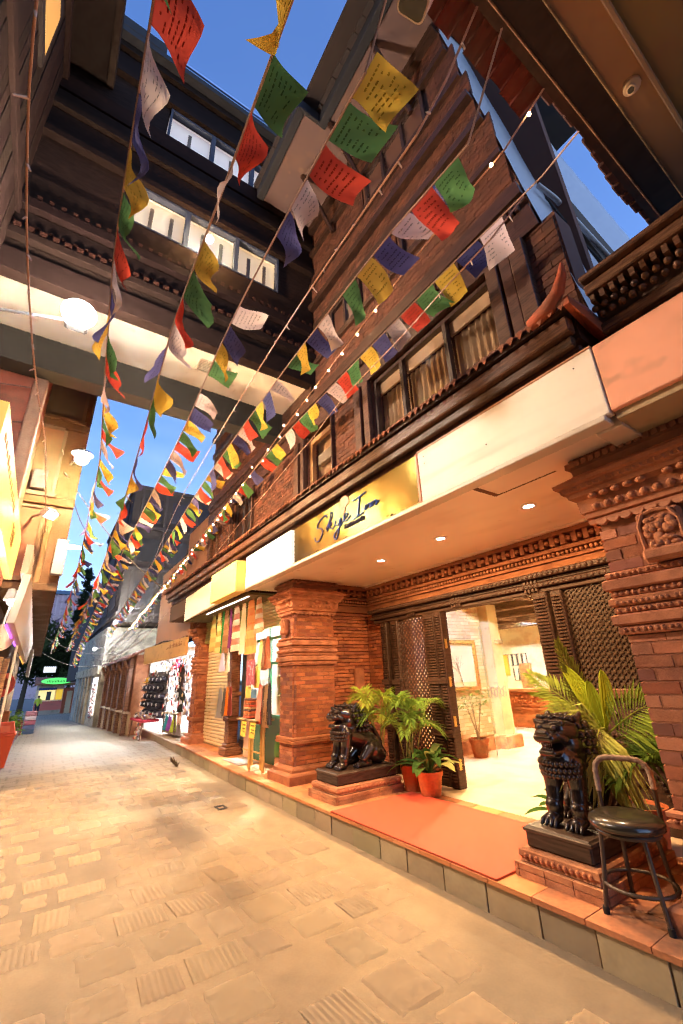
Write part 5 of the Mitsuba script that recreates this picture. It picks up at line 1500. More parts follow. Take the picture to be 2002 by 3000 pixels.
def frond_on(C, nleaf, leaflen, col, width, spread=0.85, hang=0.35, seed=0):
    r = np.random.default_rng(seed)
    m = MB()
    m.tube(C, np.linspace(0.007, 0.002, len(C)), 5, col=np.asarray(col) * 0.9 + [0.05, 0.04, 0])
    T_ = np.gradient(C, axis=0)
    T_ /= np.linalg.norm(T_, axis=1, keepdims=True)
    N_ = len(C) - 1
    view = np.array([-0.8, -0.45, 0.35])   # leaf blades open towards the light over the lane
    for i in range(nleaf):
        u = 0.1 + 0.9 * (i + 0.3 * r.random()) / nleaf
        a = int(min(N_ - 1, u * N_))
        w_ = u * N_ - a
        p, tt = C[a] * (1 - w_) + C[a + 1] * w_, T_[a]
        ss = unit(np.cross(tt, view))
        nn = unit(np.cross(ss, tt))
        for s in (-1, 1):
            L_ = leaflen * (0.5 + 0.8 * math.sin(math.pi * min(1, 0.2 + 0.75 * u))) * (0.8 + 0.3 * r.random()) * (1 - 0.35 * u)
            d_ = unit(ss * s * spread * (1 - 0.45 * u) + tt * (0.45 + 0.6 * u) + nn * 0.15 + 0.07 * (r.random(3) - 0.5))
            w = width * (0.8 + 0.4 * r.random())
            q = unit(np.cross(d_, nn))
            mid = p + d_ * L_ * 0.5 + np.array([0, 0, -0.06 * L_ * hang])
            tip = p + d_ * L_ + np.array([0, 0, -L_ * hang * (0.6 + 0.6 * r.random())])
            lift = nn * w * 0.4
            m.add([p, mid + q * w + lift, mid, mid - q * w + lift, tip], [[0, 1, 2], [0, 2, 3], [1, 4, 2], [2, 4, 3]], np.clip(np.asarray(col) * (0.75 + 0.5 * r.random()), 0, 1))
    return m


def blade(C, w, col, view=(-0.8, -0.5, 0.2), pleats=5):
    """A broad, hardly split young leaf with pleats along its length."""
    n = len(C)
    T_ = np.gradient(C, axis=0)
    t = np.linspace(0, 1, n)
    prof = w * np.sin(np.pi * np.clip(0.08 + 0.92 * t, 0, 1)) ** 0.55 * (0.35 + 0.65 * np.minimum(1, 2.2 * t))
    prof[-1] = 0.002
    P = []
    U = np.linspace(-1, 1, 2 * pleats + 1)
    for i in range(n):
        ss = unit(np.cross(T_[i], view))
        nn = unit(np.cross(ss, T_[i]))
        P.append([C[i] + ss * u * prof[i] + nn * (0.008 * (j % 2) + 0.25 * prof[i] * abs(u)) for j, u in enumerate(U)])
    return MB().grid(np.array(P), col)


BR_ = (0.42, 0.50, 0.035)
part(k, 'young_leaf', blade(curve(CR + [0, 0.02, 0.02], (3.72, 2.16, 1.53), (0, -0.02, 0.03)), 0.062, BR_), 'leaf')
part(k, 'young_leaf', blade(curve(CR + [0, -0.01, 0.02], (3.70, 1.83, 1.48), (0, -0.03, 0.02)), 0.05, (0.40, 0.46, 0.04)), 'leaf')
part(k, 'young_leaf', blade(curve(CR + [0, 0.0, 0.02], (3.74, 1.98, 1.40), (0, 0, 0.02)), 0.05, (0.34, 0.42, 0.035)), 'leaf')
part(k, 'young_leaf', blade(curve(CR + [0, 0.03, 0.02], (3.68, 2.50, 1.30), (0, 0, 0.06)), 0.03, (0.42, 0.46, 0.07)), 'leaf')
part(k, 'frond', frond_on(curve(CR, (3.74, 2.16, 1.72), (0, 0.02, 0.0)), 26, 0.16, (0.12, 0.12, 0.02), 0.011, 0.7, 0.1, 1), 'leaf')
part(k, 'frond', frond_on(curve(CR, (3.70, 2.46, 1.46), (0, 0, 0.02)), 22, 0.22, (0.28, 0.36, 0.06), 0.011, 0.85, 0.2, 2), 'leaf')
part(k, 'frond', frond_on(curve(CR + [0, -0.03, 0], (3.72, 1.48, 1.27), (0, 0, 0.02)), 18, 0.30, (0.24, 0.33, 0.05), 0.012, 0.9, 0.25, 3), 'leaf')
part(k, 'frond', frond_on(curve(CR + [-0.02, -0.02, 0.03], (3.42, 1.84, 0.78), (-0.06, 0, 0.10)), 26, 0.40, (0.40, 0.44, 0.12), 0.013, 0.75, 0.45, 4), 'leaf')
part(k, 'frond', frond_on(curve(CR + [0, 0.0, -0.02], (3.55, 2.28, 1.10), (0, 0, 0.08)), 18, 0.24, (0.34, 0.40, 0.08), 0.011, 0.9, 0.5, 5), 'leaf')
part(k, 'frond', frond_on(curve(CR + [0, -0.05, -0.05], (3.80, 1.50, 0.95), (0, 0, 0.06)), 18, 0.26, (0.10, 0.16, 0.03), 0.012, 0.9, 0.5, 6), 'leaf')
k = palm('dark green palm squeezed between the right hand pillar and the screen', (3.95, 1.45), 0.15, 0.26, 8, 0.7, 0.32, (0.07, 0.12, 0.02), (0.6, 1.2), seed=13, hstem=0.28, width=0.014)
k = thing('potted_plant', 'low dark leaved plant peeping out past the right lion', 'plant')
pot(k, (3.86, 2.42, 0.205), 0.10, 0.17)
for i in range(12):
    part(k, 'leaf', bleaf((3.86, 2.42, 0.36), i * 2.4, 0.3 + 0.7 * rng.random(), 0.26 + 0.1 * rng.random(), 0.05, jit((0.05, 0.12, 0.025), 0.2), 0.3), 'leaf', smooth=True)
k = thing('potted_tree', 'small bare stemmed plant in a terracotta pot inside the lobby', 'plant')
pot(k, (6.22, 5.28, 0.205), 0.16, 0.27)
tx, ty = 6.22, 5.28
for q in range(5):
    a = q * 1.26
    top = np.array([tx + 0.22 * math.cos(a), ty + 0.1 * math.sin(a), 0.95 + 0.22 * rng.random()])
    part(k, 'branch', MB().tube([[tx, ty, 0.43], [tx + 0.04 * math.cos(a), ty + 0.03 * math.sin(a), 0.62], top], [0.012, 0.009, 0.004], 6), 'matte', (0.30, 0.20, 0.12), smooth=True)
    m = MB()
    for i in range(26):
        b = top + (rng.random(3) - 0.6) * [0.26, 0.16, 0.26]
        w = bleaf(b, rng.random() * 6.3, -0.2 + 0.9 * rng.random(), 0.09, 0.014, jit((0.12, 0.17, 0.04), 0.3), 0.3)
        m.add(np.vstack(w.v), np.vstack(w.f)); m.c[-1] = np.vstack(w.c); m.has_color = True
    part(k, 'foliage', m, 'leaf', stuff=True)
# ---------------------------------------------------------------- scarf shop beyond the pillar
XB = 3.46
SH = thing('scarf_shop', 'lit scarf shop with green window frame between pillar and roller shutter', 'shop')
part(SH, 'back_wall', MB().box(4.3, 4.4, 6.3, 10.9, 0.19, 2.9), 'plaster', (0.78, 0.70, 0.55))
part(SH, 'side_wall', MB().box(3.45, 4.3, 8.06, 8.30, 0.19, 2.9), 'plaster', (0.72, 0.46, 0.32))
part(SH, 'ceiling', MB().box(3.42, 4.35, 6.26, 8.06, 2.78, 2.85), 'matte', (0.7, 0.66, 0.55))
part(SH, 'ceiling_lamp', disc((3.85, 7.2, 2.76), 0.14, (0, 0, -1)), 'satin', (0.9, 0.9, 0.9), glow=np.array([1.0, 0.88, 0.66]) * 2200, weight=1.2)
part(SH, 'tube_lamp', MB().quad([2.80, 7.0, 2.855], [2.80, 9.3, 2.855], [2.83, 9.3, 2.855], [2.83, 7.0, 2.855]), 'satin', (0.9, 0.9, 0.9), glow=np.array([1.0, 0.80, 0.52]) * 90, weight=1.0)
m = MB()
for y in (6.30, 6.86, 7.42):
    m.box(3.44, 3.49, y, y + 0.045, 0.9, 2.6)
for z in (0.9, 1.75, 2.18, 2.56):
    m.box(3.442, 3.488, 6.345, 8.05, z, z + 0.04)
part(SH, 'window_frame', m, 'satin', (0.03, 0.16, 0.09))
part(SH, 'plinth', MB().box(3.44, 3.5, 6.26, 8.05, 0.2, 0.9), 'satin', (0.05, 0.14, 0.09))
for z in (0.62, 1.2, 1.55, 1.95):
    part(SH, 'shelf', cbox(3.9, 4.29, 6.3, 8.05, z, z + 0.025, 0.004), 'wood', (0.6, 0.45, 0.3))
    for q in range(9):
        y = 6.4 + q * 0.18
        part(SH, 'folded_cloth', cbox(3.92, 4.22, y, y + 0.15, z + 0.03, z + 0.08 + 0.12 * rng.random(), 0.012), 'cloth', [(0.6, 0.2, 0.12), (0.7, 0.6, 0.2), (0.2, 0.35, 0.5), (0.7, 0.65, 0.55), (0.3, 0.1, 0.2), (0.1, 0.35, 0.2)][rng.integers(6)])
m = MB()
for i in range(9):
    z = 2.42 + i * 0.055
    m.box(3.30 + 0.0 * i, 3.36, 6.30, 9.2, z, z + 0.03)
part(SH, 'shutter_box', MB().box(3.34, 3.42, 6.3, 11.0, 2.38, 2.92), 'satin', (0.32, 0.36, 0.12))
for i in range(9):
    part(SH, 'shutter_slat', cbox(3.315, 3.345, 6.3, 11.0, 2.40 + i * 0.056, 2.44 + i * 0.056, 0.006), 'satin', jit((0.45, 0.42, 0.16), 0.06))
part(SH, 'jamb', cbox(3.40, 3.48, 8.02, 8.42, 0.2, 2.4, 0.01), 'plaster', (0.74, 0.46, 0.33))
k = thing('roller_shutter', 'closed cream roller shutter between the carved post and the slim pillar', 'shutter')
z = 0.225
while z < 2.42:
    part(k, 'slat', cbox(XB - 0.022, XB + 0.02, 9.28, 11.0, z, z + 0.060, 0.018), 'satin', jit((0.80, 0.64, 0.38), 0.04))
    z += 0.070
part(k, 'bottom_bar', cbox(XB - 0.02, XB + 0.02, 9.28, 11.0, 0.202, 0.224, 0.004), 'satin', (0.30, 0.2, 0.1))
k = thing('carved_post', 'short carved wooden post between the shutter and the pink jamb', 'post')
m = MB()
for z0, z1, w in ((0.2, 0.34, 0.17), (0.34, 0.40, 0.13), (0.40, 0.78, 0.10), (0.78, 0.86, 0.135), (0.86, 1.22, 0.105), (1.22, 1.3, 0.13), (1.3, 2.4, 0.10)):
    m.tm(cbox(3.30 - w, 3.30 + w, 8.80 - w, 8.80 + w, z0, z1, 0.015))
part(k, 'shaft', m, 'wood', (0.30, 0.13, 0.06))


def scarf(label, y, ztop, zbot, w, col, x=3.02, flare=1.3, lean=0.0, stripes=None, group='scarves hanging along the shop front'):
    k = thing('scarf', label, 'scarf', group)
    n = 16
    U = np.linspace(-0.5, 0.5, n)
    P = []
    ph = rng.random() * 6
    for t in np.linspace(0, 1, 9):
        ww = w * (0.35 + (flare - 0.35) * t ** 0.6)
        amp = 0.022 * (0.4 + 0.6 * t)
        P.append(np.stack([x + amp * np.sin(U * 21 + ph) + 0.06 * (rng.random() - 0.5) * 0.2 + 0 * U, y + U * ww + lean * t, ztop + (zbot - ztop) * t + 0 * U], 1))
    P = np.array(P)
    m = MB().grid(P, col)
    if stripes is not None:
        for j in range(0, 8):
            if j % 2:
                q = P[j:j + 2] + np.array([-0.003, 0, 0])
                m.grid(q, stripes)
    part(k, 'cloth', m, 'cloth', smooth=True)
    part(k, 'hanger', MB().tube([[x, y, ztop + 0.07], [x, y, ztop + 0.01], [x, y + w * 0.18, ztop - 0.01], [x, y - w * 0.18, ztop - 0.01], [x, y, ztop + 0.01]], 0.005, 5), 'satin', (0.3, 0.3, 0.3))
    return k


for lab, y, zt, zb, w, c, st in (
        ('pale yellow green scarf at the far left of the upper row', 9.45, 2.86, 2.10, 0.34, (0.62, 0.60, 0.22), (0.70, 0.45, 0.16)),
        ('orange and cream patterned scarf next to the pale yellow green one', 9.08, 2.92, 2.05, 0.30, (0.75, 0.42, 0.14), (0.80, 0.66, 0.30)),
        ('deep green scarf in the upper row', 8.82, 2.90, 2.03, 0.13, (0.05, 0.22, 0.06), None),
        ('tan scarf in the upper row right of the green one', 8.62, 2.92, 2.02, 0.24, (0.48, 0.26, 0.14), (0.40, 0.2, 0.1)),
        ('purple scarf in the upper row', 8.38, 2.93, 2.10, 0.13, (0.26, 0.06, 0.20), None),
        ('rose and cream banded scarf in the upper row', 8.08, 2.95, 2.02, 0.34, (0.66, 0.24, 0.18), (0.85, 0.72, 0.55)),
        ('pale orange scarf in the upper row', 7.72, 2.95, 1.95, 0.28, (0.80, 0.52, 0.30), None),
        ('orange red patterned scarf in the upper row', 7.36, 2.98, 1.93, 0.36, (0.78, 0.24, 0.08), (0.82, 0.36, 0.14)),
        ('cream scarf with red pattern nearest the pillar in the upper row', 7.0, 2.90, 2.25, 0.34, (0.85, 0.70, 0.55), (0.75, 0.35, 0.2))):
    scarf(lab, y, zt, zb, w, c, stripes=st)
for lab, y, zt, zb, w, c, x in (
        ('lilac printed cloth hanging below the tan scarf', 8.66, 2.02, 1.68, 0.28, (0.62, 0.55, 0.75), 3.0),
        ('cream narrow scarf hanging below the rose banded one', 8.34, 2.02, 1.66, 0.16, (0.72, 0.55, 0.42), 3.0),
        ('grey scarf on the low hanger before the carved post', 8.62, 1.38, 0.86, 0.30, (0.40, 0.38, 0.39), 2.98),
        ('dark grey scarf on the low hanger beside the grey one', 8.40, 1.38, 0.90, 0.18, (0.16, 0.14, 0.13), 2.98),
        ('orange scarf on the low hanger', 8.24, 1.40, 0.92, 0.13, (0.70, 0.20, 0.04), 2.98),
        ('dark maroon scarf on the low hanger', 8.08, 1.42, 0.93, 0.16, (0.22, 0.05, 0.04), 2.98),
        ('mustard striped scarf on the upper rack by the pillar', 6.78, 2.12, 1.66, 0.22, (0.58, 0.30, 0.08), 2.98),
        ('brown scarf on the upper rack by the pillar', 6.62, 2.12, 1.64, 0.16, (0.22, 0.10, 0.06), 2.97),
        ('brick red scarf on the upper rack by the pillar', 6.48, 2.14, 1.66, 0.16, (0.45, 0.13, 0.06), 2.96),
        ('red fringed scarf on the lower rack by the pillar', 6.74, 1.44, 0.87, 0.26, (0.66, 0.13, 0.09), 2.97),
        ('dark brown scarf on the lower rack by the pillar', 6.58, 1.42, 0.86, 0.15, (0.15, 0.08, 0.06), 2.96),
        ('tan scarf on the lower rack by the pillar', 6.46, 1.44, 0.84, 0.13, (0.45, 0.25, 0.13), 2.95),
        ('black scarf on the lower rack nearest the pillar', 6.36, 1.46, 0.88, 0.13, (0.05, 0.04, 0.04), 2.95)):
    scarf(lab, y, zt, zb, w, c, x=x, flare=1.25)
k = thing('wall_hanging', 'maroon patterned cloth panel hung flat in the scarf shop window', 'cloth')
m = MB().box(3.0, 3.012, 7.06, 7.42, 1.42, 1.82, (0.34, 0.09, 0.12))
for q in range(26):
    a = rng.random(2)
    m.ball([2.998, 7.1 + 0.28 * a[0], 1.45 + 0.34 * a[1]], [0.004, 0.02, 0.018], jit((0.5, 0.3, 0.36), 0.3), sub=0)
part(k, 'cloth', m, 'matte')
part(k, 'tag', MB().box(2.985, 2.99, 7.10, 7.15, 1.36, 1.44), 'satin', (0.85, 0.85, 0.85))
for lab, y, z0, z1, c in (('yellow cloth panel below the cream banded scarf', 6.98, 1.38, 1.72, (0.80, 0.62, 0.14)), ('mustard cloth panel below the maroon one', 7.34, 1.08, 1.40, (0.72, 0.50, 0.12)), ('blue cloth panel below the maroon one', 7.10, 1.05, 1.36, (0.10, 0.22, 0.36))):
    k = thing('hanging_cloth', lab, 'cloth')
    part(k, 'cloth', cbox(3.05, 3.065, y, y + 0.2, z0, z1, 0.004), 'matte', c)
k = thing('folded_textiles', 'pile of red striped folded textiles on the bamboo stand', 'textiles')
for i in range(9):
    z = 0.94 + i * 0.032
    part(k, 'fold', cbox(2.90, 3.16, 6.98 + 0.01 * rng.random(), 7.24, z, z + 0.029, 0.010), 'matte', [(0.60, 0.10, 0.05), (0.40, 0.16, 0.08), (0.68, 0.18, 0.06), (0.14, 0.07, 0.06), (0.60, 0.42, 0.2)][i % 5])
k = thing('bamboo_stand', 'bamboo display stand with two small yellow price cards', 'stand')
for x, y in ((3.18, 7.48), (2.98, 7.10), (3.14, 7.02), (3.06, 6.76)):
    m = MB()
    m.tube([[x, y, 0.202], [x, y, 0.9]], 0.022, 10)
    for z in (0.36, 0.56, 0.76):
        m.lathe([(0.022, z - 0.008), (0.026, z), (0.022, z + 0.008)], (x, y, 0), 10)
    part(k, 'pole', m, 'satin', (0.58, 0.33, 0.10), smooth=40)
part(k, 'tray', cbox(2.90, 3.22, 6.72, 7.52, 0.90, 0.925, 0.004), 'wood', (0.55, 0.35, 0.15))
part(k, 'rail', MB().tube([[3.02, 6.76, 0.46], [3.02, 7.48, 0.46]], 0.012, 6), 'satin', (0.5, 0.3, 0.1))
for y in (7.22, 6.86):
    m = MB().hexa([[2.90, y - 0.1, 0.67], [2.92, y - 0.1, 0.90], [2.90, y + 0.1, 0.67], [2.92, y + 0.1, 0.90], [2.905, y - 0.1, 0.67], [2.925, y - 0.1, 0.90], [2.905, y + 0.1, 0.67], [2.925, y + 0.1, 0.90]], (0.80, 0.58, 0.10))
    for z in (0.74, 0.78, 0.84):
        m.box(2.898, 2.912, y - 0.07, y + 0.07 * (0.3 + 0.6 * rng.random()), z, z + 0.012, (0.25, 0.18, 0.04))
    part(k, 'card', m, 'matte')
k = thing('green_vase', 'green glazed vase on a clay stand at the foot of the pillar', 'vase')
part(k, 'vase', MB().lathe([(0.0, 0.41), (0.055, 0.41), (0.062, 0.5), (0.06, 0.56), (0.04, 0.63), (0.025, 0.68), (0.034, 0.72), (0.028, 0.72)], (3.24, 6.62, 0), 20), 'gloss', (0.06, 0.20, 0.05), smooth=True)
part(k, 'stand', MB().lathe([(0.0, 0.205), (0.07, 0.205), (0.05, 0.40), (0.0, 0.405)], (3.24, 6.62, 0), 18), 'matte', (0.34, 0.17, 0.10), smooth=40)
k = thing('door_mat', 'grey door mat before the scarf shop entrance', 'mat')
part(k, 'mat', cbox(3.0, 3.38, 7.6, 8.35, 0.2005, 0.212, 0.004), 'matte', (0.22, 0.18, 0.16))

# ---------------------------------------------------------------- souvenir shop
SV = thing('souvenir_shop', 'bright souvenir shop with plastered upper wall beyond the slim pillar', 'shop')
part(SV, 'upper_wall', MB().box(3.06, 3.3, 12.25, 15.4, 2.62, 5.0), 'plaster', (0.42, 0.20, 0.10))
part(SV, 'upper_wall', MB().box(3.06, 3.3, 11.45, 12.24, 2.62, 3.42), 'plaster', (0.42, 0.20, 0.10))
part(SV, 'cable', MB().tube([[3.04, 11.6, 2.62], [3.03, 12.8, 2.60], [3.03, 14.2, 2.70], [3.03, 15.4, 2.66]], 0.02, 6), 'matte', (0.06, 0.04, 0.03))
part(SV, 'back_wall', MB().box(4.3, 4.4, 11.42, 17.2, 0.1, 2.4), 'matte', (0.75, 0.74, 0.74))
part(SV, 'side_wall', MB().box(3.3, 4.3, 17.0, 17.2, 0.1, 2.4), 'matte', (0.7, 0.68, 0.66))
part(SV, 'side_wall', MB().box(3.62, 4.3, 11.42, 11.5, 0.2, 2.4), 'matte', (0.7, 0.68, 0.66))
part(SV, 'ceiling', MB().box(3.1, 4.3, 11.5, 17.0, 2.3, 2.36), 'matte', (0.7, 0.68, 0.66))
for y in (12.8, 15.2):
    part(SV, 'tube_lamp', MB().quad([3.5, y - 0.6, 2.28], [3.5, y + 0.6, 2.28], [3.56, y + 0.6, 2.28], [3.56, y - 0.6, 2.28]), 'satin', (0.9, 0.9, 0.9), glow=np.array([0.98, 0.95, 0.98]) * 1500, weight=1.2)
k = thing('shop_sign', 'long ochre shop sign over the souvenir shop', 'sign')
part(k, 'panel', MB().hexa([[3.02, 11.55, 2.16], [3.0, 11.55, 2.60], [2.98, 16.6, 2.13], [2.96, 16.6, 2.66], [3.08, 11.55, 2.16], [3.08, 11.55, 2.60], [3.04, 16.6, 2.13], [3.04, 16.6, 2.66]]), 'plaster', (0.60, 0.34, 0.13))
m = MB()
for q in range(11):
    y = 11.9 + q * 0.16
    m.box(2.992, 3.0, y, y + 0.05 + 0.04 * rng.random(), 2.42, 2.52)
part(k, 'faded_letters', m, 'matte', (0.30, 0.14, 0.05), stuff=True)
# goods
gl = thing('cap_display', 'wall display of dark caps with white emblems in the souvenir shop', 'display')
part(gl, 'board', MB().hexa([[3.28, 14.2, 0.55], [3.28, 14.2, 1.85], [3.20, 16.6, 0.5], [3.20, 16.6, 1.85], [3.32, 14.2, 0.55], [3.32, 14.2, 1.85], [3.24, 16.6, 0.5], [3.24, 16.6, 1.85]]), 'matte', (0.10, 0.10, 0.12))
for r in range(5):
    for c in range(5):
        y = 14.35 + c * 0.5 + 0.25 * (r % 2)
        z = 1.62 - r * 0.24
        x = 3.26 - 0.03 * (y - 14.2)
        cc = (0.70, 0.42, 0.05) if (r == 0 and c == 4) else [(0.02, 0.02, 0.03), (0.03, 0.03, 0.05), (0.05, 0.05, 0.08)][rng.integers(3)]
        key = part(gl, 'cap', MB().ball([x - 0.04, y, z], [0.11, 0.14, 0.10], cc).ball([x - 0.13, y, z - 0.06], [0.09, 0.12, 0.012], cc), 'matte', smooth=True)
        part(key, 'emblem', MB().ball([x - 0.145, y, z + 0.015], [0.015, 0.075, 0.05], sub=1), 'satin', jit((0.80, 0.82, 0.86), 0.1), smooth=True)
gl = thing('trinket_display', 'dense glittering wall of small trinkets and keyrings in the souvenir shop', 'display')
part(gl, 'board', MB().box(3.62, 3.66, 12.0, 14.2, 0.75, 2.15), 'matte', (0.72, 0.72, 0.76))
m = MB()
TC = [(0.8, 0.8, 0.82), (0.75, 0.75, 0.8), (0.5, 0.35, 0.25), (0.55, 0.06, 0.06), (0.2, 0.2, 0.3), (0.75, 0.55, 0.3), (0.06, 0.05, 0.06), (0.7, 0.7, 0.72), (0.35, 0.25, 0.2)]
for q in range(620):
    y, z = 11.75 + 4.3 * rng.random(), 0.7 + 1.45 * rng.random()
    if y > 14.2 and z < 1.72:
        continue
    m.ball([3.58 - 0.4 * rng.random(), y, z], [0.02, 0.025 + 0.04 * rng.random(), 0.03 + 0.06 * rng.random()], TC[rng.integers(len(TC))], sub=0)
part(gl, 'trinkets', m, 'satin', stuff=True)


def shirt(label, cat, x, y, z, col, w=0.5, h=0.62, group=None):
    k = thing(cat.replace(' ', '_'), label, cat, group)
    poly = Polygon([(-0.26, 0), (0.26, 0), (0.25, 0.38), (0.30, 0.34), (0.40, 0.44), (0.26, 0.62), (0.10, 0.64), (0, 0.60), (-0.10, 0.64), (-0.26, 0.62), (-0.40, 0.44), (-0.30, 0.34), (-0.25, 0.38)])
    e = trimesh.creation.extrude_polygon(poly.buffer(0.005), 0.05, engine='earcut')
    e = e.subdivide()
    v = np.array(e.vertices)
    P = np.stack([x - v[:, 2] - 0.02 * np.cos(v[:, 0] * 5) + 0.015 * np.sin(v[:, 1] * 14 + v[:, 0] * 6), y - v[:, 0] * w / 0.6, z + v[:, 1] * h / 0.64], 1)
    part(k, 'cloth', trimesh.Trimesh(P, e.faces, process=False), 'matte', col, smooth=False)
    return k


k = shirt('black T shirt hung high at the souvenir shop entrance', 'T shirt', 3.32, 12.72, 1.26, (0.028, 0.02, 0.022), 0.50, 0.74)
k = shirt('black printed shirt hung under the black T shirt', 'shirt', 3.30, 12.52, 0.80, (0.022, 0.024, 0.02), 0.34, 0.52)
m = MB()
for z, w in ((1.12, 0.08), (1.05, 0.10), (1.02, 0.10), (0.99, 0.1)):
    m.box(3.225, 3.235, 12.52 - w / 2, 12.52 + w / 2, z, z + 0.018)
part(k, 'print', m, 'matte', (0.6, 0.6, 0.55))
for lab, y, z0, z1, c, w in (('peach long dress hung below the black shirt', 12.62, 0.50, 1.18, (0.70, 0.45, 0.32), 0.42), ('grey brown skirt at the souvenir shop entrance', 12.62, 0.24, 0.53, (0.22, 0.17, 0.15), 0.42)):
    k = scarf(lab, y, z1, z0, w, c, x=3.30, flare=1.05, group=None)
k = thing('red_dress', 'small red dress hung at the top of the souvenir display', 'dress')
part(k, 'cloth', MB().lathe([(0.10, 1.88), (0.14, 1.98), (0.08, 2.08), (0.09, 2.16), (0.0, 2.18)], (3.42, 13.7, 0), 12).box(3.40, 3.44, 13.65, 13.7, 1.70, 1.9), 'cloth', (0.6, 0.02, 0.05))
k = thing('goods_table', 'small table of bags and trinkets with red cloth before the caps', 'table')
part(k, 'tabletop', cbox(2.74, 3.25, 14.6, 16.4, 0.46, 0.52, 0.01), 'matte', (0.35, 0.03, 0.05))
for y in (14.65, 16.3):
    part(k, 'leg', MB().tube([[2.8, y, 0.46], [2.76, y, -0.02]], 0.02, 6), 'wood', (0.2, 0.1, 0.06))
m = MB()
for q in range(70):
    m.ball([2.78 + 0.4 * rng.random(), 14.7 + 1.6 * rng.random(), 0.54 + 0.12 * rng.random()], [0.04, 0.06, 0.04], TC[rng.integers(len(TC))], sub=0)
for q in range(30):
    m.ball([2.74 + 0.08 * rng.random(), 14.7 + 0.7 * rng.random(), 0.02 + 0.4 * rng.random()], [0.03, 0.05, 0.05], TC[rng.integers(len(TC))], sub=0)
part(k, 'trinkets', m, 'satin', stuff=True)
for lab, y, c in (('teal cloth bag under the trinket wall', 14.0, (0.03, 0.22, 0.28)), ('purple cloth bag under the trinket wall', 13.66, (0.28, 0.08, 0.45)), ('lime green cloth bag under the trinket wall', 13.2, (0.45, 0.55, 0.05))):
    k = thing('cloth_bag', lab, 'bag')
    part(k, 'body', trimesh.convex.convex_hull(np.array([[3.25, y - 0.13, 0.28], [3.25, y + 0.13, 0.28], [3.38, y - 0.13, 0.28], [3.38, y + 0.13, 0.28], [3.30, y - 0.07, 0.62], [3.30, y + 0.07, 0.62], [3.34, y - 0.07, 0.62], [3.34, y + 0.07, 0.62]])), 'matte', c)
    part(k, 'strap', MB().tube([[3.31, y - 0.06, 0.6], [3.30, y, 0.72], [3.31, y + 0.06, 0.6]], 0.012, 5), 'matte', c)
k = thing('display_table', 'pale low display table with shelf under the trinket wall', 'table')
part(k, 'top', cbox(3.24, 3.60, 12.9, 14.2, 0.70, 0.74, 0.008), 'wood', (0.62, 0.5, 0.3))
part(k, 'shelf', cbox(3.26, 3.60, 12.9, 14.2, 0.23, 0.26, 0.008), 'wood', (0.5, 0.35, 0.2))
for y in (12.92, 14.15):
    part(k, 'leg', MB().tube([[3.27, y, 0.2], [3.27, y, 0.7]], 0.02, 6), 'wood', (0.15, 0.12, 0.1))
k = thing('leaf_litter', 'dark twig and leaf scrap lying on the lane near the platform end', 'litter')
m = MB()
for q in range(9):
    a = rng.random() * 3 + 0.2
    m.tube([[2.55, 9.6, 0.01], [2.55 + 0.14 * math.cos(a), 9.6 + 0.12 * math.sin(a), 0.05 + 0.12 * rng.random()]], [0.02, 0.004], 5)
part(k, 'scrap', m, 'matte', (0.05, 0.03, 0.015))
k = thing('floor_drain', 'small square iron drain cover set in the lane', 'drain')
m = MB().box(2.18, 2.30, 6.1, 6.13, 0.0, 0.012).box(2.18, 2.30, 6.25, 6.28, 0.0, 0.012).box(2.18, 2.2, 6.13, 6.25, 0, 0.011).box(2.28, 2.3, 6.13, 6.25, 0, 0.011)
part(k, 'frame', m, 'matte', (0.05, 0.045, 0.04))

# ---------------------------------------------------------------- timber house further on and the far right
TH = thing('timber_house', 'low terracotta house with carved timber windows past the souvenir shop', 'building')
def xh(y):
    return float(np.interp(y, [17.2, 24.0], [2.78, 2.74]))
def zs_(y):
    return street_z(y)
part(TH, 'wall', MB().hexa([[2.86, 17.25, -0.3], [2.86, 17.25, 2.5], [2.80, 24, -0.4], [2.80, 24, 2.5], [4.5, 17.25, -0.3], [4.5, 17.25, 2.5], [4.5, 24, -0.4], [4.5, 24, 2.5]]), 'brick', (0.34, 0.15, 0.08))
part(TH, 'lower_wall', MB().hexa([[2.80, 17.25, -0.3], [2.80, 17.25, 0.60], [2.74, 24, -0.4], [2.74, 24, 0.58], [2.9, 17.25, -0.3], [2.9, 17.25, 0.6], [2.9, 24, -0.4], [2.9, 24, 0.58]]), 'plaster', (0.36, 0.25, 0.15))
part(TH, 'sill', cbox(2.66, 2.84, 17.2, 24, 0.59, 0.66, 0.01), 'plaster', (0.42, 0.34, 0.26))
part(TH, 'eave', MB().hexa([[2.55, 17.2, 2.35], [2.55, 17.2, 2.42], [2.5, 24, 2.35], [2.5, 24, 2.42], [3.2, 17.2, 2.66], [3.2, 17.2, 2.74], [3.2, 24, 2.66], [3.2, 24, 2.74]]), 'wood', (0.34, 0.13, 0.07))
for y in (17.35, 18.9, 20.4, 21.9, 23.6):
    part(TH, 'post', cbox(2.66, 2.80, y, y + 0.2, street_z(y) - 0.05, 2.4, 0.01), 'wood', (0.22, 0.10, 0.055))
    part(TH, 'bracket', MB().tube([[2.70, y + 0.1, 1.9], [2.5, y + 0.1, 2.3]], 0.05, 6), 'wood', (0.25, 0.11, 0.06))
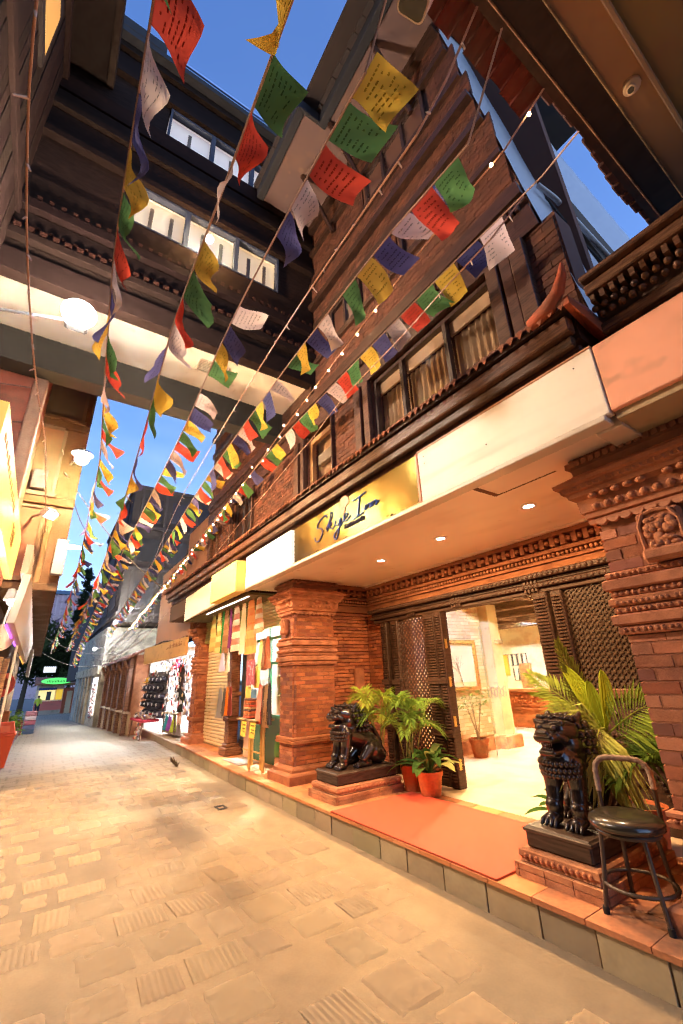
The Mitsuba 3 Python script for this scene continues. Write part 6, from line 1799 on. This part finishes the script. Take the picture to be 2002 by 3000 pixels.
for y in (17.7, 19.25, 20.75, 22.3):
    for q in range(3):
        w = f'{TH}__window'
        n = NEXT.get(w, 0)
        NEXT[w] = n + 1
        w = w if n == 0 else f'{w}_{n:03d}'
        yy = y + q * 0.36
        part(w, 'frame', MB().box(2.78, 2.85, yy, yy + 0.05, 0.68, 1.8).box(2.78, 2.85, yy + 0.28, yy + 0.33, 0.68, 1.8).box(2.781, 2.849, yy + 0.05, yy + 0.28, 1.74, 1.8), 'wood', (0.30, 0.13, 0.07))
        part(w, 'pane', MB().box(2.83, 2.845, yy + 0.05, yy + 0.28, 0.68, 1.74), 'gloss', jit((0.30, 0.25, 0.2), 0.5))
TE = thing('tile_shop', 'grey brown shopfront beyond the timber house with glaring white display', 'building')
part(TE, 'wall', MB().hexa([[2.5, 24.2, -0.4], [2.5, 24.2, 4.2], [2.3, 36, -0.6], [2.3, 36, 4.2], [5, 24.2, -0.4], [5, 24.2, 4.2], [5, 36, -0.6], [5, 36, 4.2]]), 'dirty', (0.34, 0.30, 0.22))
part(TE, 'lit_window', MB().box(2.46, 2.49, 24.6, 27.5, 0.25, 1.9), 'satin', (0.9, 0.9, 0.9), glow=np.array([1.0, 0.92, 0.82]) * 1.6, weight=0.5)
m = MB()
for q in range(150):
    m.ball([2.44, 24.6 + 1.6 * rng.random(), 0.1 + 1.5 * rng.random()], [0.02, 0.07, 0.05], [(0.3, 0.04, 0.03), (0.05, 0.04, 0.04), (0.7, 0.6, 0.5)][rng.integers(3)], sub=0)
part(TE, 'goods', m, 'satin', stuff=True)
for y in (27.8, 29.6, 31.4, 33.2):
    part(TE, 'shutter', MB().box(2.40, 2.43, y, y + 1.5, -0.1, 1.75), 'dirty', jit((0.42, 0.30, 0.2), 0.2))
    part(TE, 'pilaster', cbox(2.30, 2.46, y - 0.28, y - 0.04, -0.4, 2.0, 0.01), 'dirty', (0.5, 0.42, 0.3))
part(TE, 'fascia', MB().hexa([[2.38, 24.3, 2.0], [2.38, 24.3, 2.4], [2.2, 35.5, 2.0], [2.2, 35.5, 2.4], [2.5, 24.3, 2.0], [2.5, 24.3, 2.4], [2.4, 35.5, 2.0], [2.4, 35.5, 2.4]]), 'dirty', (0.45, 0.36, 0.22))
GB = thing('grey_building', 'tall dark grey apartment block over the far right of the lane', 'building')
part(GB, 'wall', MB().box(2.66, 9, 22.8, 34, 4.3, 11.2), 'matte', (0.045, 0.032, 0.028))
part(GB, 'rear_wall', MB().box(2.5, 9, 34.1, 52, 2.0, 7.4), 'matte', (0.05, 0.036, 0.03))
for z in (4.6, 6.8, 9.0, 11.2):
    part(GB, 'slab', MB().box(2.56, 9.0, 22.68, 34.05, z, z + 0.16), 'matte', (0.06, 0.045, 0.042))
for j, z in enumerate((5.1, 7.3, 9.5)):
    for i, y in enumerate((24.0, 27.0, 30.0)):
        part(GB, 'window', MB().box(2.62, 2.67, y, y + 1.4, z, z + 1.2), 'matte', jit((0.03, 0.025, 0.03), 0.3))
    for x in (3.2, 4.6, 6.0):
        part(GB, 'window', MB().box(x, x + 0.9, 22.76, 22.81, z, z + 1.2), 'matte', jit((0.03, 0.025, 0.03), 0.3))
for x in (3.0, 4.2, 5.6):
    part(GB, 'fin', MB().box(x, x + 0.12, 22.70, 22.8, 4.3, 11.2), 'matte', (0.06, 0.045, 0.04))
part(GB, 'roof_tank', MB().lathe([(0.5, 11.3), (0.5, 12.1), (0.2, 12.4), (0, 12.4)], (5.2, 26.5, 0), 16), 'matte', (0.03, 0.03, 0.035))
# end of the lane
def fz(z):   # heights read at 34 m, set back to 55 m
    return 1.5 + (z - 1.5) * 55 / 34
def fx(x):
    return x * 55 / 34
FB = thing('corner_kiosk', 'low building closing the lane with green oval sign and red lower wall', 'building')
part(FB, 'wall', MB().box(fx(0.15), fx(1.6), 55, 58, -1.0, fz(1.7)), 'plaster', (0.62, 0.56, 0.45))
part(FB, 'lower_wall', MB().box(fx(0.16), fx(1.6), 54.9, 55, -0.6, fz(0.74)), 'plaster', (0.62, 0.17, 0.13))
part(FB, 'base', MB().box(fx(0.16), fx(1.6), 54.85, 55, -1.0, -0.55), 'stone', (0.4, 0.33, 0.26))
part(FB, 'window', MB().box(fx(0.3), fx(1.15), 54.9, 54.99, fz(0.82), fz(1.38)), 'satin', (0.7, 0.6, 0.3), glow=(0.75, 0.58, 0.22), weight=0.3)
part(FB, 'window_bars', MB().box(fx(0.72), fx(0.95), 54.86, 54.9, fz(0.82), fz(1.3)), 'matte', (0.1, 0.09, 0.09))
part(FB, 'awning', MB().box(fx(0.28), fx(1.2), 54.5, 55, fz(1.40), fz(1.52)), 'matte', (0.06, 0.07, 0.22))
part(FB, 'poster', MB().box(fx(1.21), fx(1.55), 54.88, 54.95, fz(0.82), fz(1.40)), 'satin', (0.75, 0.50, 0.05), glow=(0.5, 0.3, 0.02), weight=0.2)
part(FB, 'doorway', MB().box(fx(1.62), fx(2.6), 55.2, 57, -1.0, fz(1.5)), 'plaster', (0.50, 0.14, 0.08))
part(FB, 'door', MB().box(fx(1.8), fx(2.1), 55.1, 55.2, -1.0, fz(1.3)), 'satin', (0.5, 0.4, 0.25))
part(FB, 'roof', MB().hexa([[fx(0.0), 54.2, fz(1.68)], [fx(0.0), 54.2, fz(1.78)], [fx(0.0), 58, fz(2.1)], [fx(0.0), 58, fz(2.2)], [fx(2.6), 54.2, fz(1.62)], [fx(2.6), 54.2, fz(1.75)], [fx(2.6), 58, fz(2.0)], [fx(2.6), 58, fz(2.1)]]), 'dirty', (0.32, 0.12, 0.07))
k = thing('oval_sign', 'lit green oval sign above the kiosk at the end of the lane', 'sign')
m = MB().lathe([(0.0, -0.05), (1.0, -0.05), (1.0, 0.05), (0.0, 0.05)], (0, 0, 0), 32, axis='y')
m.v[0] = m.v[0] * [fx(0.82), 1, 0.30] + [fx(1.12), 54.0, fz(1.90)]
part(k, 'panel', m, 'satin', (0.08, 0.5, 0.12), glow=(0.10, 0.75, 0.14), weight=0.3)
m = MB()
for q in range(12):
    x = fx(0.62) + q * 0.13
    m.box(x, x + 0.05, 53.90, 53.93, fz(1.82), fz(1.82) + 0.12 + 0.12 * rng.random())
part(k, 'lettering', m, 'matte', (0.01, 0.05, 0.02), stuff=True)
k = thing('white_board', 'small white board on the roof left of the tangled cables at the lane end', 'sign')
part(k, 'panel', MB().box(fx(0.3), fx(0.95), 54.2, 54.3, fz(2.4), fz(2.75)), 'satin', (0.8, 0.8, 0.78), glow=(0.6, 0.6, 0.55), weight=0.2)
PB = thing('pink_building', 'pale mauve building with upright fins behind the trees at the lane end', 'building')
part(PB, 'wall', MB().box(-3, 9, 92, 100, 0, 17.2), 'plaster', (0.55, 0.42, 0.46))
part(PB, 'roof', MB().box(-3.2, 9.2, 91.5, 100, 17.25, 17.9), 'matte', (0.10, 0.16, 0.24))
for i in range(13):
    part(PB, 'fin', MB().box(-1.6 + i * 0.75, -1.35 + i * 0.75, 91.7, 92, 4, 17.2), 'plaster', (0.62, 0.50, 0.52))


def tree(label, c, h, r, n, seed, col, narrow=False):
    k = thing('tree', label, 'tree')
    rr = np.random.default_rng(seed)
    c = np.asarray(c, float)
    m = MB().tube([c, c + [0.1, 0, h * 0.35], c + [0.0, 0.1, h * 0.8]], [0.3, 0.22, 0.06], 8)
    if not narrow:
        for i in range(9):
            a = i * 2.4
            m.tube([c + [0, 0, h * (0.3 + 0.05 * i)], c + [math.cos(a) * r * 0.5, math.sin(a) * r * 0.5, h * (0.45 + 0.05 * i)], c + [math.cos(a) * r * 0.85, math.sin(a) * r * 0.85, h * (0.5 + 0.05 * i)]], [0.1, 0.06, 0.02], 5)
    part(k, 'trunk', m, 'matte', (0.06, 0.045, 0.03))
    m = MB()
    if narrow:
        cl = [(c + [rr.normal() * 0.25, rr.normal() * 0.25, h * (0.3 + 0.7 * t)], r * (1.1 - 0.5 * t)) for t in np.linspace(0, 1, 16)]
    else:
        cl = [(c + np.array([rr.normal() * r * 0.5, rr.normal() * r * 0.4, h * (0.62 + 0.2 * rr.normal() * 0.8)]), r * (0.22 + 0.2 * rr.random())) for _ in range(26)]
    V_, F_, C_ = [], [], []
    for p, q in cl:
        nn = n // len(cl)
        d = rr.normal(size=(nn, 3))
        d /= np.linalg.norm(d, axis=1, keepdims=True)
        pts = p + d * q * (0.5 + 0.55 * rr.random((nn, 1)))
        s = 0.16 + 0.12 * rr.random((nn, 1))
        a = rr.normal(size=(nn, 3)) * s
        b = rr.normal(size=(nn, 3)) * s
        tone = (0.5 + 0.9 * rr.random()) * np.asarray(col)
        base = sum(len(x) for x in V_)
        V_.append(np.stack([pts, pts + a, pts + a * 0.5 + b], 1).reshape(-1, 3))
        F_.append(base + np.arange(nn * 3).reshape(-1, 3))
        C_.append(np.tile(tone, (nn * 3, 1)))
    m.add(np.vstack(V_), np.vstack(F_))
    m.c[-1] = np.vstack(C_)
    m.has_color = True
    part(k, 'crown', m, 'leaf', stuff=True)


tree('dark leafy tree behind the kiosk left of the lane end', (-1.0, 66, -1.2), 11.5, 3.0, 5200, 1, (0.035, 0.05, 0.02))
tree('dark leafy tree behind the kiosk in the middle of the lane end', (2.2, 64, -1.2), 10.0, 2.9, 5200, 2, (0.04, 0.055, 0.02))
tree('dark leafy tree at the lane end next to the grey building', (5.0, 67, -1.2), 12.5, 3.2, 5200, 3, (0.035, 0.045, 0.02))
tree('narrow dark cypress standing above the trees at the lane end', (3.9, 74, -1.2), 19.0, 0.55, 3600, 4, (0.02, 0.03, 0.015), narrow=True)
k = thing('roadside_planter', 'bushy green plants in pots along the left road edge', 'plant')
for (px_, py_, hh) in ((-0.42, 16.5, 0.9), (-0.38, 18.2, 0.8), (-0.34, 20.5, 0.9)):
    z_ = street_z(py_)
    part(k, 'pot', MB().lathe([(0.0, z_), (0.14, z_), (0.2, z_ + 0.35), (0.0, z_ + 0.33)], (px_, py_, 0), 16), 'matte', jit((0.22, 0.12, 0.14), 0.4), smooth=40)
    m = MB()
    for i in range(60):
        w = bleaf((px_ + 0.2 * (rng.random() - .5), py_ + 0.2 * (rng.random() - .5), z_ + 0.3 + hh * 0.6 * rng.random()), rng.random() * 6.3, 0.2 + rng.random(), 0.3, 0.04, jit((0.12, 0.18, 0.03), 0.4), 0.5)
        m.add(np.vstack(w.v), np.vstack(w.f)); m.c[-1] = np.vstack(w.c); m.has_color = True
    part(k, 'foliage', m, 'leaf', stuff=True)
k = thing('box_stack', 'stack of blue and pink boxes at the left road edge', 'boxes')
for i, c in enumerate(((0.06, 0.09, 0.16), (0.10, 0.12, 0.22), (0.38, 0.12, 0.16), (0.55, 0.45, 0.48), (0.35, 0.15, 0.18))):
    part(k, 'box', cbox(-0.10, 0.30, 23.2, 23.7, street_z(23.4) + 0.17 * i, street_z(23.4) + 0.17 * i + 0.16, 0.015), 'matte', c)
k = thing('planter_box', 'dark red planter box before the stack of boxes', 'planter')
part(k, 'box', cbox(-0.36, -0.12, 22.6, 23.0, street_z(22.8), street_z(22.8) + 0.55, 0.015), 'matte', (0.16, 0.02, 0.035))
# a person in a yellow green top far down the lane
k = thing('person', 'person in a yellow green top and dark trousers standing far down the lane', 'person')
pz, ppx, ppy = street_z(52.0), 0.55, 52.0
Hh = lambda *a: hull(*[(np.array([ppx, ppy, pz]) + np.array(p), q) for p, q in a])
top = solid([Hh(((0, 0, 0.95), 0.15), ((0, 0, 1.38), 0.15)), Hh(((-0.17, 0, 1.36), 0.07), ((0.17, 0, 1.36), 0.07)), Hh(((-0.2, 0, 1.34), 0.06), ((-0.27, -0.05, 1.08), 0.05)), Hh(((0.2, 0, 1.34), 0.06), ((0.26, -0.05, 1.08), 0.05))], 0.05, 4)
part(k, 'top', top, 'matte', (0.55, 0.65, 0.06), smooth=True)
part(k, 'trousers', solid([Hh(((-0.09, 0, 0.92), 0.12), ((0.09, 0, 0.92), 0.12)), Hh(((-0.09, 0, 0.9), 0.10), ((-0.1, 0, 0.08), 0.06)), Hh(((0.09, 0, 0.9), 0.10), ((0.13, -0.05, 0.08), 0.06)), Hh(((-0.1, 0, 0.05), 0.05), ((-0.1, -0.16, 0.04), 0.04)), Hh(((0.13, -0.05, 0.05), 0.05), ((0.13, -0.2, 0.04), 0.04))], 0.05, 4), 'matte', (0.03, 0.03, 0.04), smooth=True)
part(k, 'head', solid([Hh(((0, 0, 1.45), 0.055), ((0, 0, 1.55), 0.06)), Hh(((0, 0, 1.62), 0.095), ((0, -0.02, 1.58), 0.085)), Hh(((-0.27, -0.05, 1.08), 0.045), ((-0.24, -0.2, 0.95), 0.04)), Hh(((0, -0.1, 1.6), 0.02), ((0, -0.12, 1.57), 0.02))], 0.04, 3), 'matte', (0.30, 0.17, 0.11), smooth=True)
part(k, 'hair', MB().ball([ppx, ppy + 0.02, pz + 1.66], [0.105, 0.11, 0.08], sub=2), 'matte', (0.02, 0.015, 0.012), smooth=True)
# tangled service cables
k = thing('cable_tangle', 'tangle of thin service cables hanging along the far right shopfronts', 'cables')
for q in range(26):
    y0_, y1_ = 16.5 + 7 * rng.random(), 26 + 9 * rng.random()
    z0_, z1_ = 2.7 + 1.1 * rng.random(), 2.6 + 1.6 * rng.random()
    t = np.linspace(0, 1, 12)
    sag = 0.2 + 0.5 * rng.random()
    P = np.stack([2.75 - 0.5 * t + 0.3 * rng.random(), y0_ + (y1_ - y0_) * t, z0_ + (z1_ - z0_) * t - 4 * sag * t * (1 - t)], 1)
    part(k, 'cable', MB().tube(P, 0.012, 5), 'satin', jit((0.26, 0.24, 0.20), 0.5))
for i, (a, b) in enumerate((((-0.2, 7.9, 4.9), (2.9, 12.5, 3.8)), ((-0.3, 7.9, 5.3), (0.6, 12, 5.0)), ((0.02, 20, 3.3), (2.8, 22, 2.9)), ((0.02, 24, 3.0), (2.6, 25, 2.5)))):
    k = thing('service_cable', ['bare cable crossing from the sodium lamp to the right side', 'short bare cable running out from the ochre house', 'thin cable crossing the lane low in the distance', 'farthest thin cable crossing the lane'][i], 'cable')
    t = np.linspace(0, 1, 14)[:, None]
    part(k, 'wire', MB().tube(np.asarray(a) + (np.asarray(b) - np.asarray(a)) * t - np.array([0, 0, 1.2]) * t * (1 - t), 0.010, 5), 'satin', (0.4, 0.36, 0.3))
# ---------------------------------------------------------------- prayer flags and fairy lights
FLAG = [(0.70, 0.45, 0.07), (0.10, 0.22, 0.075), (0.62, 0.075, 0.045), (0.72, 0.58, 0.52), (0.09, 0.085, 0.20)]


def cord_pts(path, n=60):
    y = np.array([p[1] for p in path]); o = np.argsort(y)
    P = np.asarray(path, float)[o]
    from scipy.interpolate import PchipInterpolator
    f = PchipInterpolator(P[:, 1], P)
    return f


def flag_string(label, path, phase, wind, pitch=0.25, seed=0, size=1.0, keep=lambda y: True, start=None):
    k = thing('prayer_flag_string', label, 'prayer flags', 'prayer flag strings over the lane')
    f = cord_pts(path)
    r = np.random.default_rng(seed)
    ya, yb = path[0][1], path[-1][1]
    part(k, 'cord', MB().tube(f(np.linspace(ya, yb, 70)), 0.006, 5), 'matte', (0.45, 0.28, 0.22))
    far, prints = MB(), MB()
    y, i = ya + 0.04 if start is None else start, phase
    while y < yb - 0.2:
        w = pitch * (0.86 + 0.1 * r.random())
        if keep(y) and r.random() > 0.04:
            c = jit(FLAG[i % 5], 0.12)
            a, b = f(y), f(y + w * (0.9 if y < 9 else 0.8))
            d = unit(b - a)
            # cloth hangs but the wind lifts it sideways by a different amount each time
            lift = np.clip(wind[0] + wind[1] * r.normal(), -1.3, 1.3)
            side = unit(np.array([1.0, 0.0, 0.0]) * math.sin(lift) + np.array([0, 0, -1.0]) * math.cos(lift) + d * 0.12 * r.normal())
            h = (0.235 + 0.04 * r.random()) * size
            nor = unit(np.cross(d, side))
            n = 7 if y < 9 else 4
            U, W = np.meshgrid(np.linspace(0, 1, n), np.linspace(0, 1, n), indexing='ij')
            amp = 0.02 + 0.03 * r.random()
            ph = r.random() * 6
            rise, cw = 0.05 * r.normal(), 0.11 * r.normal()
            ripple = amp * W * np.sin(U * 4.5 + W * 3.5 + ph) + rise * W * W
            fold = 1 - (0.42 if r.random() < 0.22 else 0.08) * W * r.random()
            curl = cw * W * W
            P = a + (b - a) * (0.5 + (U - 0.5) * fold)[..., None] + side * (W * h)[..., None] + nor * ripple[..., None] + d * (curl * h)[..., None]
            if y < 11:
                part(k, 'flag', MB().grid(P), 'cloth', c, smooth=True)
                if y < 6:
                    g_ = 1 if (CAM - a) @ nor > 0 else -1
                    at = lambda u, w_: (a + (b - a) * (0.5 + (u - 0.5) * (1 - (1 - fold.mean()) * 2 * w_)) + side * (w_ * h) + nor * (amp * w_ * math.sin(u * 4.5 + w_ * 3.5 + ph) + rise * w_ * w_ + 0.003 * g_) + d * (cw * w_ * w_ * h))
                    for z_ in range(6):
                        u0 = 0.14
                        while u0 < 0.84:
                            l_ = 0.04 + 0.07 * r.random()
                            if r.random() < 0.8 and not (0.36 < u0 < 0.6 and 1 < z_ < 5 and i % 2):
                                w0 = 0.14 + 0.12 * z_
                                prints.quad(at(u0, w0), at(u0 + l_, w0), at(u0 + l_, w0 + 0.035), at(u0, w0 + 0.035), c * 0.5)
                            u0 += l_ + 0.03
            else:
                far.grid(P, c)
        y += w
        i += 1
    if prints.n:
        part(k, 'print', prints, 'cloth', stuff=True)
    if far.n:
        part(k, 'far_flags', far, 'cloth', stuff=True)
    return k


flag_string('prayer flag string farthest left, rising beside the white floodlight', [(-0.08, 0.6, 3.9), (-0.07, 1.4, 3.9), (-0.06, 2.0, 3.9), (-0.01, 2.8, 3.9), (0.07, 3.8, 3.9), (0.18, 5.2, 3.88), (0.22, 6.7, 3.88), (0.27, 8.2, 3.86), (0.35, 12, 3.75), (0.38, 17, 3.6), (0.36, 24, 3.2)], 1, (0.42, 0.3), 0.25, 21)
flag_string('prayer flag string crossing the open sky at the top', [(0.28, -0.3, 3.9), (0.30, 0.3, 3.55), (0.34, 1.3, 3.72), (0.36, 2.4, 3.80), (0.40, 3.4, 3.55), (0.45, 5.0, 3.2), (0.52, 7.5, 3.02), (0.72, 15, 3.1), (0.99, 24, 3.2)], 0, (0.22, 0.28), 0.26, 22, size=0.78, keep=lambda y: not 1.28 < y < 1.5, start=0.55)
flag_string('prayer flag string starting beside the bullet camera', [(0.74, 0.40, 4.45), (0.73, 0.6, 3.93), (0.745, 1.3, 4.02), (0.76, 2.3, 4.05), (0.80, 4.0, 3.86), (0.86, 6.5, 3.78), (0.97, 11.7, 3.55), (1.25, 24, 2.5)], 0, (0.95, 0.25), 0.225, 23, size=0.88, keep=lambda y: not 1.6 < y < 2.2, start=0.66)
flag_string('middle prayer flag string left of the lit fairy lights', [(1.42, 0.42, 4.6), (1.42, 0.75, 4.12), (1.44, 1.3, 4.23), (1.47, 2.1, 4.29), (1.50, 3.0, 4.33), (1.58, 5.2, 4.36), (1.73, 9.4, 4.12), (1.96, 15.7, 3.85), (2.18, 22, 3.6)], 1, (0.8, 0.35), 0.225, 24, start=0.80)
flag_string('prayer flag string farthest right, close to the brick front', [(2.22, 0.44, 4.62), (2.38, 0.85, 4.78), (2.44, 1.9, 4.9), (2.50, 3.4, 4.98), (2.58, 5.6, 5.05), (2.66, 7.5, 5.0), (2.84, 12.2, 4.65), (3.03, 17.1, 4.35), (3.22, 22, 3.9)], 2, (0.75, 0.4), 0.28, 25, start=0.86)


def fairy(label, path, lit, pitch, seed):
    k = thing('fairy_light_string', label, 'fairy lights', 'fairy light wires over the lane')
    f = cord_pts(path)
    r = np.random.default_rng(seed)
    ya, yb = path[0][1], path[-1][1]
    part(k, 'wire', MB().tube(f(np.linspace(ya, yb, 80)), 0.0055 if lit else 0.006, 6), 'satin', (0.50, 0.26, 0.17))
    y = ya + 0.1
    n = 0
    while y < yb:
        p = f(y)
        q = p + np.array([0.02 * r.normal(), 0, -0.02 - 0.012 * r.random()])
        if lit:
            if n < 70:
                part(k, 'bulb', MB().ball(q, 0.012 if y < 6 else 0.018, sub=1), 'satin', (0.9, 0.8, 0.6), smooth=True, glow=np.array([1.0, 0.62, 0.30]) * 26, weight=0.01)
        elif n < 40:
            part(k, 'bulb', MB().tube([p, q + np.array([0.012 * r.normal(), 0, -0.006])], [0.007, 0.004], 5), 'satin', (0.75, 0.55, 0.42))
        y += pitch * (0.75 + 0.5 * r.random())
        n += 1
    return k


fairy('lit fairy light wire with warm glowing bulbs', [(1.83, 0.44, 4.60), (1.79, 0.75, 4.42), (1.80, 1.1, 4.42), (1.84, 2.1, 4.38), (1.90, 3.6, 4.27), (1.96, 4.8, 4.17), (2.2, 10, 3.8), (2.49, 16.4, 3.5), (2.75, 22, 3.2)], True, 0.24, 31)
fairy('unlit fairy light wire hanging farthest left', [(-0.40, 0.9, 3.9), (-0.47, 1.7, 3.9), (-0.48, 2.3, 3.9), (-0.46, 3.2, 3.9), (-0.43, 3.8, 3.9), (-0.35, 4.9, 3.9), (-0.29, 7.7, 3.88), (-0.19, 10.8, 3.86), (-0.15, 13.3, 3.84), (-0.1, 18, 3.7)], False, 0.3, 32)
fairy('unlit fairy light wire left of the middle flag string', [(1.25, 0.44, 4.6), (1.17, 0.85, 4.15), (1.2, 1.2, 4.22), (1.33, 2.45, 4.5), (1.64, 5.6, 4.94), (2.13, 10.4, 5.4), (2.79, 16.9, 5.2)], False, 0.25, 33)
fairy('unlit fairy light wire running along the signs farthest right', [(2.36, 0.9, 4.74), (2.24, 1.1, 4.5), (2.21, 1.35, 4.43), (2.31, 2.1, 4.49), (2.51, 3.7, 4.62), (2.64, 4.6, 4.62), (2.78, 7.0, 4.45), (2.9, 11, 3.9), (2.9, 16, 3.1), (2.85, 20, 2.8)], False, 0.3, 34)
